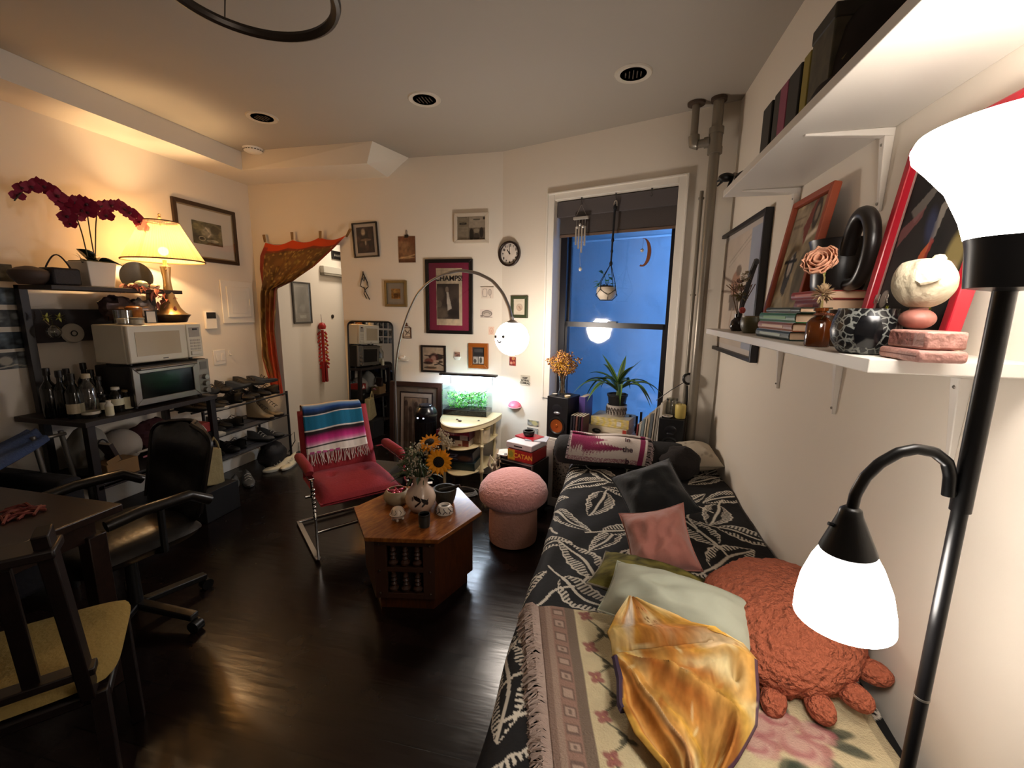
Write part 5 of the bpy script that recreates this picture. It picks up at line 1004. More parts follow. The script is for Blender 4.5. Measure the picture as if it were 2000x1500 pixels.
t = thing('white_plate', 'white plate on the left of the black cabinet', 'plate', cabpt(.03, .08, ch+.001)); MB().lathe([(0, 0), (.04, 0), (.058, .018), (.075, .024), (.074, .027), (.055, .022), (.037, .006), (0, .006)], n=32).build('plate', M_white, t); MB().lathe([(0, .006), (.012, .007), (.014, .012), (.008, .018), (0, .019)], n=12).build('knob_bit', mat('grey_bit', '#8f8a84', .5), t)
m = crumple(21, .06, .04, .05, 16, 12, .3); m.v = [(x, y, max(0, z_+.045)) for x, y, z_ in m.v]; tag(m.build('cloth_pouch', mat('cloth_natural', '#cbbfa8', .85), loc=cabpt(.075, .19, ch+.001)), 'small natural cloth pouch behind the white plate', 'pouch')
# tied cloth hanging at the cabinet's left side
t = thing('tied_cloth', 'cream cloth tied in a bow hanging down the left side of the cabinet', 'cloth', cabpt(-.02, .02, ch)); M_tie = mat('tie_cloth', '#c2b49c', .85, bump=(40, .3), var=.15, vscale=25)
nu, nv = 10, 18; P = np.zeros((nv, nu, 3))
for i in range(nv):
    v = i/(nv-1)
    for j in range(nu): u = -1+2*j/(nu-1); wdt = .022+.05*max(0, v-.25)**1.2; P[i, j] = (-.02*v-.03*v*v+u*wdt, -.01-.012*math.cos(u*7+v*3)*(.3+v), -.05-.36*v)
m = MB(); m.grid(P); m.build('tail', M_tie, t, smooth=180, solid=.004)
for q, a in ((-1, .1), (1, .05)):
    m = MB(); m.tube([(0, -.01, -.05), (q*.035, -.02, -.01+a*.2), (q*.045, -.025, -.06), (q*.02, -.025, -.09), (0, -.01, -.05)], lambda t_: .006+.008*math.sin(PI*t_), 8); m.build('loop', M_tie, t)
MB().sph((0, -.015, -.05), (.016, .014, .018), 12, 8).build('knot', M_tie, t); m = MB(); m.tube([(0, -.005, -.05), (.003, .0, .01), (.012, .015, .055)], lambda t_: .014-.004*t_, 8); m.build('top_end', M_tie, t)
# postcards on the wall above the cabinet
for k, (tl, br, lb, a, b_) in enumerate((((1031, 819), (1052, 833), 'upper postcard with pale yellow picture stuck near the window casing', '#8a8a86', '#c9bf8a'), ((1030, 834), (1051, 856), 'lower grey postcard stuck near the window casing', '#6a6a68', '#b9b9b5'))):
    l, w, h, rz = hang('win', tl, br); c = photo_canvas(a, b_, 60+k, 24, 20); c.ell(.65, .5, .25, .35, b_, .8, .5)
    t = thing('postcard', lb, 'postcard', l-WN*.004, rz); panel(c, w, h, 'picture', t, -.0008); MB().bx(-w/2, w/2, 0, .002, -h/2, h/2).build('card', M_paper, t, smooth=0)
# ---------------- arc lamp
M_chrome = mat('chrome', '#b8b4b0', .12, 1.0); GLOBE_C = on_y(1000, 661, 2.85)
t = thing('arc_lamp', 'arched steel floor lamp with round white smiling globe shade', 'lamp', (-1.775, 3.33, 0))
AO = Vector(t.location); px_ = [(772, 760), (772, 730), (776, 690), (784, 650), (797, 610), (815, 572), (838, 550), (866, 535), (900, 528), (932, 533), (962, 548), (982, 572), (995, 602), (999, 625)]
pts = []
for i, (x, y) in enumerate(px_): q = i/(len(px_)-1); pts.append(on_y(x, y, 3.33+(2.85-3.33)*q)-AO)
pts = [Vector((pts[0].x*.6, 0, .06)), Vector((pts[0].x, 0, pts[0].z*.5))]+pts
sm_ = [Vector(along([tuple(v) for v in pts], i/90)) for i in range(91)]
for _ in range(3): sm_ = [sm_[0]]+[(sm_[i-1]+sm_[i]*2+sm_[i+1])/4 for i in range(1, 90)]+[sm_[90]]
m = MB(); m.tube(sm_, lambda q: .0085+.003*(q > .62), 10); m.build('arc', mat('arc_steel', '#a8a29c', .3, .85), t)
MB().lathe([(.12, 0), (.125, .01), (.12, .05), (.02, .06), (0, .06)], n=32).build('base', mat('base_marble', '#2b2826', .3), t)
gl = GLOBE_C-AO; gm = glow('globe_glow', '#fff2e4', GLOBE_E)
MB().sph(gl, .114, 32, 24).build('globe_shade', gm, t); m = MB(); m.lathe([(.045, .088), (.052, .10), (.03, .114), (.012, .125), (.011, .145), (0, .145)], gl, 20); m.build('collar', mat('arc_steel', '#a8a29c', .3, .85), t)
vd = (Vector((0, 0, EYE))-GLOBE_C).normalized(); sx = vd.cross(Vector((0, 0, 1))).normalized()*-1; up = sx.cross(vd)*-1; up = up if up.z > 0 else -up
def on_globe(a, b_, r_=.115):
    d = (vd+sx*a+up*b_).normalized(); return gl+d*r_
M_face = mat('face_ink', '#3a3230', .6)
for a, b_ in ((-2.2, .2), (-.55, .10)): m = MB(); m.sph(on_globe(a, b_), .012, 12, 8); m.build('eye', M_face, t)
m = MB(); m.tube([on_globe(-1.55+.13*k, -.22-.16*math.sin(PI*k/6)) for k in range(7)], .0055, 6); m.build('smile', M_face, t)
# ---------------- red armchair with serape
M_redv = mat('red_fabric', '#860f1c', .8, bump=(70, .25), var=.15, vscale=6, sheen=.05)
CH = Vector((-1.625, 2.43, 0)); CT = R(49)
ch_ = thing('red_armchair', 'red upholstered armchair with chrome cantilever frame', 'chair', CH, CT); ch_.scale = (.88, .92, .95)
nu, nv = 26, 24; P = np.zeros((nu, nv, 3)); Q = np.zeros((nu, nv, 3))
for i in range(nu):
    for j in range(nv):
        u, v = -1+2*i/(nu-1), -1+2*j/(nv-1); e = ((1-abs(u)**5)*(1-abs(v)**4))**.5; dm = sum(math.exp(-(((u-a)/.09)**2+((v-b_)/.09)**2)) for a, b_ in ((-.42, .2), (.42, .2)))
        P[i, j] = (u*.285, v*.28, .37+.06*e-.028*dm-.02*(v < -.3)*(-v-.3)); Q[i, j] = (u*.285, v*.28, .37-.06*e-.03*max(0, -v)*0)
m = MB(); m.grid(P); m.grid(Q[::-1]); m.build('seat', M_redv, ch_, smooth=70)
def bkpt(u, v, off):      # u -1..1 across, v 0..1 up, off towards the sitter (-y)
    y = .24+.20*v-.04*v*v; z = .36+.47*v; n = Vector((0, -.92, .38)); return Vector((u*.285*(1-.06*v), y, z))+n*off
P = np.zeros((nu, nv, 3)); Q = P.copy()
for i in range(nu):
    for j in range(nv):
        u, v = -1+2*i/(nu-1), j/(nv-1); e = ((1-abs(u)**6)*(1-abs(2*v-1)**6))**.5; P[i, j] = bkpt(u, v, .045*e+.02*abs(u)**3*e); Q[i, j] = bkpt(u, v, -.045*e)
m = MB(); m.grid(P); m.grid(Q[::-1]); m.build('backrest', M_redv, ch_, smooth=70)
for q in (-1, 1):
    m = MB(); m.tube([(q*.325, -.20, .555), (q*.325, -.17, .575), (q*.325, .10, .575), (q*.325, .16, .565)], lambda t_: .032 if .03 < t_ < .97 else .026, 12); m.build('arm_pad', M_redv, ch_)
    m = MB(); pth = [(q*.325, .34, .015), (q*.325, -.24, .015), (q*.325, -.30, .03), (q*.325, -.29, .30), (q*.325, -.24, .44), (q*.325, -.255, .535), (q*.325, .18, .54), (q*.31, .30, .50)]
    for a, b_ in zip(pth, pth[1:]): m.beam(a, b_, .034, .012, (1, 0, 0) if abs(a[1]-b_[1]) < .1 else (0, 0, 1)) if abs(a[1]-b_[1]) >= .1 else m.beam(a, b_, .012, .034, (0, 1, 0))
    m.build('frame_side', M_chrome, ch_, smooth=0, bevel=.002); m = MB()
    for k in range(7): m.sph((q*.325, -.285+.0*k, .31+.028*k-.0), .013, 8, 6)
    m.build('decorative_beads', M_chrome, ch_)
m = MB(); m.cyl((-.325, -.285, .20), (.325, -.285, .20), .011, n=12); m.cyl((-.325, .32, .02), (.325, .32, .02), .011, n=12); m.build('crossbar', M_chrome, ch_)
m = MB(); m.cyl((-.325, 0, .33), (.325, 0, .33), .012, n=12); m.build('seat_bar', M_chrome, ch_)
bands = [(0, '#1d4a8a'), (.10, '#1d4a8a'), (.12, '#d9cfc0'), (.135, '#c2451c'), (.17, '#d9781c'), (.185, '#d9b04a'), (.2, '#d9cfc0'), (.21, '#c2611c'), (.24, '#e0a030'), (.25, '#e0d0b0'), (.27, '#6a8ab0'), (.30, '#1d4a8a'), (.36, '#12233f'), (.385, '#101a2b'), (.39, '#e0d8d0'), (.40, '#e0d8d0'), (.405, '#0f6a8c'), (.62, '#0f6a8c'), (.625, '#e0d8d0'), (.64, '#e0d8d0'), (.645, '#15100f'), (.69, '#2b1020'), (.70, '#5e1238'), (.75, '#a8186a'), (.80, '#c93a86'), (.845, '#d88ab0'), (.87, '#e0c8cc'), (.88, '#15100f'), (.893, '#15100f'), (.90, '#e0d6cc'), (1.0, '#e0d6cc')]
def ramp(v):
    for (a, ca), (b_, cb_) in zip(bands, bands[1:]):
        if v <= b_: k = (v-a)/(b_-a+1e-9); return tuple(x*(1-k)+y*k for x, y in zip(lin(ca), lin(cb_)))
    return lin(bands[-1][1])
nu, nv = 30, 140; P = np.zeros((nv, nu, 3)); col = np.zeros((nv, nu, 3)); ML = Matrix.Translation(CH) @ Matrix.Rotation(CT, 4, 'Z')
def serape_pt(u, s):      # s 0 at the rear hem, rises, crosses the top at ~.22 and comes down the front
    if s < .2: v = .62+.38*s/.2; p = bkpt(u, v, -.052); 
    elif s < .3: a = (s-.2)/.1*PI; p = bkpt(u, 1, 0)+Vector((0, .05*math.cos(a), .016+.022*math.sin(a)))
    else: v = 1-(s-.3)/.7*.66; p = bkpt(u, v, .058+.006*math.sin(u*9)); 
    p.x += -.015; return p
for i in range(nv):
    s = i/(nv-1)
    for j in range(nu):
        u = (-1+2*j/(nu-1))*.83; p = serape_pt(u, s); p.z += .004*math.sin(u*5+s*3); P[i, j] = p; sk = s+.018*math.sin(u*2.6)*(s > .3); col[i, j] = ramp(min(1, max(0, sk)))
        if .3 < s < .98: col[i, j] *= .92+.08*math.sin(j*2.1)
sv = thing('serape_blanket', 'striped blue, pink and white fringed blanket draped over the red armchair back', 'blanket', CH, CT); sv.scale = (.88, .92, .95); m = MB(); m.grid(P, col); m.build('cloth', paintmat('woven_cloth', .85, bump=(300, .25)), sv, smooth=180, solid=.005)
m = MB(); rg = random.Random(8)
for k in range(46):
    u = (-1+2*(k+.5)/46)*.83; p = serape_pt(u, 1.0); a = p+Vector((rg.uniform(-.012, .012), -.012, -.035)); b_ = a+Vector((rg.uniform(-.02, .02), -.015+rg.uniform(-.01, .01), -.035+rg.uniform(-.02, .005))); m.tube([p, a, b_], .0026, 5)
m.build('fringe', mat('fringe_white', '#cdbdb5', .85), sv); m = MB()
for u0 in (-.75, -.58, -.41, -.24, -.07): m.add([serape_pt(u0, .975)+Vector((0, -.004, 0)), serape_pt(u0+.11, .975)+Vector((0, -.004, 0)), serape_pt(u0+.11, 1)+Vector((0, -.006, -.004)), serape_pt(u0, 1)+Vector((0, -.006, -.004))], [(0, 1, 2, 3)])
m.build('woven_squares', mat('weave_pink', '#b04a80', .8), sv, smooth=0)
# ---------------- hexagonal coffee table
TC = Vector((-.963, 2.03, 0)); ZTB = .42; hexr = .352; ang0 = math.atan2(1.698-2.03, -1.083+.963)
M_wal = wood('walnut_top', '#6b3a16', '#8a5222', .22, (3, 14, 3)); M_wald = wood('walnut_side', '#3a1c0e', '#52290f', .35, (14, 14, 2)); M_carv = mat('carved_dark', '#3c2216', .5)
t = thing('coffee_table', 'hexagonal walnut coffee table with carved spindle panels', 'table', TC, ang0)
def hexp(r_): return [(r_*math.cos(k*PI/3), r_*math.sin(k*PI/3)) for k in range(6)]
MB().prism(hexp(hexr), ZTB-.022, ZTB).build('tabletop', M_wal, t, smooth=0, bevel=.003)
rb_ = .30
m = MB(); m.prism(hexp(rb_-.03), .0, .07); m.build('plinth', M_wald, t, smooth=0)
for k in range(6):
    a0, a1 = k*PI/3, (k+1)*PI/3; p, q = Vector((rb_*math.cos(a0), rb_*math.sin(a0), 0)), Vector((rb_*math.cos(a1), rb_*math.sin(a1), 0)); mid = (p+q)/2; ex_ = (q-p).normalized(); nn = mid.normalized(); L_ = (q-p).length
    carved = k in (0, 4)
    m = MB(); zb, zt_ = .07, ZTB-.022
    if not carved:
        i_ = -nn*.02; m.add([p+Vector((0, 0, zb)), q+Vector((0, 0, zb)), q+Vector((0, 0, zt_)), p+Vector((0, 0, zt_)), p+i_+Vector((0, 0, zb)), q+i_+Vector((0, 0, zb)), q+i_+Vector((0, 0, zt_)), p+i_+Vector((0, 0, zt_))], [(0, 1, 2, 3), (7, 6, 5, 4), (0, 4, 5, 1), (2, 6, 7, 3), (1, 5, 6, 2), (0, 3, 7, 4)]); m.build('side_panel', M_wald, t, smooth=0)
        continue
    def fb(u0, u1, z0, z1, d0=.02, d1=0):
        c0 = [p+ex_*(L_*u0)-nn*d0, p+ex_*(L_*u1)-nn*d0, p+ex_*(L_*u1)+nn*d1, p+ex_*(L_*u0)+nn*d1]
        m.hexa([v+Vector((0, 0, z0)) for v in c0]+[v+Vector((0, 0, z1)) for v in c0])
    fb(0, .2, zb, zt_); fb(.8, 1, zb, zt_); fb(.2, .8, zt_-.045, zt_); fb(.2, .8, zb, zb+.03); fb(.2, .8, .215, .24); m.build('carved_frame', M_carv, t, smooth=0, bevel=.002)
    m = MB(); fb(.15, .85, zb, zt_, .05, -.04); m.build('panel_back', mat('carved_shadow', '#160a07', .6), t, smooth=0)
    for z0, z1 in ((zb+.03, .215), (.24, zt_-.045)):
        H = z1-z0
        for n_, u in enumerate((.3, .5, .7)):
            b_ = p+ex_*(L_*u)-nn*.012+Vector((0, 0, z0)); m = MB(); rr = [.010, .022, .024, .010, .016, .008, .017, .009, .015, .010, .012]; m.lathe([(0, 0)]+[(r_, H*(i+.5)/11) for i, r_ in enumerate(rr)]+[(0, H)], b_, 12); m.build('spindle', M_carv, t)
    m = MB()
    for u in (.08, .92):
        for z in (.10, .22, .36): m.sph(p+ex_*(L_*u)+nn*.002+Vector((0, 0, z)), .006, 8, 6)
    m.build('nail_heads', mat('nail_pewter', '#5a4a42', .3, .7), t)
# things on the table
def ontab(px, py): return on_z(px, py, ZTB+.001)
p = ontab(819, 998); FV = Vector((p.x, p.y+.02, p.z)); t = thing('flower_vase', 'pale ceramic vase with dark leaf motif and ruffled rim on the hexagonal table', 'vase', FV)
wob = lambda a, z: 1+(.10*math.sin(a*5) if z > .185 else (.05*math.sin(a*5) if z > .17 else 0))
M_vase = mat('vase_ceramic', '#cdb5a0', .25, var=.08, vscale=10, coat=.3)
MB().lathe([(0, 0), (.045, 0), (.055, .006), (.078, .045), (.082, .075), (.07, .11), (.045, .135), (.038, .155), (.043, .178), (.06, .20), (.066, .21), (.06, .207), (.036, .178), (.032, .155), (.036, .135), (0, .12)], n=40, wob=wob).build('body', M_vase, t)
m = MB()
def onv(a, z, rr): return Vector((rr*math.cos(a), rr*math.sin(a), z))
af = math.atan2(-FV.y, -FV.x)
for da, dz, ln, sg in ((-.35, .02, .05, 1), (.1, .02, .055, 1), (.45, .03, .05, -1), (-.05, .05, .045, -1)):
    o_ = len(m.v)
    for i in range(7):
        q = i/6; z = .03+dz+ln*q*.8; a = af+da+sg*.35*q*(1+.3*q); wz = .012*math.sin(PI*min(1, q+.08)); rr = .0835 if z < .085 else .081
        m.v += [tuple(onv(a-wz/rr, z-wz*.4, rr)), tuple(onv(a+wz/rr, z+wz*.4, rr))]
    m.f += [(o_+2*i, o_+2*i+1, o_+2*i+3, o_+2*i+2) for i in range(6)]
m.build('leaf_motif', mat('motif_dark', '#1d1412', .3), t)
m = MB(); m.tube([onv(af-.5-.02*k, .085+.02*math.sin(k*.9), .080-.0015*k*.2) for k in range(8)], .0016, 5); m.tube([onv(af-.3+.03*k, .10+.012*math.cos(k*.8), .077) for k in range(7)], .0014, 5); m.build('swirl_motif', mat('motif_grey', '#6f625c', .4), t)
# bouquet: every bloom its own part
t = thing('bouquet', 'bunch of two sunflowers, white filler flowers and greenery in the vase', 'flowers', FV+Vector((0, 0, .16)))
BO = Vector(t.location); M_gr = mat('stem_green', '#3c4a22', .6); M_gl = mat('leaf_green', '#2c3d1c', .55, var=.3, vscale=30); M_wf = mat('white_filler', '#b9ad95', .8); M_sun = mat('sunflower_petal', '#e8960c', .55, var=.15, vscale=40); M_disc = mat('sunflower_disc', '#1c0f08', .9, bump=(200, 1))
rg = random.Random(15); m = MB(); lf = MB()
for k in range(20):
    e = BO+Vector((rg.uniform(-.10, .09), rg.uniform(-.09, .05), rg.uniform(.07, .22))); m.tube([(rg.uniform(-.015, .015), rg.uniform(-.015, .015), -.10), (e-BO)*.45+Vector((0, 0, .01)), e-BO], .0028, 5)
m.build('stems', M_gr, t)
for k in range(90):
    a = rg.uniform(0, 6.28); rr = rg.uniform(.02, .085); z = rg.uniform(.03, .18); lf.leaf((rr*math.cos(a), rr*math.sin(a), z), (math.cos(a), math.sin(a), rg.uniform(-.5, .6)), rg.uniform(.04, .08), rg.uniform(.012, .022), .3, .2, 5)
for k in range(14):
    a = PI+rg.uniform(-.7, .6); lf.leaf((.03*math.cos(a), .03*math.sin(a), .04), (math.cos(a), math.sin(a)*.7, rg.uniform(-.1, .4)), rg.uniform(.10, .16), .02, .35, .2, 6)
lf.build('leaves', M_gl, t)
def filler(px, py, dy, n, s):
    c_ = on_y(px, py, FV.y+dy)-BO; m = MB(); r2 = random.Random(px)
    for k in range(n): v = Vector((r2.gauss(0, s), r2.gauss(0, s), r2.gauss(0, s))); m.sph(c_+v, r2.uniform(.003, .006), 6, 4)
    m.build('filler_cluster', M_wf, t)
for a in ((795, 900, -.04, 40, .018), (806, 885, -.03, 40, .018), (818, 872, 0, 40, .018), (830, 880, .02, 36, .016), (800, 920, -.04, 30, .016), (868, 858, .04, 46, .016), (878, 866, .04, 40, .014), (862, 848, .05, 40, .014), (812, 905, -.06, 30, .016), (846, 878, .0, 30, .014)): filler(*a)
def sunflower(px, py, dy, nrm, r_):
    c_ = on_y(px, py, FV.y+dy)-BO; x, y, z = frame_of(nrm); z = Vector(nrm).normalized(); m = MB(); 
    for ring in range(2):
        for k in range(15):
            a = 2*PI*(k+.5*ring)/15; d = x*math.cos(a)+y*math.sin(a)+z*(.12-.25*ring); m.leaf(c_+d*r_*.3, d, r_*rg.uniform(.72, .88), r_*.32, 0, .12, 5, side=z.cross(d))
    m.build('sunflower_petals', M_sun, t); o_ = t.children[-1]
    m = MB(); m.sph(c_+z*.004, (r_*.44, r_*.44, r_*.16), 16, 8, Matrix((x, y, z)).transposed()); m.build('sunflower_disc', M_disc, o_)
    m = MB(); m.tube([c_-z*.01, c_-z*.03+Vector((0, 0, -.03)), Vector((0, 0, .0))], .004, 6); m.build('sunflower_stem', M_gr, o_)
sunflower(857, 902, -.05, (.25, -1, .05), .066); sunflower(839, 864, .03, (-.05, -.45, 1), .06)
# other pieces on the table
p = ontab(771, 985); t = thing('stoneware_bowl', 'beige stoneware bowl of wrapped candies on the hexagonal table', 'bowl', p+Vector((0, .03, 0))); MB().lathe(vess(.05, .056, .075, .005, .075), n=32).build('bowl', mat('stoneware', '#9b8a6c', .5, var=.15, vscale=20), t); CB = Vector(t.location)
for k in range(6):
    a = k*1.1; tw = thing('wrapped_candy', 'pink foil-wrapped candy in the beige stoneware bowl', 'candy', CB+Vector((.026*math.cos(a)*(k > 0), .026*math.sin(a)*(k > 0), .06+.006*(k % 2))), a, 'candies in the stoneware bowl'); MB().sph((0, 0, 0), (.018, .011, .009), 10, 6).build('wrapper', mat('candy_foil', '#b5485a', .25, .3, var=.5, vscale=60), tw); m = MB(); 
    for q in (-1, 1): m.cyl((q*.016, 0, 0), (q*.028, 0, .002), .003, .010, 8)
    m.build('twist_ends', mat('candy_foil', '#b5485a', .25), tw)
p = ontab(777, 1015); t = thing('footed_jar', 'tiny white footed lidded jar painted with dark lines on the hexagonal table', 'jar', p); M_ptd = mat('painted_white', '#cdbba8', .3)
MB().lathe([(0, .012), (.022, .012), (.033, .02), (.04, .032), (.041, .034), (.036, .036), (.034, .05), (.026, .064), (.012, .071), (0, .072)], n=28).build('body', M_ptd, t)
m = MB()
for k in range(8): a = k*PI/4; m.tube([onv(a, .038, .0355), onv(a+.3, .05, .034), onv(a+.1, .062, .0275)], .0013, 5)
m.tube([onv(2*PI*k/24, .0335, .041) for k in range(24)], .0012, 5, True); m.build('painted_lines', mat('motif_dark', '#1d1412', .3), t)
for k in range(4): a = k*PI/2+.4; MB().sph((.024*math.cos(a), .024*math.sin(a), .007), .008, 8, 6).build('foot', M_ptd, t)
p = ontab(829, 1027); t = thing('dark_tumbler', 'small dark grey-green cup at the front of the hexagonal table', 'cup', p); MB().lathe(vess(.027, .029, .065, .003, .029), n=24).build('cup', mat('cup_dark', '#2b2d2a', .35, var=.4, vscale=30), t); MB().lathe([(.027, .055), (.0295, .056), (.0295, .066), (.027, .066), (.027, .055)], n=24).build('rim', mat('cup_rim', '#1c1c1a', .3), t)
p = ontab(863, 988); t = thing('mortar', 'dark stone mortar behind the painted candle holder', 'mortar', p+Vector((0, .05, 0))); MB().lathe(vess(.046, .066, .085, .01, .06), n=32).build('bowl', mat('mortar_stone', '#2e2c22', .55, bump=(60, .4)), t); MO = Vector(t.location)
t = thing('pestle', 'dark pestle lying across the stone mortar', 'pestle', MO+Vector((0, 0, .068))); m = MB(); m.tube([(-.03, -.01, .0), (.03, .0, .018), (.085, .01, .036)], lambda q: .013-.005*q, 10); m.build('pestle', mat('pestle_stone', '#1d1c18', .4), t)
p = ontab(867, 1002); t = thing('candle_holder', 'small domed white candle holder painted with black lines on the hexagonal table', 'candle holder', p+Vector((0, .01, 0))); MB().lathe([(0, 0), (.046, 0), (.047, .006), (.043, .025), (.033, .042), (.027, .044), (.024, .04), (.022, .03), (0, .028)], n=28).build('body', mat('holder_white', '#d5ccc0', .3), t)
m = MB()
for k in range(9): a = k*2*PI/9; m.tube([onv(a, .008, .0478), onv(a+.28, .022, .0452), onv(a+.02, .036, .038)], .0022, 5); m.tube([onv(a+.28, .022, .0452), onv(a+.5, .012, .0475)], .0018, 5)
m.build('painted_lines', mat('motif_dark', '#1d1412', .3), t); MB().cyl((0, 0, .027), (0, 0, .034), .018).build('wax', mat('wax_dark', '#3a3430', .5), t)
p = ontab(822, 950); t = thing('paper_slip', 'folded pale paper slip at the back of the hexagonal table', 'paper', p, .4); MB().box((0, 0, .006), (.11, .05, .002), Matrix.Rotation(.12, 3, 'Y')).build('sheet', mat('slip_pink', '#c9a89c', .7), t, smooth=0); MB().box((.045, .02, .012), (.05, .06, .002), Matrix.Rotation(-.2, 3, 'X')).build('sheet', M_paper, t, smooth=0)
# ---------------- mushroom stool
M_bcl = mat('pink_boucle', '#d89e9a', .9, bump=(55, .9, .012), sheen=.3)
t = thing('mushroom_stool', 'pink boucle mushroom-shaped stool beside the bed', 'stool', (-.548, 2.58, 0))
MB().lathe([(0, 0), (.135, 0), (.155, .012), (.16, .05), (.157, .20), (.15, .27)], n=40).build('stem', mat('pink_stem', '#c79482', .9, bump=(60, .6, .01)), t)
MB().lathe([(0, .255), (.15, .258), (.19, .27), (.22, .30), (.226, .335), (.215, .375), (.18, .42), (.12, .455), (.06, .472), (0, .477)], n=48).build('cap', M_bcl, t)
# ================================================================= WINDOW CORNER
ZR = .545
# radiator cover along the window wall
t = thing('radiator_cover', 'white radiator cover with dark mesh grille under the window', 'radiator cover', ww(1.1, -.15, 0), -WA); M_rc = mat('cover_white', '#d5cdc4', .5)
s0, s1 = -.50, .455
m = MB(); m.bx(s0, s1, -.15, .148, ZR-.02, ZR); m.bx(s0, s0+.02, -.15, .148, 0, ZR-.02); m.bx(s1-.02, s1, -.15, .148, 0, ZR-.02); m.bx(s0+.02, s1-.02, -.15, -.132, ZR-.09, ZR-.02); m.bx(s0+.02, s1-.02, -.15, -.132, 0, .07); m.bx(s0+.02, s0+.075, -.15, -.132, .07, ZR-.09); m.build('cabinet', M_rc, t, bevel=.003)
gm_ = mat('mesh_grille', '#5b5048', .5, .3); nt = gm_.node_tree; vo = nt.nodes.new('ShaderNodeTexVoronoi'); vo.inputs['Scale'].default_value = 70; tc = nt.nodes.new('ShaderNodeTexCoord'); rp = nt.nodes.new('ShaderNodeValToRGB')
rp.color_ramp.elements[0].position = .25; rp.color_ramp.elements[0].color = (*lin('#16120f'), 1); rp.color_ramp.elements[1].position = .45; rp.color_ramp.elements[1].color = (*lin('#7d7064'), 1)
nt.links.new(tc.outputs['Object'], vo.inputs['Vector']); nt.links.new(vo.outputs['Distance'], rp.inputs[0]); nt.links.new(rp.outputs[0], nt.nodes['Principled BSDF'].inputs['Base Color'])
MB().bx(s0+.075, s1-.02, -.14, -.136, .07, ZR-.09).build('grille', gm_, t, smooth=0)
t = thing('sill_board', 'black board lying across the radiator cover and window sill', 'board', ww(1.135, -.03, ZR), -WA); MB().bx(-.30, .47, -.10, .15, .001, .018).build('board', mat('board_black', '#0e0d10', .25), t, smooth=0, bevel=.002); MB().bx(-.30, .47, -.104, -.10, -.006, .018).build('front_edge', M_black, t, smooth=0)
ZQ = ZR+.0195
def wthing(name, label, cat, s, dep, z, rz=0, group=None): return thing(name, label, cat, ww(s, dep, z), -WA+rz, group)
# speakers
M_spk = mat('speaker_black', '#0f0f12', .45); M_cop = mat('copper_cone', '#b5622a', .3, .7)
def speaker(label, s, dep, z, w, d, h, rz, cone):
    t = wthing('bookshelf_speaker', label, 'speaker', s, dep, z, rz)
    MB().bx(-w/2, w/2, -d/2, d/2, 0, h).build('cabinet', M_spk, t, bevel=.004)
    m = MB(); m.lathe([(w*.28, 0), (w*.40, .001), (w*.40, .006), (w*.34, .008), (w*.30, .004), (w*.28, 0)], n=32); m.v = [(x, -d/2-z_, y+h*.3) for x, y, z_ in m.v]; m.build('woofer_ring', M_black, t)
    m = MB(); m.lathe([(0, -.001), (w*.10, -.001), (w*.29, .002)], n=32); m.v = [(x, -d/2-.002-z_, y+h*.3) for x, y, z_ in m.v]; m.build('woofer_cone', cone, t)
    m = MB(); m.sph((0, -d/2, h*.3), (w*.09, .008, w*.09), 14, 8); m.build('dust_cap', cone, t)
    m = MB(); m.lathe([(.0, .003), (w*.16, .003), (w*.24, .0)], n=32); m.v = [(x, -d/2-.001-z_, y*.8+h*.72) for x, y, z_ in m.v]; m.build('horn', mat('horn_dark', '#1b1b1f', .3), t)
    MB().sph((0, -d/2-.002, h*.615), (w*.16, .01, w*.07), 14, 8).build('tweeter', mat('tweeter_grey', '#8f8f92', .3, .6) if cone is M_cop else cone, t); return t  # speaker in shadow gets a darker tweeter, its shade put into the colour
speaker('black bookshelf speaker with copper cone on the left end of the radiator cover', .70, -.19, ZR+.001, .175, .2, .315, -.05, M_cop)
speaker('black speaker in shadow at the right end of the sill, by the pipes', 1.495, -.17, ZR+.001, .155, .17, .26, .1, mat('cone_dark', '#2a2b30', .3, .4))
ZSP = ZR+.317
# dried flowers in glass vase on the left speaker
q_ = on_w(1098, 772, -.17); t = wthing('dried_flower_vase', 'clear glass vase of dried yellow flowers on the left speaker', 'flowers', q_[0], -.17, ZSP)
MB().lathe([(0, .0), (.03, 0), (.03, .01), (.022, .05), (.026, .11), (.034, .15), (.032, .15), (.024, .11), (.02, .05), (0, .012)], n=24).build('glass', M_jar, t)
rg = random.Random(3); m = MB()
for k in range(26): a = rg.uniform(0, 6.3); rr = rg.uniform(.0, .02); e = Vector((rr*3.5*math.cos(a), rr*3.5*math.sin(a), rg.uniform(.17, .24))); m.tube([(rr*.6*math.cos(a), rr*.6*math.sin(a), .01), (rr*.5*math.cos(a+1), rr*.5*math.sin(a+1), .11), e], .0018, 4)
m.build('stems', mat('dry_stem', '#6b5034', .8), t)
for nm, col, n_, lo, hi in (('yellow_heads', '#b5842a', 520, .0, .85), ('tan_heads', '#a3754a', 420, .45, 1.0), ('brown_heads', '#6a4632', 240, .6, 1.0)):
    m = MB()
    for k in range(n_):
        a = rg.uniform(0, 6.3); ph = rg.uniform(.05, 2.1); rr = .118*rg.uniform(lo, hi)**.5+.01; rr *= 1+.45*noise.noise(Vector((math.cos(a)*1.8, math.sin(a)*1.8, ph*2.2))); dn = .5*rr*max(0, ph-1.1); m.sph(((rr*1.05-dn)*math.sin(ph)*math.cos(a), (rr-dn)*math.sin(ph)*math.sin(a), .205+rr*.85*math.cos(ph)), rg.uniform(.003, .007), 5, 4)
    m.build(nm, mat('dry_'+nm, col, .9), t)
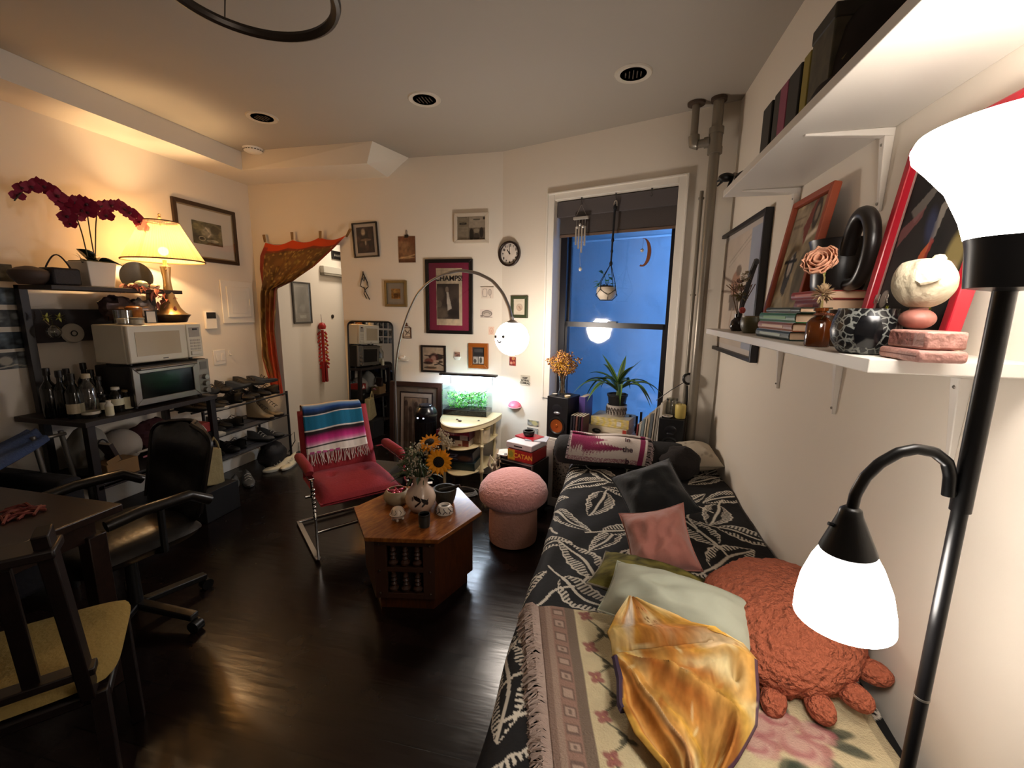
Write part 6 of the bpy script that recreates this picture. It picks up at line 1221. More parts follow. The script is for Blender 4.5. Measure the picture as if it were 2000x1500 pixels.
for k, (s_, lb) in enumerate(((.645, 'small white tealight cup at the left corner of the left speaker top'), (.755, 'round cream tin lid at the right front of the left speaker top'))):
    t = wthing('tealight', lb, 'candle', s_, -.235-.01*k, ZSP); MB().lathe([(0, 0), (.021, 0), (.023, .012), (.02, .012), (.019, .007), (0, .007)], n=20).build('cup', M_steel if k == 0 else mat('cream_tin', '#c2b08a', .4), t); MB().cyl((0, 0, .006), (0, 0, .01), .018).build('wax', M_paper, t)
# books and discs beside the left speaker
def vbook(name, label, cat, s, dep, z, th, dp, h, col, rz=0, lean=0, group=None):
    t = wthing(name, label, cat, s, dep, z, rz, group); t.rotation_euler = (0, lean, -WA+rz)
    m_ = mat('spine_'+col.strip('#'), col, .5); MB().bx(-th/2, th/2, -dp/2, dp/2, 0, h).build('cover', m_, t, bevel=min(.002, th*.2)); MB().bx(-th*.38, th*.38, -dp/2+.004, dp/2+.0008, .002, h+.0008).build('pages', mat('page_edge', '#b8ab94', .8), t, smooth=0); return t
vbook('purple_folder', 'tall violet boxed volume right behind the left speaker', 'book', .835, -.08, ZR+.001, .05, .15, .31, '#4a3a78')
rg = random.Random(4)
for k, (col, lb) in enumerate((('#1b1b20', 'first black disc case right of the left speaker'), ('#26222a', 'second dark disc case right of the left speaker'), ('#5a3a34', 'reddish disc case third from the left speaker'), ('#17171c', 'fourth disc case, black, right of the left speaker'), ('#4a1f30', 'wine red disc case farthest right of the left speaker'))):
    vbook('disc_case', lb, 'disc case', .81+.021*k, -.235, ZR+.001, .015, .12, .195, col, 0, R(2))
# books stacked under the plant
def flat_book(name, label, loc, rz, w, d, h, col, page='#c9b99c', spine='-x', cat='book', group=None, cv=None, hard=True):
    """book lying flat; spine on the chosen local side"""
    t = thing(name, label, cat, loc, rz, group); cm = mat('cover_'+col.strip('#'), col, .45); c_ = .0025 if hard else .001; e = .004 if hard else 0
    m = MB(); m.bx(-w/2, w/2, -d/2, d/2, 0, c_); m.bx(-w/2, w/2, -d/2, d/2, h-c_, h)
    if spine == '-y': m.bx(-w/2, w/2, -d/2, -d/2+c_, c_, h-c_)
    elif spine == '-x': m.bx(-w/2, -w/2+c_, -d/2, d/2, c_, h-c_)
    else: m.bx(w/2-c_, w/2, -d/2, d/2, c_, h-c_)
    m.build('cover', cm, t, bevel=.0008, smooth=0); x0, x1 = -w/2+(c_ if spine == '-x' else e), w/2-(c_ if spine == '+x' else e); y0 = -d/2+(c_ if spine == '-y' else e)
    MB().bx(x0, x1, y0, d/2-e, c_, h-c_).build('pages', mat('pages_'+page.strip('#'), page, .85), t, smooth=0)
    if cv is not None and spine == '-y': panel(cv, w*.99, h*.96, 'spine_print', t, -d/2-.0006, center=(0, h/2))
    return t
c = Canvas(70, 22, '#d5c8ae'); c.ell(.24, .5, .12, .26, '#1d1a18'); c.ell(.25, .46, .06, .1, '#6a6a68', .8); c.line([(.34, .55), (.78, .55)], .045, '#8a7258'); c.rect(.9, 0, 1, 1, '#a83a2c'); c.noise(6, .08, 1)
flat_book('cook_book', 'thick cream cookbook with a spoon on its spine, lower book under the dracaena plant', ww(1.02, .0, ZQ), -WA, .30, .22, .075, '#d0c3a8', cv=c, spine='-y')
c = Canvas(70, 22, '#c9b98a'); c.put(np.clip(np.sin(c.U*40+np.sin(c.V*9))*.5+.2, 0, 1), '#d0b52a', .8); c.rect(.68, .3, .8, .75, '#cfcac0'); c.noise(10, .25, 4)
flat_book('cook_book', 'yellow and beige patterned book, upper book under the dracaena plant', ww(1.03, .01, ZQ+.0765), -WA+.04, .29, .21, .07, '#b5a888', cv=c, spine='-y')
ZPL = ZQ+.0765+.071
# plant
q_ = on_w(1205, 790, .02); t = wthing('dracaena_plant', 'striped-leaf dracaena in a black nursery pot set in a painted bowl', 'plant', q_[0], .02, ZPL)
M_pbowl = mat('plant_bowl', '#a8a098', .4, var=.1, vscale=20); MB().lathe(vess(.068, .075, .085, .005, .076), n=36).build('cachepot', M_pbowl, t)
m = MB()
for k in range(10): a = PI+.15+k*.31; m.tube([onv(a+.10*math.cos(j*.9), .045+.024*math.sin(j*.9), .0775) for j in range(6)], .0035, 5); m.tube([onv(a-.08+.04*j, .015+.012*j, .0755) for j in range(3)], .003, 5)
m.build('painted_scrolls', mat('scroll_dark', '#4a413c', .5), t)
MB().lathe([(0, .03), (.055, .03), (.072, .15), (.078, .152), (.078, .165), (.068, .165), (.066, .15), (0, .148)], n=28).build('nursery_pot', mat('pot_black', '#131313', .5), t)
MB().cyl((0, 0, .14), (0, 0, .156), .066).build('soil', mat('soil', '#1d140e', .95, bump=(60, 1)), t)
m_lf = bpy.data.materials.new('striped_leaf'); m_lf = paintmat('striped_leaf', .4)
rg = random.Random(21)
def strap(base, d, ln, w, droop, parent):
    base = Vector(base); d = Vector(d).normalized(); n = 14; hor = Vector((d.x, d.y, 0)); hor = hor.normalized() if hor.length > .02 else Vector((1, 0, 0)); sd = hor.cross(Vector((0, 0, 1))).normalized(); P = np.zeros((n+1, 7, 3)); col = np.zeros((n+1, 7, 3))
    for i in range(n+1):
        q = i/n; c_ = base+d*ln*q*(1-.3*droop*q)+hor*ln*.12*droop*q*q+Vector((0, 0, -ln*droop*q**2.2)); wd = w*(math.sin(PI*min(1, .12+q*.88)**.85)*.9+.02)
        for j in range(7):
            u = (j-3)/3; P[i, j] = c_+sd*u*wd/2+Vector((0, 0, abs(u)*wd*.22)); col[i, j] = lin('#1d3a1e') if abs(u) > .9 else (lin('#6d8a3a') if abs(u) > .5 else (lin('#1c3320') if abs(u) > .2 else lin('#2f4d2a')))
    m = MB(); m.grid(P, col); m.build('leaf', m_lf, parent, smooth=180)
for k in range(9):
    a = k*2*PI/9+.2; strap((.01*math.cos(a), .01*math.sin(a), .19), (math.cos(a), math.sin(a), .8), .47, .05, .6, t)
for a, ln, up, dr in ((.3, .22, 1.4, .1), (2.6, .24, 1.1, .25), (4.2, .26, 1.6, .1), (1.4, .2, 2.2, .05), (3.3, .25, .8, .35), (5.6, .25, 1.2, .2), (6.0, .3, .6, .75), (2.9, .32, .55, .8)): strap((0, 0, .24), (math.cos(a), math.sin(a), up), ln*1.25, .048, dr, t)
m = MB(); m.tube([(0, 0, .15), (.005, 0, .20), (0, 0, .27)], .012, 8); m.build('cane', mat('cane_green', '#4a5a34', .6), t)
# record sleeves at the right of the sill
rg = random.Random(9); cols = ['#8a3a3a', '#c9c2b5', '#7d8a8f', '#d0c8b8', '#b5a890', '#6b7074', '#c2b8a8', '#a09a90', '#d5cfc4']
lbs = ['reddish sleeve at the left end of the sleeves', 'pale sleeve second from the left of the sleeves', 'grey-blue sleeve third from the left of the sleeves', 'cream sleeve fourth from the left of the sleeves', 'beige sleeve in the middle of the sleeves', 'dark grey sleeve sixth from the left of the sleeves', 'warm grey sleeve seventh from the left of the sleeves', 'grey sleeve second from the right of the sleeves', 'white sleeve nearest the right speaker']
for k in range(9): vbook('record_sleeve', lbs[k]+' on the window sill', 'record sleeve', 1.275+.0175*k, -.13, ZQ+.0005, .009+.004*(k % 3), .22, .17+.021*k-.015*(k % 2), cols[k], 0, R(3.5))
for k, (s, h) in enumerate(((1.15, .10), (1.225, .13), (1.19, .09))):
    t = wthing('dark_peg', ['short dark stick on the sill right of the plant', 'tall dark stick on the sill beside the sleeves', 'lower dark stick between the other two on the sill'][k], 'stick', s, .03+.02*k, ZQ); MB().bx(-.008, .008, -.006, .006, 0, h+.06).build('stick', M_black, t, bevel=.001); MB().bx(-.012, .012, -.01, .01, 0, .006).build('foot', M_black, t, smooth=0)
# clip lamp with ring head, jar, yellow candle on the right speaker
ZS2 = ZR+.262; a = on_y(1345, 740, 3.07); st_ = on_y(1337, 800, 3.03)
t = thing('ring_desk_lamp', 'small black desk lamp with round ring head and thin long arm by the pipes', 'lamp', (a.x-.005, 3.04, ZS2)); LO_ = Vector(t.location); hd = a-LO_
m = MB(); m.cyl((0, 0, 0), (0, 0, .012), .035, n=20); m.build('base', M_black, t); m = MB(); m.tube([(0, 0, .01), (.0, 0, .10), hd+Vector((-.004, 0, -.05))], .006, 8); m.build('stem', M_black, t); m = MB(); m.tube([hd+Vector((-.004, 0, -.05)), hd+Vector((-.002, 0, -.02))], .005, 8); m.build('joint', M_steel, t)
m = MB(); zz = (Vector((0, 0, EYE))-a).normalized(); x_, y_, z_ = frame_of(zz); m.tube([hd+x_*.033*math.cos(k*PI/14)+y_*.033*math.sin(k*PI/14) for k in range(28)], .009, 8, True); m.build('ring_head', M_black, t)
m = MB(); m.cyl(hd-zz*.004, hd+zz*.004, .027, n=24); m.build('lens', mat('lens_grey', '#b5b3b0', .1, .3), t)
e = on_y(1282, 782, 3.12)-LO_; m = MB(); m.tube([hd+Vector((-.02, 0, -.02)), (hd+e)/2+Vector((0, 0, .004)), e], .003, 6); m.build('long_arm', M_black, t)
t = wthing('glass_jar', 'empty clear glass jar on the right speaker', 'jar', 1.475, -.13, ZS2+.0005); MB().lathe(vess(.035, .033, .105, .003, .042), n=24).build('glass', M_jar, t); MB().lathe([(.03, .10), (.037, .101), (.037, .112), (.03, .112), (.03, .10)], n=24).build('rim', M_jar, t)
t = wthing('yellow_candle', 'pale yellow pillar candle on the right speaker', 'candle', 1.545, -.20, ZS2+.0005); MB().lathe([(0, 0), (.028, 0), (.033, .006), (.034, .085), (.03, .092), (.0, .088)], n=24).build('wax', mat('wax_yellow', '#c9b566', .45), t); MB().cyl((0, 0, .088), (0, 0, .10), .0015, n=6).build('wick', M_black, t)
t = wthing('white_dish', 'small white dish at the front of the right speaker top', 'dish', 1.47, -.225, ZS2+.0005); MB().lathe([(0, 0), (.02, 0), (.036, .012), (.034, .014), (.019, .004), (0, .004)], n=24).build('dish', M_white, t); MB().sph((0, 0, .01), (.014, .010, .006), 10, 6).build('contents', mat('grey_bit', '#8f8a84', .5), t)
# blind in the window head
t = wthing('roller_blind', 'grey roller blind drawn up at the top of the window', 'blind', (S0+S1)/2, .06, 2.315); bw = (S1-S0)/2-.004
MB().bx(-bw, bw, -.03, .03, -.115, -.002).build('headbox', mat('blind_grey', '#554f50', .7), t, bevel=.003); MB().bx(-bw+.02, bw-.012, -.012, -.006, -.245, -.115).build('fabric', mat('blind_fabric', '#4d4644', .9, bump=(200, .2)), t, smooth=0); MB().bx(-bw+.02, bw-.012, -.017, -.002, -.262, -.245).build('bottom_bar', mat('blind_bar', '#6a5548', .6), t, smooth=0)
# hooks and hanging things (hung from the window head)
def whook(px, py, label):
    s, z = on_w(px, py, .008); t = wthing('ceiling_hook', label, 'hook', s, .008, WZ1); m = MB(); m.tube([(0, 0, 0), (0, 0, -.03), (.006, 0, -.045), (0, 0, -.052), (-.008, 0, -.046)], .002, 6); m.build('hook', M_black, t); MB().lathe([(0, 0), (.008, -.001), (.006, -.005), (0, -.006)], n=12).build('collar', M_black, t); return s
sA = whook(1136, 395, 'dark hook holding the wind chime in the window head'); sB = whook(1203, 385, 'dark hook holding the hanging plant in the window head'); whook(1273, 379, 'empty dark hook at the right of the window head')
# wind chime
t = wthing('wind_chime', 'small wind chime with pale tubes hanging at the upper left of the window', 'wind chime', sA, .008, WZ1-.05)
m = MB(); 
for q in (-1, 1): m.tube([(0, 0, 0), (q*.045, 0, -.085)], .0015, 4)
m.build('cord', mat('cord_grey', '#8a8178', .7), t); MB().bx(-.06, .06, -.012, .012, -.105, -.085).build('crossbar', mat('chime_grey', '#a8a098', .5), t, bevel=.003)
for k, (x, l_) in enumerate(((-.035, .13), (-.012, .16), (.012, .19), (.036, .14))): m = MB(); m.cyl((x, .0, -.155), (x, 0, -.155-l_), .0075, n=10); m.tube([(x, 0, -.105), (x, 0, -.155)], .001, 4); m.build('tube', mat('chime_metal', '#c9c2b8', .3, .6), t)
m = MB()
for x, z in ((-.025, -.16), (.0, -.145), (.025, -.16)): m.sph((x, -.012, z), .011, 10, 8)
m.build('beads', mat('bead_glass', '#d5d2cc', .1, .4), t); m = MB(); m.tube([(0, 0, -.34), (.01, 0, -.46)], .001, 4); m.sph((.01, 0, -.465), (.014, .01, .016), 10, 8); m.build('crystal_drop', mat('bead_glass', '#d5d2cc', .1, .4), t)
# macrame hanger and trailing plant
t = wthing('macrame_hanger', 'black macrame cord hanger in front of the window', 'plant hanger', sB, .008, WZ1-.052)
pz = on_w(1192, 585, .02)[1]; hz = WZ1-.052-pz; M_cord = mat('macrame_black', '#121216', .8)
m = MB(); m.tube([(.011*math.cos(k*PI/8), 0, -.02+.02*math.sin(k*PI/8)) for k in range(16)], .004, 6, True); m.build('ring', mat('ring_clear', '#b5aca2', .2, .4), t)
knz = -(WZ1-.052-on_w(1197, 515, .02)[1]); m = MB(); m.tube([(0, 0, -.035), (-.004, 0, -.09), (-.012, 0, knz)], lambda q: .011-.005*q, 8); m.build('braid', M_cord, t)
m = MB()
for z, r_ in ((-.045, .014), (knz*.62, .011), (knz*.8, .010), (knz, .012)): m.sph((-.012*z/knz, 0, z), (r_, r_, r_*1.6), 10, 8)
m.build('knots', M_cord, t)
cx = -.035; R0 = .075
for k in range(4):
    a = k*PI/2+PI/4+.5; b_ = a+PI/4; pv = lambda a_, r_, z_: Vector((cx+r_*math.cos(a_), r_*math.sin(a_), z_))
    m = MB(); m.tube([(-.012, 0, knz), pv(a, R0*.95, -hz+.12), pv(a, R0*1.05, -hz+.07)], .0025, 6); m.tube([pv(a, R0*1.05, -hz+.07), pv(b_, R0*1.04, -hz+.03), pv(b_, R0*.6, -hz-.004)], .0025, 6); m.tube([pv(a, R0*1.05, -hz+.07), pv(b_-PI/2, R0*1.04, -hz+.03)], .0025, 6); m.build('cord', M_cord, t)
m = MB(); m.tube([pv(k*PI/8, R0*.6, -hz-.005) for k in range(16)], .003, 6, True); m.build('base_ring', M_cord, t)
t = wthing('hanging_pothos', 'small green pothos in a white pot held by the black macrame hanger', 'plant', sB+cx, .008, pz)
MB().lathe(vess(.045, .066, .09, .005, .072), n=28).build('pot', mat('pot_offwhite', '#c2b5a3', .5, var=.06), t); MB().cyl((0, 0, .075), (0, 0, .088), .055).build('soil', mat('soil', '#1d140e', .95), t); MB().lathe([(.03, .085), (.045, .085), (.046, .10), (.03, .10)], n=20).build('inner_pot', mat('pot_brown', '#3a2018', .5), t)
rg = random.Random(30)
for k in range(16):
    a = rg.uniform(1.5, 5.0) if k < 11 else rg.uniform(0, 6.3); rr = rg.uniform(.02, .07); z = rg.uniform(.09, .13); m = MB(); m.leaf((rr*math.cos(a), rr*math.sin(a)*.8, z), (math.cos(a), -.5, rg.uniform(-.3, .3)), .045, .036, .3, .15, 5); m.build('leaf', mat('pothos_green', '#2f6a3a', .4, var=.4, vscale=25), t)
m = MB(); m.tube([(0, 0, .09), (-.01, -.01, .15), (-.04, -.01, .21), (-.06, -.01, .20)], .002, 5); m.tube([(0, 0, .09), (.02, -.01, .15), (.012, -.01, .18)], .002, 5); m.build('vine', mat('vine_green', '#4a6a34', .6), t)
for p, d in (((-.04, -.01, .21), (-.6, -.4, -.1)), ((-.05, -.012, .205), (.5, -.5, -.3)), ((.015, -.01, .175), (.5, -.4, .2)), ((.02, -.01, .16), (.6, -.4, -.4))): m = MB(); m.leaf(p, d, .036, .03, .2, .1, 5); m.build('leaf', mat('pothos_green', '#2f6a3a', .4), t)
# crescent moon with crystal on the pane
s, z = on_w(1262, 492, D0+.0); t = wthing('moon_ornament', 'copper-brown crescent moon with a crystal hanging on the upper window pane', 'ornament', s, D0+.03, z)
o_ = []; i_ = []
for k in range(21): a = -1.9+3.6*k/20; o_.append((.075*math.cos(a)*.8-.03, .1*math.sin(a))); i_.append((.062*math.cos(a)*.55-.030, .092*math.sin(a)+.004))
m = MB(); m.prism(o_+i_[::-1], 0, .012); m.v = [(x, -z_, y) for x, y, z_ in m.v]; fix_normals(m.build('crescent', mat('moon_copper', '#8a5436', .4, .2), t, smooth=0, bevel=.001)); MB().sph((-.035, -.008, .015), .014, 12, 8).build('crystal', mat('bead_glass', '#d5d2cc', .1, .4), t); m = MB(); m.tube([(-.035, -.008, .03), (-.03, -.008, .09)], .001, 4); m.build('thread', mat('cord_grey', '#8a8178', .7), t)
# ---------------- heating pipes in the corner
M_pipe = mat('painted_pipe', '#8c8478', .35, .35, var=.12, vscale=10)
P0 = ww(1.60, -.10, 0); P1 = ww(1.645, -.06, 0)
t = thing('heating_pipe', 'grey painted steam pipe with elbow branch in the window corner', 'pipe', P0); zb = on_w(1400, 275, -.10)[1]
m = MB(); m.cyl((0, 0, .02), (0, 0, ZC), .030, n=18); m.build('riser', M_pipe, t)
m = MB()
for z in (zb+.055, zb-.055): m.cyl((0, 0, z-.018), (0, 0, z+.018), .042, n=20)
m.cyl((0, 0, zb-.05), (0, 0, zb+.05), .038, n=20); m.build('tee_fitting', M_pipe, t)
sb = on_w(1355, 270, -.10)[0]-1.60; bx_v = WD*sb
m = MB(); m.cyl((0, 0, zb), bx_v*.92+Vector((0, 0, zb)), .024, n=16); m.build('branch', M_pipe, t)
m = MB(); m.tube([bx_v*.78+Vector((0, 0, zb)), bx_v*.95+Vector((0, 0, zb+.004)), bx_v+Vector((0, 0, zb+.05))], .034, 14); m.build('elbow', M_pipe, t); m = MB(); m.tube([bx_v*.25+Vector((0, 0, zb)), bx_v*.5+Vector((0, 0, zb))], .031, 14); m.build('coupling', M_pipe, t)
m = MB(); m.cyl(bx_v+Vector((0, 0, zb+.04)), bx_v+Vector((0, 0, ZC-.001)), .022, n=16); m.build('drop', M_pipe, t); m = MB(); m.lathe([(.02, ZC-.016), (.05, ZC-.014), (.052, ZC-.002), (.02, ZC-.001)], bx_v, 24); m.build('flange', mat('flange_rust', '#4a3a2e', .6), t)
m = MB(); m.cyl((0, 0, ZC-.02), (0, 0, ZC-.001), .045, n=20); m.build('ceiling_collar', mat('flange_rust', '#4a3a2e', .6), t)
m = MB(); m.cyl((0, 0, 0), (0, 0, .03), .045, n=20); m.build('floor_collar', mat('flange_rust', '#4a3a2e', .6), t)
t = thing('thin_pipe', 'thin painted pipe running beside the thick steam pipe', 'pipe', ww(1.535, -.035, 0)); m = MB(); m.cyl((0, 0, .02), (0, 0, 2.25), .012, n=12); m.build('riser', M_pipe, t); m = MB(); 
for z in (.7, 1.6, 2.2): m.cyl((0, 0, z), (0, 0, z+.012), .018, n=14)
m.build('clip', M_pipe, t)
# ================================================================= BED AND EVERYTHING ON IT
BX0, BX1, BY0, BY1, BZ = -.235, XR-.012, .712, 2.775, .53
bed = thing('daybed', 'low daybed along the right wall under a black leaf-print cover', 'bed', ((BX0+BX1)/2, (BY0+BY1)/2, 0)); BC = Vector(bed.location)
M_mt = mat('mattress_ticking', '#1a1716', .85)
MB().bx(BX0+.12-BC.x, BX1-.01-BC.x, BY0+.03-BC.y, BY1-.03-BC.y, .28, BZ-.014).build('mattress', M_mt, bed, bevel=.05, seg=4); MB().bx(BX0+.13-BC.x, BX1-.02-BC.x, BY0+.04-BC.y, BY1-.04-BC.y, .10, .28).build('base', mat('bed_base', '#15110f', .7), bed, smooth=0)
for x in (BX0+.18, BX1-.1):
    for y in (BY0+.12, BY1-.12): MB().bx(x-BC.x-.03, x-BC.x+.03, y-BC.y-.03, y-BC.y+.03, 0, .10).build('leg', M_black, bed, smooth=0)
# leaf print cover: one cloth, printed in its own coordinates (metres across, metres along)
LX = BX1-BX0; drop = .50; Wd = drop+LX; Ln = BY1-BY0
res = 300; nx, ny = int(Wd*res), int(Ln*res); img = np.zeros((ny, nx, 3)); BLK = np.array(lin('#0b090b')); WHT = np.array(lin('#d0c9bb')); ink = np.zeros((ny, nx))
gx, gy = np.meshgrid((np.arange(nx)+.5)/res, (np.arange(ny)+.5)/res)
def print_leaf(cx, cy, ang, ln, wd, flip, bend):
    x0, x1, y0, y1 = [int(max(0, v*res)) for v in (cx-ln*.7, cx+ln*.7, cy-ln*.7, cy+ln*.7)]; sl = (slice(y0, y1), slice(x0, x1))
    if y1 <= y0 or x1 <= x0 or y0 >= ny or x0 >= nx: return
    X, Y = gx[sl]-cx, gy[sl]-cy; ca, sa = math.cos(ang), math.sin(ang); s = (X*ca+Y*sa)/ln+.5; t = (-X*sa+Y*ca)*flip
    t = t-bend*ln*np.sin(np.clip(s, 0, 1)*PI); w = wd*np.clip(np.sin(PI*np.clip(s, 0, 1)**.75), 0, 1)**.8*(1+.05*np.sin(s*40)); inside = (s > 0) & (s < 1) & (abs(t) < w); q = abs(t)/np.maximum(w, 1e-4)
    mid = abs(t+.012*np.sin(s*9)*ln) < .0062*(1.2-.5*s); hat = np.sin((s*ln*400)-q*3.0) > -.1; up = t > 0
    band = np.where(up, q > .55+.12*np.sin(s*17), q > .34+.1*np.sin(s*13)); e = (q > .88) | (band & hat) | mid
    k = ink[sl]; k[inside] = np.where(e, 1., 0.)[inside]
    stem = (s > -.32) & (s <= .02) & (abs(t+.10*ln*s*s*4) < .0045); k[stem] = 1; ink[sl] = k
rg = random.Random(17); spots_ = []
for r_ in range(11):
    for q in range(6):
        spots_.append((.06+q*.27+(.13 if r_ % 2 else 0)+rg.uniform(-.04, .04), .06+r_*.195+rg.uniform(-.04, .04)))
rg.shuffle(spots_)
for cx, cy in spots_: print_leaf(cx, cy, rg.uniform(0, 6.28), rg.uniform(.24, .34), rg.uniform(.05, .075), rg.choice((-1, 1)), rg.uniform(-.12, .12))
for k in range(26):
    x, y, a = rg.uniform(0, Wd), rg.uniform(0, Ln), rg.uniform(0, 6.3)
    for i in range(110):
        a += .035*math.sin(i*.09+k); x += math.cos(a)*.003; y += math.sin(a)*.003; ix, iy = int(x*res), int(y*res)
        if 1 < ix < nx-2 and 1 < iy < ny-2 and ink[iy, ix] == 0: ink[iy-1:iy+2, ix-1:ix+2] = 1
img = BLK+(WHT-BLK)*ink[..., None]
uu = ((np.arange(nx)+.5)/res)[None, :]; vv = ((np.arange(ny)+.5)/res)[:, None]; rc = .07; u1 = drop-rc; u2 = drop+rc*.57
wv = .010*np.sin(vv*7.3)+.006*np.sin(vv*17+1)+0*uu; k = np.maximum(0, u1-uu)+0*vv; a = np.clip((uu-u1)/(rc*1.57), 0, 1)*PI/2+0*vv; fl = np.maximum(0, uu-u2)+0*vv
X = np.where(uu < u1, BX0-.012-.07*(k/drop)**1.3+wv*(.5+k/drop), BX0-.012+rc*(1-np.cos(a))+wv*.4*np.maximum(0, 1-a/1.57)+fl); Z = np.where(uu < u1, BZ-rc-k*.985, BZ-rc+rc*np.sin(a))
tp = np.clip((uu-drop)/.1, 0, 1); Z = Z+tp*(.006*np.sin(uu*9+vv*5)+.005*np.sin(vv*11-uu*6)+.004*np.sin(uu*23+vv*19)); P = np.stack([np.minimum(X, BX1-.002), BY1-vv+0*uu, np.maximum(Z, .012)], -1); P[..., 0] += np.clip((P[..., 1]-1.15)/1.4, 0, 1.2)*.062*np.clip(1-uu/(drop+.5), 0, 1)
P -= np.array(BC); m = MB(); m.grid(P, img.reshape(-1, 3)); m.build('leaf_print_cover', paintmat('printed_cotton', .8, bump=(40, .15)), bed, smooth=180)
def bz(x, y): return BZ+.002
# ---------------- cushions
def pillow(name, label, cat, loc, w, d, h, rot, m, n=26, pinch=.06, group=None, wr=.0, cv=None, seed=1):
    t = thing(name, label, cat, loc, 0, group, rot); mb = MB(); cols = [] if cv is not None else None
    for sgn in (1, -1):
        P = np.zeros((n, n, 3)); CC = np.zeros((n, n, 3))
        for i in range(n):
            for j in range(n):
                u, v = -1+2*i/(n-1), -1+2*j/(n-1); e = ((1-abs(u)**2.6)*(1-abs(v)**2.6))**.62
                z = sgn*h/2*e+wr*noise.noise(Vector((u*3+seed, v*3, sgn)))*e
                P[i, j] = (u*w/2*(1-pinch*(1-v*v)*abs(u)), v*d/2*(1-pinch*(1-u*u)*abs(v)), z)
                if cv is not None: CC[i, j] = cv.a[min(cv.ny-1, int((v+1)/2*cv.ny)), min(cv.nx-1, int((u+1)/2*cv.nx))]
        if sgn < 0: P = P[::-1]
        mb.grid(P, CC if cv is not None else None)
    mb.build('cushion', m, t, smooth=100)
    e = []; 
    for a, b_ in (((-1, -1), (1, -1)), ((1, -1), (1, 1)), ((1, 1), (-1, 1)), ((-1, 1), (-1, -1))):
        for k in range(10): q = k/10; u, v = a[0]+(b_[0]-a[0])*q, a[1]+(b_[1]-a[1])*q; e.append((u*w/2*(1-pinch*(1-v*v)*abs(u)), v*d/2*(1-pinch*(1-u*u)*abs(v)), 0))
    s_ = MB(); s_.tube(e, .0035, 6, closed=True); s_.build('seam', m if cv is None else mat('seam_neutral', '#8f8878', .9), t); return t
def tilt(yaw, lean, spin): return (Matrix.Rotation(R(yaw), 3, 'Z') @ Matrix.Rotation(R(lean), 3, 'X') @ Matrix.Rotation(R(spin), 3, 'Z')).to_euler()
# grey bolster with the folded forest blanket
bl = thing('bolster', 'long dark grey bolster cushion across the far end of the bed', 'cushion', (.10, 2.66, BZ+.092)); M_bol = mat('bolster_grey', '#2b2a2b', .95, bump=(70, .3))
m = MB(); m.lathe([(0, -.40), (.05, -.395), (.085, -.37), (.092, -.33), (.092, .33), (.085, .37), (.05, .395), (0, .40)], n=28); m.v = [(z, y, -x) for x, y, z in m.v]; fix_normals(m.build('cover', M_bol, bl, smooth=60)); 
for q in (-1, 1): MB().cyl((q*.395, 0, 0), (q*.402, 0, 0), .014).build('end_button', M_bol, bl)
nu, nv = 110, 90; c = Canvas(nu, nv, '#d9cdc6'); W1 = '#8a2a55'
rr_ = np.random.RandomState(5)
def pine(cx, base, top, wid):       # a tree lying along the blanket: trunk runs along U
    for k in range(26):
        q = k/26; u = base+(top-base)*q; hw = wid*(1-q)*(.75+.5*(k % 2))
        c.poly([(u, cx-hw), (u+abs(top-base)*.09, cx), (u, cx+hw), (u-.012, cx)], W1, .9)
pine(.56, .02, .46, .24); pine(.70, .18, .72, .15); pine(.42, .0, .36, .13)
c.put(((c.V > .88) & (c.U < .9)).astype(float)*(rr_.rand(nv, nu) > .35), W1, .75); c.put(((c.V < .07)).astype(float)*(rr_.rand(nv, nu) > .6), '#6a3a52', .6); c.rect(.9, 0, .965, 1, W1); c.put((c.U < .5)*(abs(c.V-.80) < .05)*(rr_.rand(nv, nu) > .55), '#d9cdc6', .8)
t = thing('forest_blanket', 'folded white blanket with burgundy pine trees and script draped over the grey bolster', 'blanket', (.035, 2.66, BZ+.092)); P = np.zeros((nv, nu, 3))
for i in range(nv):
    v = i/(nv-1); a = 2.75-v*2.85
    for j in range(nu):
        u = j/(nu-1); r_ = .100+.004*math.sin(u*9+v*7)+.012*max(0, math.sin(v*PI))*.6; P[i, j] = (-.235+.46*u+.012*math.sin(v*4), .98*r_*math.cos(a)*-1*-1*(1 if a > PI/2 else 1), r_*math.sin(a)*.98+.006)
P[..., 1] = -P[..., 1]*-1
# the cloth wraps from behind over the top and down the room side
for i in range(nv):
    v = i/(nv-1); a = PI*.86-v*PI*.98
    for j in range(nu): r_ = .101+.005*math.sin(j*.08+v*5)+.010*math.sin(PI*v); P[i, j, 1] = -math.cos(PI-a)*-1*r_*-1; P[i, j, 2] = r_*math.sin(max(a, -.3)); 
P[..., 1] = -np.abs(P[..., 1])*np.sign(np.linspace(-1, 1, nv))[:, None]
m = MB(); m.grid(P, c.a); m.build('cloth', paintmat('woven_throw', .9, bump=(200, .25)), t, smooth=180, solid=.010)
for wd_, an in (('in', 62), ('the', 30), ('b', -4)):
    an = R(an); text_mesh('script', wd_, .046, mat('script_dark', '#3a2030', .8), t, (.115, -.119*math.cos(an), .119*math.sin(an)), (PI/2-an, 0, 0), bold=.001)
m = MB(); rg = random.Random(6)
for k in range(40):
    i = int(k/40*nv); p = Vector(P[i, nu-1]); m.tube([p, p+Vector((.02, rg.uniform(-.006, .006), -.004)), p+Vector((.035, rg.uniform(-.012, .012), -.022-.01*rg.random()))], .0022, 4)
    p = Vector(P[i, 0]); m.tube([p, p+Vector((-.012, rg.uniform(-.006, .006), .002))], .0022, 4)
m.build('fringe', mat('fringe_pale', '#c9b5b8', .9), t)
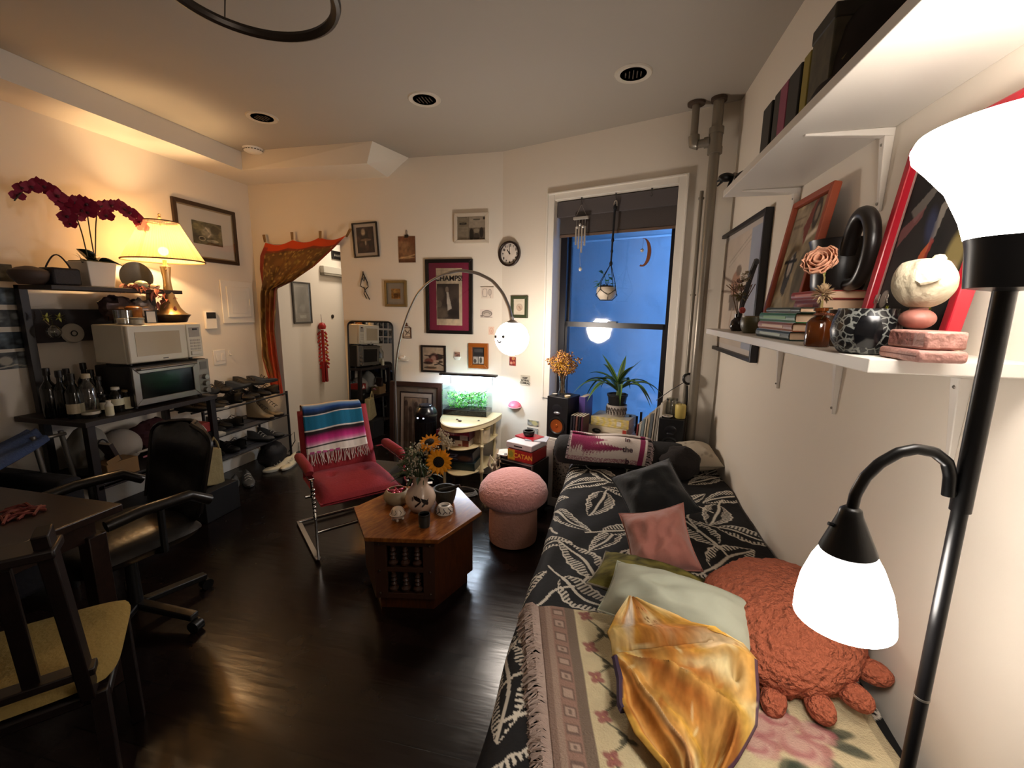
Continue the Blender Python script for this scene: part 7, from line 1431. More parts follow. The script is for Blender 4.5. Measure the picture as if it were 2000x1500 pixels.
# dark bag behind bolster, cream pillow
m = crumple(31, .12, .10, .09, 20, 14, .25); m.v = [(x, y, max(-.02, z+.07)) for x, y, z in m.v]; tag(m.build('dark_sweater', mat('sweater_dark', '#2a2524', .95, bump=(60, .5)), loc=(.45, 2.585, BZ+.02)), 'crumpled dark grey sweater at the right end of the bolster', 'clothing')
c = Canvas(26, 26, '#b5aa99'); rr_ = np.random.RandomState(4)
for k in range(26): c.ell(rr_.rand(), rr_.rand(), .03, .025, '#7d7468', .6)
pillow('cream_pillow', 'cream pillow with small sprigs in the far corner of the bed', 'cushion', (.545, 2.74, BZ+.085), .30, .26, .15, (R(12), R(-4), R(8)), paintmat('sprig_cotton', .85), cv=c, wr=.012)
M_nav = mat('charcoal_velvet', '#12171b', .85, bump=(50, .2), sheen=.3); pc = on_z(1275, 985, BZ+.06)
pillow('charcoal_cushion', 'black-blue square cushion lying behind the pink cushion', 'cushion', (pc.x, pc.y, BZ+.115), .31, .31, .19, tilt(-12, 38, 33), M_nav, pinch=.10, wr=.02)
pp = on_z(1285, 1068, BZ+.10); pillow('pink_cushion', 'dusty pink square cushion on the middle of the bed', 'cushion', (pp.x, pp.y, BZ+.125), .245, .245, .19, tilt(-14, 50, 22), mat('pink_velvet', '#b07468', .85, bump=(60, .2), sheen=.4), wr=.03, pinch=.13, seed=4)
# green mossy cushion under the mint bolster pillow
c = Canvas(40, 40, '#6a6430'); c.noise(7, .7, 3); c.noise(16, .5, 4)
pg = on_z(1268, 1142, BZ+.05); pillow('mossy_cushion', 'dark moss green patterned cushion under the pale mint pillow', 'cushion', (pg.x, pg.y, BZ+.06), .37, .22, .11, (R(0), R(0), R(-16)), paintmat('mossy_cloth', .9, bump=(40, .4)), cv=c, wr=.01)
pm = on_z(1322, 1180, BZ+.13); pillow('mint_pillow', 'long pale mint pillow lying across the bed', 'cushion', (pm.x, pm.y-.01, BZ+.125), .42, .18, .19, (R(24), R(-2), R(-21)), mat('mint_cotton', '#b4b8a6', .85, bump=(9, .35, .02)), wr=.018, pinch=.05, seed=7)
# terracotta sherpa turtle-shaped cushion
M_shp = mat('terracotta_sherpa', '#b5664a', .95, bump=(60, 1, .03), var=.15, vscale=40)
ps = Vector((.50, 1.225, BZ+.115)); t = thing('sherpa_cushion', 'large round terracotta sherpa cushion ringed with small stubby feet', 'cushion', ps, 0, None, (R(6), R(-14), R(0)))
m = MB(); m.sph((0, 0, 0), (.20, .215, .115), 96, 60); m.v = [tuple(Vector(v)*(1+.035*noise.noise(Vector(v)*22)+.045*abs(noise.noise(Vector(v)*48))+.03*noise.noise(Vector(v)*75))) for v in m.v]; m.build('body', M_shp, t, smooth=180)
for a in (-172, -140, -112, -86, -62, -38, 150, 120, 172, 25):
    a = R(a); p = Vector((.21*math.cos(a), .228*math.sin(a), -.035)); m = MB(); m.sph((0, 0, 0), (.042, .03, .027), 16, 12, Matrix.Rotation(a, 3, 'Z')); m.v = [tuple(Vector(v)*(1+.06*noise.noise(Vector(v)*40+p*9))) for v in m.v]; m.build('foot', M_shp, t, loc=p, smooth=180)
# ---------------- floral woven throw with fringe
nx, ny = 190, 150; c = Canvas(nx, ny, '#c9bb98'); c.noise(30, .06, 3)
B1, B2, G1, RS, GR = '#6b5a52', '#8a7468', '#9b8a74', '#96605a', '#4a4a3c'
c.rect(0, 0, .028, 1, B2); c.rect(.028, 0, .045, 1, '#a58f80'); c.rect(.045, 0, .10, 1, '#97796c'); c.rect(.10, 0, .135, 1, B1, .9)
for k in range(14):
    v = .03+k*.072; c.rect(.052, v, .095, v+.045, B1, .8); c.rect(.06, v+.008, .087, v+.036, '#b39c8c', .9)
    if k % 2: c.rect(.068, v+.016, .08, v+.03, '#7d6a60')
def vine(u0, v0, u1, v1, n_, amp=.022):
    P_ = []; 
    for k in range(n_*8+1): q = k/(n_*8); d = Vector((u1-u0, v1-v0)); d.normalize(); nrm = Vector((-d.y, d.x)); s = math.sin(q*n_*PI)*amp; P_.append((u0+(u1-u0)*q+nrm.x*s, v0+(v1-v0)*q+nrm.y*s*nx/ny))
    c.line(P_, .005, GR, .95)
    for k in range(n_):
        q = (k+.5)/n_; x, y = P_[int(q*n_*8)]; sg = -1 if k % 2 else 1
        if k % 2 == 0:
            for a in range(4): c.ell(x+.013*math.cos(a*1.57+.5), y+.017*math.sin(a*1.57+.5), .016, .012, RS, .95, .4, a*1.57+.5)
            c.ell(x, y, .004, .005, '#b59a6a')
        else:
            for a in (.6, 2.4, 4): c.ell(x+.016*math.cos(a), y+.02*math.sin(a), .017, .010, GR, .9, .3, a)
vine(.205, .0, .205, .76, 9, .028); vine(.21, .78, .98, .76, 12, .022); c.rect(.135, .86, 1, .89, B1, .8); c.rect(.135, .89, 1, .95, '#97796c'); c.rect(.97, 0, 1, 1, '#97896f', .6)
rr_ = np.random.RandomState(12)
for k in range(16): a = rr_.rand()*6.3; r_ = .11+.05*rr_.rand(); c.ell(.72+r_*math.cos(a), .46+r_*1.1*math.sin(a), .045, .022, ('#3d4538', '#55584a')[k % 2], .85, .4, a)
for (x, y, s) in ((.66, .43, 1.2), (.74, .50, 1.1), (.62, .52, .9), (.72, .38, .8), (.80, .42, .8)):
    for k in range(12): a = k*.9; r_ = .042*s*(1-k/14); c.ell(x+r_*math.cos(a), y+r_*1.2*math.sin(a), .026*s, .03*s, ('#a8666a', '#b98a82', '#c9a89a')[k % 3], .8, .5)
ft = thing('floral_throw', 'cream woven throw with rose bouquet and vine border over the near end of the bed', 'blanket', (0, 0, 0)); P = np.zeros((ny, nx, 3)); TL = on_z(1052, 1182, BZ+.026); TR = Vector((.66, 1.20, 0)); b_ = on_z(1082, 1500, BZ+.026); BLc = TL+(b_-TL)*((TL.y-.62)/(TL.y-b_.y)); BRc = Vector((.66, .62, 0))
def throw_pt(u, v):
    a = TL.lerp(TR, u); b_ = BLc.lerp(BRc, u); p = a.lerp(b_, v); z = BZ+.026+.005*math.sin(u*14+v*6)+.004*math.sin(v*19+u*5)
    if u < .05: z -= (0.05-u)**1.1*.2
    ov = BY0+.02-p.y
    if ov > 0: k = min(1, ov/.05); p.y += ov*.97*k; z -= ov*.95*k
    d = math.hypot((p.x-pm.x)/.30, (p.y-pm.y)/.18); z += .035*max(0, 1-d); 
    return Vector((p.x, p.y, z))
for i in range(ny):
    for j in range(nx): P[i, j] = throw_pt(j/(nx-1), i/(ny-1))
m = MB(); m.grid(P, c.a); m.build('cloth', paintmat('tapestry', .95, bump=(220, .5)), ft, smooth=180, solid=.005)
m = MB(); rg = random.Random(2)
for k in range(300):
    p = throw_pt(0, k/299); m.tube([p, p+Vector((-.022, rg.uniform(-.01, .01), .006)), p+Vector((-.044, rg.uniform(-.016, .016), -.006)), p+Vector((-.058-.014*rg.random(), rg.uniform(-.024, .024), -.03-.02*rg.random()))], .0023, 4)
m.build('fringe', mat('fringe_taupe', '#b5a298', .95), ft)
# ---------------- orange tie-dye cloth lying in folds
def bedpx(x, y, h=.0): return on_z(x, y, BZ+.03+h)
LEd = [(1228, 1163, .15), (1200, 1205, .12), (1186, 1238, .07), (1203, 1285, .035), (1212, 1330, .03), (1213, 1380, .03), (1240, 1440, .03), (1290, 1500, .03), (1310, 1540, .03)]
REd = [(1245, 1168, .16), (1330, 1205, .17), (1400, 1238, .16), (1452, 1258, .14), (1478, 1290, .10), (1483, 1360, .06), (1478, 1420, .04), (1440, 1490, .03), (1400, 1550, .03)]
nu, nv = 140, 160; P = np.zeros((nv, nu, 3)); c = Canvas(nu, nv, '#c09350'); c.noise(4, .45, 5)
rr_ = np.random.RandomState(7); TH = np.arctan2(np.maximum(c.V-.30, 0), c.U+.02)
for k in range(34): c.ell(rr_.rand(), rr_.rand()*.4, .05+.12*rr_.rand(), .03+.06*rr_.rand(), ('#d0a848', '#b5742f', '#d6c188', '#c4933c', '#a8622c', '#d8cba2')[k % 6], .6, .9, rr_.rand()*3)
for k in range(26): th = rr_.rand()*1.5; c.put((c.V > .32)*np.exp(-((TH-th)/(.03+.05*rr_.rand()))**2)*np.clip(.4+.8*np.sin(c.U*9+k*2), 0, 1), ('#cfa548', '#a8682f', '#dccfa0', '#9c5828', '#cdbb90')[k % 5], .7)
c.ell(.24, .14, .06, .15, '#d5cabb', .85, .7, .4); c.ell(.80, .36, .12, .09, '#dcc4a0', .8, .8); c.ell(.62, .24, .14, .08, '#b87048', .6, .9)
for k in range(18): c.ell(.38+.22*rr_.rand(), .06+.22*rr_.rand(), .012, .008, '#7d4a20', .7, .5, rr_.rand()*3)
c.rect(.975, .5, 1, 1, '#4a3552', .9); c.rect(0, .36, .02, .6, '#4a3552', .8)
c.noise(14, .22, 9); c.noise(40, .12, 10)
for k in range(30): c.ell(rr_.rand(), .3+.7*rr_.rand(), .01+.03*rr_.rand(), .006+.02*rr_.rand(), ('#8f5526', '#e0d2a4', '#a8682f')[k % 3], .5, .8, rr_.rand()*3)
tdye = thing('tie_dye_cloth', 'orange and yellow tie-dyed cloth lying in folds over mint pillow and throw', 'cloth', (0, 0, 0))
for i in range(nv):
    v = i/(nv-1); a, b_ = along(LEd, v), along(REd, v); A_ = bedpx(*a); B_ = bedpx(*b_)
    for j in range(nu):
        u = j/(nu-1); p = A_.lerp(B_, u); w_ = max(0, v-.30); th = math.atan2(w_, u+.03); r_ = math.hypot(w_, u); f = min(1, w_*6)
        q_ = th*6.2+.5*noise.noise(Vector((r_*3, th*2, 2))); z = f*min(1, r_*2.4)*(.040*(1-abs(math.sin(q_))**.6)+.014*(1-abs(math.sin(q_*1.7+.8))))+.010*noise.noise(Vector((u*4, v*5, 1)))+.006*f*noise.noise(Vector((u*13, v*9, 4)))+(.022*(1-min(1, abs(v-.27)/.10)) if v < .37 else 0)
        tw = math.exp(-((u-.80)/.13)**2-((v-.48)/.09)**2); z += .03*tw-.05*math.exp(-((u-.84-.3*(v-.53))/.04)**2-((v-.53)/.035)**2); e = min(u, 1-u)*14; z *= min(1, e+.25)
        if .30 < v < .36: z -= .022*(1-abs(v-.33)/.03)*(u < .8)
        P[i, j] = (p.x, p.y, max(p.z+z, BZ+.02))
m = MB(); m.grid(P, c.a); cl = m.build('cloth', paintmat('tie_dye', .95, bump=(16, .45, .012), spec=.1), tdye, smooth=180, solid=.004)
pts = [Vector(P[i, 0])+Vector((0, 0, -.004)) for i in range(int(nv*.36), int(nv*.66), 3)]; m = MB(); m.tube(pts, .010, 6); m.build('violet_lining', mat('lining_violet', '#3d2d45', .85), tdye)
# ================================================================= RIGHT WALL: SHELVES, PICTURES, LAMP
SXF, ZU0, ZU1, ZL0, ZL1 = .455, 1.985, 2.012, 1.396, 1.421
M_shelf = mat('shelf_white', '#d5cfc6', .45)
t = thing('upper_shelf', 'long white wall shelf high on the right wall', 'shelf', ((SXF+XR)/2, 1.1, ZU0)); hx = (XR-SXF)/2
MB().bx(-hx, hx, -1.0, 1.016, 0, ZU1-ZU0).build('board', M_shelf, t, smooth=0, bevel=.002)
def bracket(parent, y, zb):
    m = MB(); x1 = hx; m.hexa([(x1-.21, y-.004, zb-.006), (x1, y-.013, zb-.022), (x1, y+.013, zb-.022), (x1-.21, y+.004, zb-.006), (x1-.21, y-.004, zb), (x1, y-.013, zb), (x1, y+.013, zb), (x1-.21, y+.004, zb)]); m.build('bracket', mat('bracket_white', '#ddd6cd', .35), parent, bevel=.002); b_ = parent.children[-1]
    m = MB(); m.hexa([(x1-.010, y-.004, zb-.21), (x1-.0, y-.004, zb-.21), (x1-.0, y+.004, zb-.21), (x1-.010, y+.004, zb-.21), (x1-.024, y-.013, zb-.02), (x1, y-.013, zb-.02), (x1, y+.013, zb-.02), (x1-.024, y+.013, zb-.02)]); m.build('bracket_arm', mat('bracket_white', '#ddd6cd', .35), b_, bevel=.002)
    m = MB()
    for z in (-.04, -.19): m.sph((x1-.022+.06*abs(z)-.002, y, zb+z), .004, 8, 6)
    m.build('screw', M_steel, b_)
for px, py in ((1556, 378), (1735, 262)): bracket(t, on_x(px, py, XR-.01).y-1.1, 0)
bracket(t, .78-1.1, 0)
t = thing('lower_shelf', 'white wall shelf above the bed holding books and pottery', 'shelf', ((SXF+XR)/2, 1.55, ZL0)); MB().bx(-hx, hx, -.67, .66, 0, ZL1-ZL0).build('board', M_shelf, t, smooth=0, bevel=.002)
for px, py in ((1520, 700), (1633, 720), (1875, 740)): bracket(t, max(.90, on_x(px, py, XR-.015).y)-1.55, 0)
ZL = ZL1+.0008
# pictures
def rframe(name, label, tl, br, x, fcol, fw, cv, d, mats, rotx=0, zbase=None, yy=None, hh=None, **k):
    a, b_ = on_x(*tl, x), on_x(*br, x); y0, y1 = yy or (b_.y, a.y); z0, z1 = hh or (b_.z, a.z)
    return framed(name, label, 'picture', (x, (y0+y1)/2, (z0+z1)/2), abs(y1-y0), z1-z0, 0, fcol, fw, cv, d=d, mats=mats, rot=(rotx, 0, -PI/2), **k)
c = Canvas(54, 80, '#b9ab9d'); c.rect(.76, 0, 1, 1, '#8a94a8', .8); c.line([(.3, .22), (.75, .05)], .008, '#8a7f75', .7); c.line([(.3, .26), (.75, .09)], .006, '#8a7f75', .6); c.ell(.5, .45, .11, .13, '#9c7560', .95); c.ell(.55, .32, .06, .05, '#6b5a4e', .9); c.line([(.45, .42), (.2, .35), (.15, .28)], .018, '#5f4a3e', .9); c.line([(.42, .5), (.15, .48)], .016, '#5f4a3e', .9); c.poly([(.36, .52), (.64, .52), (.6, .68), (.4, .68)], '#5c5048', .9); c.line([(.48, .66), (.44, .8), (.5, .92)], .02, '#a08876', .8); c.line([(.55, .66), (.58, .82)], .018, '#a08876', .7); c.noise(5, .1, 3)
ya, yb = on_x(1404, 540, XR-.004).y, on_x(1494, 560, XR-.004).y; zb_, zt_ = on_x(1485, 716, XR-.03).z, on_x(1530, 370, XR-.03).z+.05
rframe('tall_drawing_frame', 'tall black frame with a pale figure drawing on the right wall by the pipes', (0, 0), (0, 0), XR-.0005, '#120e12', .022, c, .035, [(.03, '#b8aea6')], yy=(yb, ya), hh=(zb_, 1.975), glass=False)
c = Canvas(50, 70, '#9c8a6c'); c.noise(4, .4, 5); c.rect(.03, .03, .5, .3, '#8f806a', .8); c.textlines(.06, .08, .45, .2, 2, '#5b4a3a', .6, 2); c.poly([(.42, .2), (.6, .0), (.72, .0), (.55, .35)], '#7a2f26', .9); c.ell(.72, .12, .1, .12, '#2d2622', .9); c.ell(.72, .12, .05, .06, '#8a7a66', .8); c.line([(.6, .3), (.85, .25)], .03, '#c9bba6'); c.poly([(.2, .45), (.42, .38), (.45, .5), (.36, .75), (.22, .7)], '#23242c', .9); c.ell(.32, .5, .06, .08, '#c9bdb0', .9); c.rect(.1, .44, .5, .47, '#1d1b20'); c.ell(.75, .6, .2, .2, '#4a4438', .8); c.ell(.25, .85, .2, .1, '#8f8670', .7); c.noise(9, .3, 6)
a, b_ = on_x(1545, 470, XR-.03), on_x(1640, 400, XR-.06); yL = on_x(1512, 590, XR-.075).y; yR = on_x(1612, 480, XR-.05).y; zt = on_x(1652, 362, XR-.02).z
hf = zt-ZL+.02; tl_ = R(9); fr = framed('leaning_print', 'orange-brown wooden frame with a busy poster print leaning on the lower shelf', 'picture', (XR-.024-math.sin(tl_)*hf/2, (yL+yR)/2, ZL+math.cos(tl_)*hf/2+.002), yL-yR, hf, 0, '#a04a2c', .022, c, d=.025, rot=(-tl_, 0, -PI/2), mats=[(.004, '#3a241c')], glass=False)
c = Canvas(80, 120, '#15110f'); c.noise(4, .8, 7); c.poly([(.1, .3), (.32, .2), (.3, .1), (.42, .06), (.4, .22), (.2, .38)], '#6b6560', .8); c.poly([(.02, .4), (.3, .3), (.28, .36), (.04, .5)], '#7a4a4a', .7)
for k in range(7): c.line([(.45+.05*k, .10), (.52+.06*k, .02)], .008, '#4a6a9a', .8)
c.poly([(.5, .32), (.6, .28), (.54, .5), (.48, .58)], '#8a8278', .8); c.ell(.45, .42, .1, .06, '#2d3350', .8, .8, 1); c.poly([(.42, .56), (.5, .5), (.5, .6), (.4, .72)], '#b5562a', .85); c.poly([(.5, .48), (.55, .5), (.48, .72)], '#8a2a20', .8); c.ell(.42, .7, .07, .05, '#b58a2c', .8)
c.ell(.85, .6, .1, .12, '#8a7a4a', .8, .5); c.ell(.86, .72, .07, .08, '#a88a84', .8, .5); c.ell(.1, .8, .06, .05, '#c9bfb5', .5)
def glyphs(u, v, n_, s, horizontal, seed):
    r_ = np.random.RandomState(seed)
    for k in range(n_):
        x, y = (u+k*s*1.2, v) if horizontal else (u, v+k*s*1.3)
        for q in range(4): a = r_.rand(4)-.5; c.line([(x+a[0]*s*.8, y+a[1]*s*.8), (x+a[2]*s*.8, y+a[3]*s*.8)], .007, '#b5b52a', .9)
glyphs(.2, .86, 1, .07, True, 3); glyphs(.78, .80, 4, .055, False, 4)
yL2 = on_x(1700, 560, XR-.09).y; zt2 = on_x(1755, 320, XR-.03).z; yR2 = on_x(1925, 620, XR-.05).y-.005; hf2 = zt2-ZL+.01; tl2 = R(8)
pf = framed('red_poster_frame', 'large red frame with dark film poster leaning on the lower shelf behind the lamp shade', 'picture', (XR-.028-math.sin(tl2)*hf2/2, (yL2+yR2)/2, ZL+math.cos(tl2)*hf2/2+.002), yL2-yR2, hf2, 0, '#9c1626', .02, c, d=.025, rot=(-tl2, 0, -PI/2), mats=[(.014, '#c2b5ad')], frough=.3, glass=False)
text_mesh('poster_letters', 'A  O', .042, mat('letter_orange', '#b55a3a', .7), pf, (-.05, -.013, -hf2*.36), (PI/2, 0, 0)); text_mesh('poster_letters', 'H  R', .03, mat('letter_grey', '#9b9288', .7), pf, (-.10, -.013, -hf2*.26), (PI/2, 0, 0)); text_mesh('poster_letters', 'O  A', .03, mat('letter_orange', '#b55a3a', .7), pf, (-.05, -.013, -hf2*.43), (PI/2, 0, 0))
# items on the lower shelf
def sh(px, py): p = on_z(px, py, ZL); return p
SXB = .50
p = on_x(1432, 640, .52); t = thing('dried_bouquet_vase', 'dark little vase with dried flowers at the far end of the lower shelf', 'flowers', (.53, on_x(1440, 640, .53).y, ZL)); MB().lathe([(0, 0), (.022, 0), (.03, .015), (.026, .04), (.014, .055), (.016, .07), (.012, .07), (0, .05)], n=18).build('vase', mat('vase_darkglass', '#2a201c', .15), t)
rg = random.Random(5); m = MB()
for k in range(8): m.tube([(0, 0, .05), (rg.uniform(-.03, .03), rg.uniform(-.03, .03), .13), (rg.uniform(-.05, .05), rg.uniform(-.05, .05), .19)], .0018, 5)
m.build('stems', mat('dry_stem', '#6b5034', .8), t)
for (x, y, z, s, col) in ((.01, .045, .16, .04, '#8a7a4a'), (-.02, -.04, .185, .03, '#8f6f60'), (.0, -.03, .14, .025, '#6d6040'), (.0, -.055, .22, .024, '#9b8a70')):
    m = MB()
    for k in range(60): v = Vector((rg.gauss(0, 1), rg.gauss(0, 1), rg.gauss(0, 1))).normalized(); m.leaf(Vector((x, y, z))+v*s*.5, v, s*.5, .008, 0, .2, 3)
    m.build('flower_head', mat('dryhead_'+col[1:], col, .9), t)
MB().sph((.0, -.045, .085), .013, 12, 8).build('red_bud', mat('bud_red', '#a03c34', .5), t)
m = MB(); m.tube([(0, -.01, .06), (.01, -.04, .17), (.02, -.055, .24), (.02, -.09, .275), (.01, -.13, .265)], lambda q: .011-.004*abs(q-.6), 8); m.build('dark_pod', mat('pod_dark', '#3a3634', .7), t); m = MB(); m.leaf((.01, -.05, .20), (-.2, .8, .2), .06, .03, .3, .2, 5); m.build('dark_leaf', mat('pod_dark', '#3a3634', .7), t)
t = thing('olive_cup', 'small olive glazed cup beside the dried flower vase', 'cup', (.54, on_x(1472, 635, .54).y, ZL)); MB().lathe(vess(.034, .042, .062, .004, .046), n=26).build('cup', mat('olive_glaze', '#4f4a30', .4), t); MB().lathe([(.037, .056), (.043, .057), (.043, .064), (.037, .064), (.037, .056)], n=24).build('rim', mat('olive_rim', '#6a5c40', .4), t)
# front stack of books (spines to the far end)
PG = '#e6c6a6'
def stackbook(nm, lb, far, near, x0, x1, z, h, col, title):
    y1, y0 = on_x(far, 640, x0).y, on_x(near, 640, x0).y; L2, W2 = (y1-y0)/2, (x1-x0)/2; t = thing(nm, lb, 'book', ((x0+x1)/2, (y0+y1)/2, z)); m = MB(); m.bx(-W2, W2, -L2, L2, 0, .003); m.bx(-W2, W2, -L2, L2, h-.003, h); n = 6
    for k in range(n):
        a0, a1 = PI/2+PI*k/n, PI/2+PI*(k+1)/n; q = lambda a, r_, y: (-W2+.006*math.cos(a)+.002, y, h/2+r_*math.sin(a)); m.hexa([q(a0, h/2, -L2), q(a1, h/2, -L2), q(a1, h/2, L2), q(a0, h/2, L2), q(a0, h/2-.003, -L2), q(a1, h/2-.003, -L2), q(a1, h/2-.003, L2), q(a0, h/2-.003, L2)])
    m.build('cover', mat('cover_'+col[1:], col, .4), t, smooth=0); MB().bx(-W2+.001, W2-.004, -L2+.003, L2-.003, .003, h-.003).build('pages', mat('pages_peach', PG, .85), t, smooth=0); MB().bx(-W2-.0046, -W2-.004, -L2*.55, L2*.7, h*.35, h*.65).build('spine_title', mat('title_'+title[1:], title, .5), t, smooth=0); return z+h+.0006
z = ZL
for nm, lb, far, near, h, col, tt in (('hardback_book', 'dark green hardback at the bottom of the front book stack', 1479, 1545, .025, '#20382c', '#8fa08c'), ('hardback_book', 'orange-brown hardback second from the bottom of the front stack', 1482, 1549, .024, '#9a5a3a', '#c9a07a'), ('hardback_book', 'bright green hardback third from the bottom of the front stack', 1483, 1553, .027, '#1f6a34', '#5a9a4a'), ('hardback_book', 'thin dark green hardback on top of the bright green book', 1495, 1560, .015, '#26321f', '#4a5a3c')): z = stackbook(nm, lb, far, near, .50, .575, z, h, col, tt)
rz_ = ZL
for lb, far, near, x0, x1, h, col, tt in (('thick book at the bottom of the rear book stack', 1560, 1606, .58, .70, .050, '#4a3a30', '#6a5a48'), ('black-covered book second in the rear stack', 1552, 1600, .58, .70, .026, '#1a1416', '#4a4444'), ('thick cream-paged book near the top of the rear stack', 1548, 1596, .58, .695, .040, '#7d2f2a', '#b5685a'), ('red-spined book on top of the rear stack', 1540, 1598, .58, .698, .024, '#9a3028', '#c96a5a')): rz_ = stackbook('paperback_book', lb, far, near, x0, x1, rz_, h, col, tt)
ZRS = rz_
# dark pottery mug with loop handle on the rear stack
yj = on_x(1636, 540, .637).y; t = thing('black_mug', 'large black pottery mug with tall looped handle on the rear book stack', 'jug', (.637, yj, ZRS)); M_jug = mat('jug_black', '#1b1614', .32, var=.2)
MB().lathe([(0, 0), (.05, 0), (.054, .01), (.058, .06), (.064, .105), (.068, .118), (.063, .118), (.058, .1), (.05, .02), (0, .015)], n=32).build('body', M_jug, t); hp = [(-.01, -.05, .080), (-.012, -.066, .125), (-.015, -.098, .165), (-.015, -.14, .15), (-.012, -.155, .10), (-.008, -.135, .045), (-.004, -.10, .010), (0, -.045, .012)]; hp = [Vector(along(hp, i/48)) for i in range(49)]
for _ in range(14): hp = [hp[0]]+[(hp[i-1]+hp[i]*2+hp[i+1])/4 for i in range(1, 48)]+[hp[48]]
m = MB(); m.tube(hp, lambda q: .017-.003*q, 12); m.build('handle', M_jug, t)
MB().sph((-.02, .06, .055), (.02, .014, .02), 10, 8).build('side_lug', M_jug, t); t.scale = (1.18,)*3
# peach dried rose in the amber bottle, with other blooms
yb_ = on_x(1600, 655, .49).y; t = thing('amber_bottle', 'small amber bottle holding dried blooms at the front of the lower shelf', 'bottle', (.487, yb_, ZL)); MB().lathe([(0, 0), (.024, 0), (.026, .004), (.026, .055), (.018, .066), (.011, .07), (.011, .082), (.015, .083), (.015, .09), (.009, .09), (0, .06)], n=24).build('glass', mat('amber_glass', '#5a2c0e', .12, spec=.6), t)
t2 = thing('dried_rose', 'peach dried rose on a thin stem standing in the amber bottle', 'flower', (.487, yb_, ZL+.085)); m = MB(); m.tube([(0, 0, -.05), (0, .003, .03), (.002, .010, .075), (.0, .026, .10)], .002, 6); m.build('stem', mat('rose_stem', '#8a7a4a', .7), t2)
M_rose = mat('rose_peach', '#c99478', .75, var=.12, vscale=40); rc = Vector((.0, .034, .112)); rg = random.Random(3); ax = Vector((-.55, -.6, .45)).normalized(); X_, Y_, Z_ = frame_of(ax)
for ring, (n_, rr_2, op) in enumerate(((3, .010, .1), (4, .018, .25), (5, .026, .4), (6, .032, .6), (7, .036, .9))):
    m = MB()
    for k in range(n_):
        a = 2*PI*k/n_+ring*.7; d = X_*math.cos(a)+Y_*math.sin(a); Pp = np.zeros((6, 7, 3))
        for i in range(6):
            for j in range(7):
                q = i/5; s_ = -1+2*j/6; rad = rr_2*(.35+.65*math.sin(q*PI*.55)); aa = a+s_*PI/n_*1.6; dd = X_*math.cos(aa)+Y_*math.sin(aa); Pp[i, j] = rc+dd*rad*(1+.30*noise.noise(Vector((aa*3, q*3, ring))))+Z_*(.036*q*(1-.35*op*q)*(1-.25*s_*s_)-.012)
        m.grid(Pp)
    m.build('petals', M_rose, t2, smooth=180, solid=.0012)
m = MB(); m.leaf(rc-Z_*.012, (.2, -.8, .1), .03, .01, .3, .2, 4); m.leaf(rc-Z_*.012, (.1, -.5, -.6), .025, .01, .3, .2, 4); m.build('sepals', mat('sepal_green', '#6a7a34', .7), t2)
t3 = thing('dried_bloom', 'pale beige fluffy dried bloom low in the amber bottle', 'flower', (.485, yb_-.004, ZL+.092)); m = MB()
for k in range(120): v = Vector((rg.gauss(0, 1), rg.gauss(0, 1), rg.gauss(.4, 1))).normalized(); m.leaf(Vector((0, 0, .03))+v*.008, v, .018, .006, 0, .2, 3)
m.build('head', mat('bloom_beige', '#b39a78', .85), t3); m = MB(); m.tube([(0, 0, -.01), (0, 0, .028)], .003, 6); m.build('stem', mat('rose_stem', '#8a7a4a', .7), t3)
t4 = thing('dried_bloom', 'flat reddish dried bloom drooping right from the amber bottle', 'flower', (.482, yb_-.028, ZL+.072)); m = MB()
for k in range(80): a = k*2.4; r_ = .024*math.sqrt(k/80); m.leaf((r_*math.cos(a)*.5, r_*math.sin(a), .004*(1-k/80)), (math.cos(a)*.4, math.sin(a), .25), .012, .006, .2, .2, 3)
m.build('head', mat('bloom_rust', '#a3694e', .85, var=.3, vscale=50), t4); m = MB(); m.tube([(0, 0, 0), (0, .015, -.012), (.002, .026, .008)], .0016, 5); m.build('stem', mat('rose_stem', '#8a7a4a', .7), t4)
t = thing('brown_tumbler', 'brown glazed cup half hidden behind the patterned pot', 'cup', (.55, on_x(1642, 660, .55).y, ZL)); MB().lathe(vess(.034, .034, .085, .004, .035), n=24).build('cup', mat('tumbler_brown', '#4a382a', .35), t); MB().lathe([(.03, .078), (.035, .079), (.035, .087), (.03, .087), (.03, .078)], n=24).build('rim', mat('tumbler_rim', '#241a16', .3), t)
# carved black and grey pot
M_carve = mat('carved_pot', '#151516', .3); nt = M_carve.node_tree; tc = nt.nodes.new('ShaderNodeTexCoord'); vo = nt.nodes.new('ShaderNodeTexVoronoi'); vo.feature = 'DISTANCE_TO_EDGE'; vo.inputs['Scale'].default_value = 75; rp = nt.nodes.new('ShaderNodeValToRGB'); nz = nt.nodes.new('ShaderNodeTexNoise'); nz.inputs['Scale'].default_value = 60; mxx = nt.nodes.new('ShaderNodeMix'); mxx.data_type = 'VECTOR'; mxx.inputs['Factor'].default_value = .012
rp.color_ramp.elements[0].position = .05; rp.color_ramp.elements[0].color = (*lin('#6f716c'), 1); rp.color_ramp.elements[1].position = .11; rp.color_ramp.elements[1].color = (*lin('#131315'), 1)
nt.links.new(tc.outputs['Object'], mxx.inputs['A']); nt.links.new(nz.outputs['Color'], mxx.inputs['B']); nt.links.new(tc.outputs['Object'], nz.inputs['Vector']); nt.links.new(mxx.outputs['Result'], vo.inputs['Vector']); nt.links.new(vo.outputs['Distance'], rp.inputs[0]); nt.links.new(rp.outputs[0], nt.nodes['Principled BSDF'].inputs['Base Color'])
cp = on_z(1690, 686, ZL); cpl = Vector((.50, on_x(1690, 640, .50).y, ZL)); t = thing('carved_pot', 'rounded black and grey carved pottery pot on the lower shelf', 'pot', cpl)
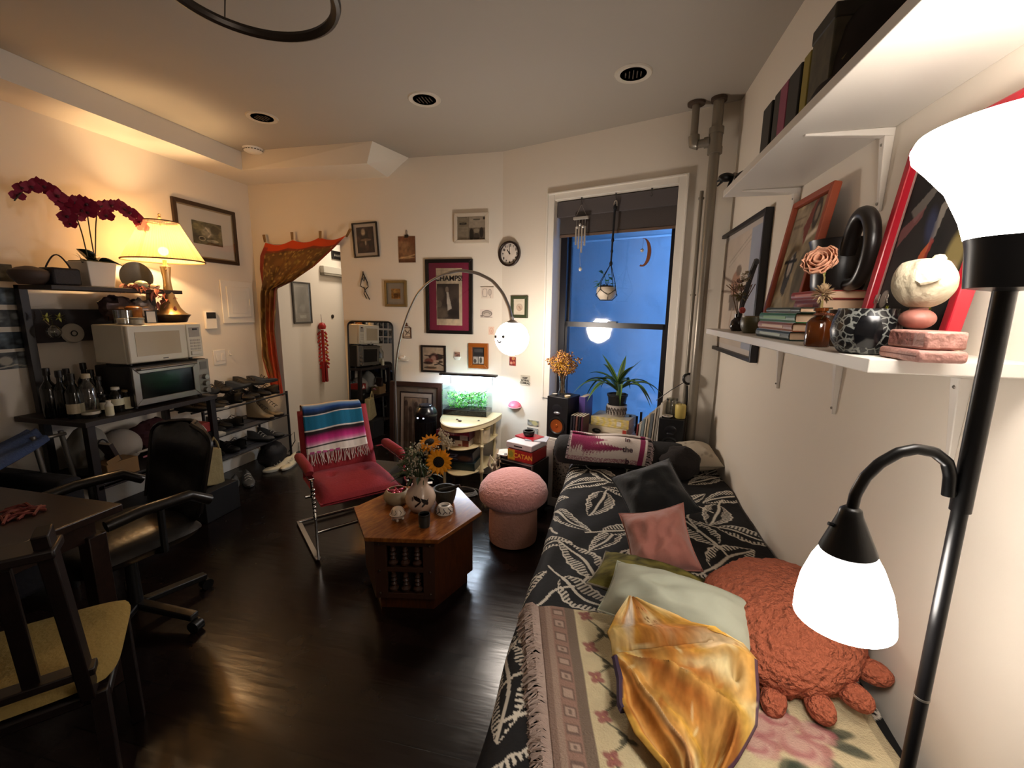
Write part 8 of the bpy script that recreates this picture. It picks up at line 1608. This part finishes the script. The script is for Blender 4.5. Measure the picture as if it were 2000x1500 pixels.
MB().lathe([(0, 0), (.036, 0), (.042, .004), (.054, .025), (.057, .045), (.054, .065), (.048, .082), (.048, .088), (.042, .088), (.044, .07), (.046, .03), (0, .012)], n=40).build('body', M_carve, t)
m = MB(); af = math.atan2(-cpl.y, -cpl.x); rings = [(-.35, .02), (.35, .02), (.42, .045), (.34, .07), (-.34, .07), (-.42, .045)]
m.v = [tuple(onv(af+a, z_, .0565 if z_ > .03 and z_ < .06 else .054)) for a, z_ in rings]; m.v = [tuple(Vector(v)*1.0) for v in m.v]; m.f = [(0, 1, 2, 3, 4, 5)]
m = MB(); Pp = np.zeros((9, 7, 3))
for i in range(9):
    for j in range(7): q = i/8; u = -1+2*j/6; zz_ = .014+.06*q; r_ = np.interp(zz_, [0, .004, .025, .045, .065, .082], [.036, .042, .054, .057, .054, .048])+.0012; Pp[i, j] = onv(af+.1+u*(.26+.12*math.sin(PI*q)), zz_, r_)
m.grid(Pp); m.build('dark_panel', mat('pot_panel', '#0e0e10', .2), t, smooth=180)
# pink stone books with abstract head
def slab(nm, lb, px0, px1, z, h, x0, x1, m_, rz=0):
    y1, y0 = on_x(px0, 670, x0).y, on_x(px1, 670, x0).y; t = thing(nm, lb, 'sculpture', ((x0+x1)/2, (y0+y1)/2, z), rz); w, d = (x1-x0)/2, abs(y1-y0)/2; MB().bx(-w, w, -d, d, 0, h).build('block', m_, t, bevel=.006, seg=3); MB().bx(-w-.0005, -w+.004, -d*.75, -d*.75+.004, .002, h-.002).build('edge_groove', mat('groove_dark', '#6a4038', .7), t, smooth=0); return t
M_pk = mat('pink_stone', '#a3786e', .5, bump=(45, .8, .01), var=.25, vscale=25)
yp0, yp1 = on_x(1714, 690, .497).y, on_x(1795, 690, .497).y
t = thing('pink_stone_slab', 'flat pink carved stone slab at the bottom of the sculpture', 'sculpture', (.537, (yp0+yp1)/2, ZL)); d = (yp0-yp1)/2; MB().bx(-.04, .03, -d, d, 0, .020).build('block', M_pk, t, bevel=.006, seg=3); MB().bx(-.0405, -.038, -d*.9, d*.9, .009, .011).build('edge_groove', mat('groove_dark', '#6a4038', .7), t, smooth=0)
t = thing('pink_stone_slab', 'thicker pink carved stone block, second from the bottom of the sculpture', 'sculpture', (.541, (yp0+yp1)/2-.0, ZL+.021), .08); MB().bx(-.036, .026, -d*.8, d*.8, 0, .030).build('block', M_pk, t, bevel=.004, seg=2); MB().bx(-.0365, -.034, -d*.3, d*.72, .005, .025).build('carved_face', mat('carved_pink', '#7d5048', .6, bump=(70, 1, .01)), t, smooth=0)
yh = on_x(1802, 560, .545).y; t = thing('pink_stone_ball', 'squat reddish stone ball under the white stone head', 'sculpture', (.545, yh, ZL+.052)); m = MB(); m.sph((0, 0, .018), (.026, .027, .019), 26, 18); m.v = [(x, y, max(0, z_)) for x, y, z_ in m.v]; m.build('ball', mat('stone_rose', '#8a584c', .55, bump=(20, .6, .01), var=.2), t); m = MB(); m.cyl((0, 0, .033), (0, 0, .0375), .013, n=20); m.build('neck', mat('stone_rose', '#8a584c', .55), t)
t = thing('white_stone_head', 'rough white carved stone form with small knob on top', 'sculpture', (.545, yh, ZL+.090), .5); m = MB(); m.sph((0, 0, .062), (.058, .062, .064), 40, 28)
nv_ = []
for v in m.v:
    p = Vector(v); q = (p-Vector((0, 0, .062))); k = 1+.06*noise.noise(q*16)+.02*noise.noise(q*40)
    if q.x < -.02 and q.y > .0: k *= 1-.12*min(1, (-q.x-.02)*30)
    p = Vector((0, 0, .062))+q*k; 
    if p.z > .108: p.z = .108+(p.z-.108)*.4
    nv_.append((p.x, p.y, max(.0, p.z)))
m.v = nv_; m.build('form', mat('rough_limestone', '#b0a48c', .85, bump=(50, .5, .008), var=.12, vscale=14), t, smooth=70); m = MB(); m.lathe([(0, 0), (.013, 0), (.014, .008), (.009, .016), (0, .018)], (.006, -.02, .106), 16); m.build('knob', mat('rough_limestone', '#b0a48c', .85), t)
m = MB(); m.tube([(-.052, -.018, .062), (-.056, -.03, .055), (-.052, -.045, .058), (-.04, -.055, .066)], .005, 6); m.build('carved_lip', mat('rough_limestone', '#b0a48c', .85), t); t.scale = (.74,)*3
yb2 = on_x(1768, 645, .60).y; t = flat_book('blue_book', 'dark blue book partly hidden behind the pink sculpture', (.625, yb2-.01, ZL), -PI/2, .12, .07, .045, '#23284a', spine='-x')
# things on the upper shelf
ZU = ZU1+.001
def upt(px, py, x=.475): return on_x(px, py, x)
for k, (pa_, pb_, col, top, lb) in enumerate(((1480, 1497, '#171310', 236, 'black book at the far end of the upper shelf books'), (1499, 1512, '#1d1814', 226, 'second black book on the upper shelf'), (1508, 1524, '#8a3a58', 216, 'plum pink book on the upper shelf'), (1522, 1545, '#130f0e', 202, 'thick black book right of the plum book'), (1546, 1560, '#8a7a24', 196, 'slim mustard yellow book on the upper shelf'))):
    x0 = .48; y1, y0 = on_x(pa_, 290, x0).y, on_x(pb_, 280, x0).y; zt_ = on_x((pa_+pb_)/2, top, x0).z; zt_ = max(zt_, ZU+.17); t = thing('shelf_book', lb, 'book', (x0+.075, (y0+y1)/2, ZU)); d = max(.006, abs(y1-y0)/2*.92); MB().bx(-.07, .07, -d, d, 0, zt_-ZU).build('cover', mat('ub_'+col[1:], col, .5), t, bevel=min(.004, d*.4)); MB().bx(-.066, .0705, -d*.75, d*.75, .003, zt_-ZU+.0006).build('pages', mat('page_edge', '#b8ab94', .8), t, smooth=0)
c = Canvas(24, 40, '#4a4228'); rr_ = np.random.RandomState(3)
for k in range(18): c.ell(rr_.rand(), rr_.rand(), .1, .07, ('#8a8478', '#1d1a14', '#6d6448')[k % 3], .8, .5)
y1, y0 = on_x(1562, 270, .48).y, on_x(1602, 240, .48).y; t = thing('patterned_box', 'dark patterned storage box on the upper shelf right of the books', 'box', (.555, (y0+y1)/2, ZU)); d = (y1-y0)/2; MB().bx(-.07, .07, -d, d, 0, .20).build('box', mat('box_pattern', '#4a4434', .6, var=.8, vscale=30), t, bevel=.004); MB().bx(-.0725, .0725, -d-.002, d+.002, .17, .205).build('lid', mat('box_lid', '#2d2820', .6, var=.6, vscale=40), t, bevel=.004)
# dark hat
yh_ = on_x(1700, 130, .58).y; t = thing('bucket_hat', 'dark patterned brimmed hat resting on the upper shelf', 'hat', (.585, yh_, ZU)); M_hat = mat('hat_dark', '#1f1512', .85, var=.9, vscale=18)
MB().lathe([(.118, .0), (.122, .012), (.112, .034), (.098, .04), (.096, .03), (.108, .006), (.118, 0)], n=40).build('brim', mat('hat_brim', '#241813', .8), t); MB().lathe([(.098, .036), (.092, .09), (.08, .15), (.06, .185), (.03, .195), (0, .197)], n=36).build('crown', M_hat, t)
m = MB(); 
for k in range(7): a = k*.9; m.tube([onv(a+.3*math.sin(j), .07+.02*j, .0955-.012*(.07+.02*j-.06)/.05) for j in range(5)], .003, 5)
m.build('line_pattern', mat('hat_lines', '#7a6a4a', .8), t)
# dark ornament at the shelf's far end
yo = on_x(1425, 365, .50).y; t = thing('dark_bird_ornament', 'dark carved animal ornament overhanging the far end of the upper shelf', 'ornament', (.50, min(yo, 2.085), ZU)); M_orn = mat('orn_dark', '#17110e', .4)
m = MB(); m.sph((.02, -.03, .03), (.04, .05, .03), 18, 12); m.v = [(x, y, max(0, z_)) for x, y, z_ in m.v]; m.build('body', M_orn, t); m = MB(); m.sph((-.045, .0, .045), (.032, .022, .018), 16, 10); m.tube([(-.06, .0, .04), (-.08, .002, .03)], lambda q: .009-.006*q, 8); m.tube([(-.055, .01, .035), (-.075, .015, .015)], lambda q: .006-.003*q, 6); m.build('head', M_orn, t); m = MB(); m.tube([(-.02, .0, .045), (-.03, .0, .02), (-.035, .0, .002)], .006, 6); m.build('leg', M_orn, t); m = MB(); m.tube([(.0, 0, .05), (-.015, -.005, .055), (-.01, -.02, .03), (.0, -.02, .01)], .008, 8); m.build('white_band', mat('orn_white', '#a39a90', .5), t)
# ---------------- floor lamp with torchiere bowl and reading arm
LX0, LY0 = .4995, .695; f_ = LY0/.8; zq = lambda z: EYE+(z-EYE)*f_; sc_ = lambda pr: [(r_*f_, zq(z)) for r_, z in pr]; t = thing('floor_lamp', 'black floor lamp with white bowl shade on top and a reading arm', 'lamp', (LX0, LY0, 0)); M_lb = mat('lamp_black', '#0d0c0d', .35)
MB().lathe([(0, 0), (.115, 0), (.118, .012), (.10, .022), (.02, .032), (.018, .05), (0, .05)], n=36).build('base', M_lb, t)
m = MB(); m.cyl((0, 0, .03), (0, 0, zq(1.19)), .0092, n=20); m.build('lower_pole', M_lb, t); m = MB(); m.cyl((0, 0, zq(1.185)), (0, 0, zq(1.56)), .0118, n=20); m.build('upper_pole', M_lb, t)
m = MB(); m.cyl((0, 0, zq(.83)), (0, 0, zq(.834)), .0099, n=20); m.build('pole_joint', M_steel, t)
MB().lathe(sc_([(.012, 1.535), (.046, 1.54), (.052, 1.60), (.058, 1.625), (.05, 1.625), (0, 1.60)]), n=36).build('socket_cup', M_lb, t)
SH = glow('shade_glow', '#fff6ec', SHADE2_E)
MB().lathe(sc_([(.055, 1.612), (.064, 1.64), (.085, 1.685), (.112, 1.718), (.130, 1.738), (.133, 1.752), (.128, 1.764), (.118, 1.768), (.124, 1.755), (.122, 1.742), (.105, 1.722), (.078, 1.69), (.058, 1.645), (.045, 1.622)]), n=48).build('bowl_shade', SH, t, smooth=80)
TORCH_C = Vector((LX0, LY0, zq(1.735)))
arm = [(0, 1.205), (-.022, 1.205)]
m = MB(); m.cyl((0, 0, zq(1.215)), (-.021, 0, zq(1.215)), .005, n=10); m.build('arm_joint', M_lb, t); m = MB(); pts = [on_y(x, y, LY0)-Vector((LX0, LY0, 0)) for x, y in ((1852, 968), (1856, 930), (1850, 903), (1825, 883), (1790, 877), (1755, 884), (1718, 905), (1690, 932), (1671, 965), (1663, 1000))]; sm_ = [Vector(along([tuple(v) for v in pts], i/40)) for i in range(41)]; m.tube(sm_, .0077, 12); m.build('gooseneck', M_lb, t)
ctop = on_y(1662, 995, LY0)-Vector((LX0, LY0, 0)); cbot = on_y(1645, 1208, LY0)-Vector((LX0, LY0, 0)); ax = (cbot-ctop).normalized(); RQ = Vector((0, 0, -1)).rotation_difference(ax).to_matrix()
def tl_lathe(prof, n=40):
    m = MB(); m.lathe([(r_*f_, -z_*f_) for r_, z_ in prof], n=n); m.v = [tuple(RQ @ Vector(v)+ctop) for v in m.v]; return m
tl_lathe([(.010, -.005), (.016, .0), (.018, .01), (.042, .075), (.040, .078), (0, .06)]).build('reading_cone', M_lb, t); m = MB(); kp = on_y(1618, 1022, LY0)-Vector((LX0, LY0, 0)); m.cyl(kp+Vector((.022, 0, -.006)), kp, .003, n=8); m.build('switch_key', M_lb, t)
tl_lathe([(.039, .074), (.052, .10), (.066, .14), (.073, .18), (.0745, .205), (.0725, .206), (.070, .18), (.062, .14), (.048, .10), (.036, .078)]).build('bell_shade', SH, t, smooth=80)
READ_C = ctop+ax*.148+Vector((LX0, LY0, 0))
# ================================================================= LIGHT
WARM = (1, .66, .34)
lamp('table_lamp_bulb', 'POINT', LAMP_C+Vector((0, 0, .045)), 21, WARM, .035)
lamp('torchiere_bulb', 'POINT', TORCH_C, 5, (1, .88, .74), .04)
lamp('reading_bulb', 'POINT', READ_C, 1.2, (1, .88, .74), .04)
lamp('aquarium_strip', 'AREA', TANK_C, 7, (.72, .84, 1), .4, sx=.03)
lamp('hall_ceiling_light', 'AREA', (-2.5, 4.6, 2.6), 10, (1, .86, .7), .3)
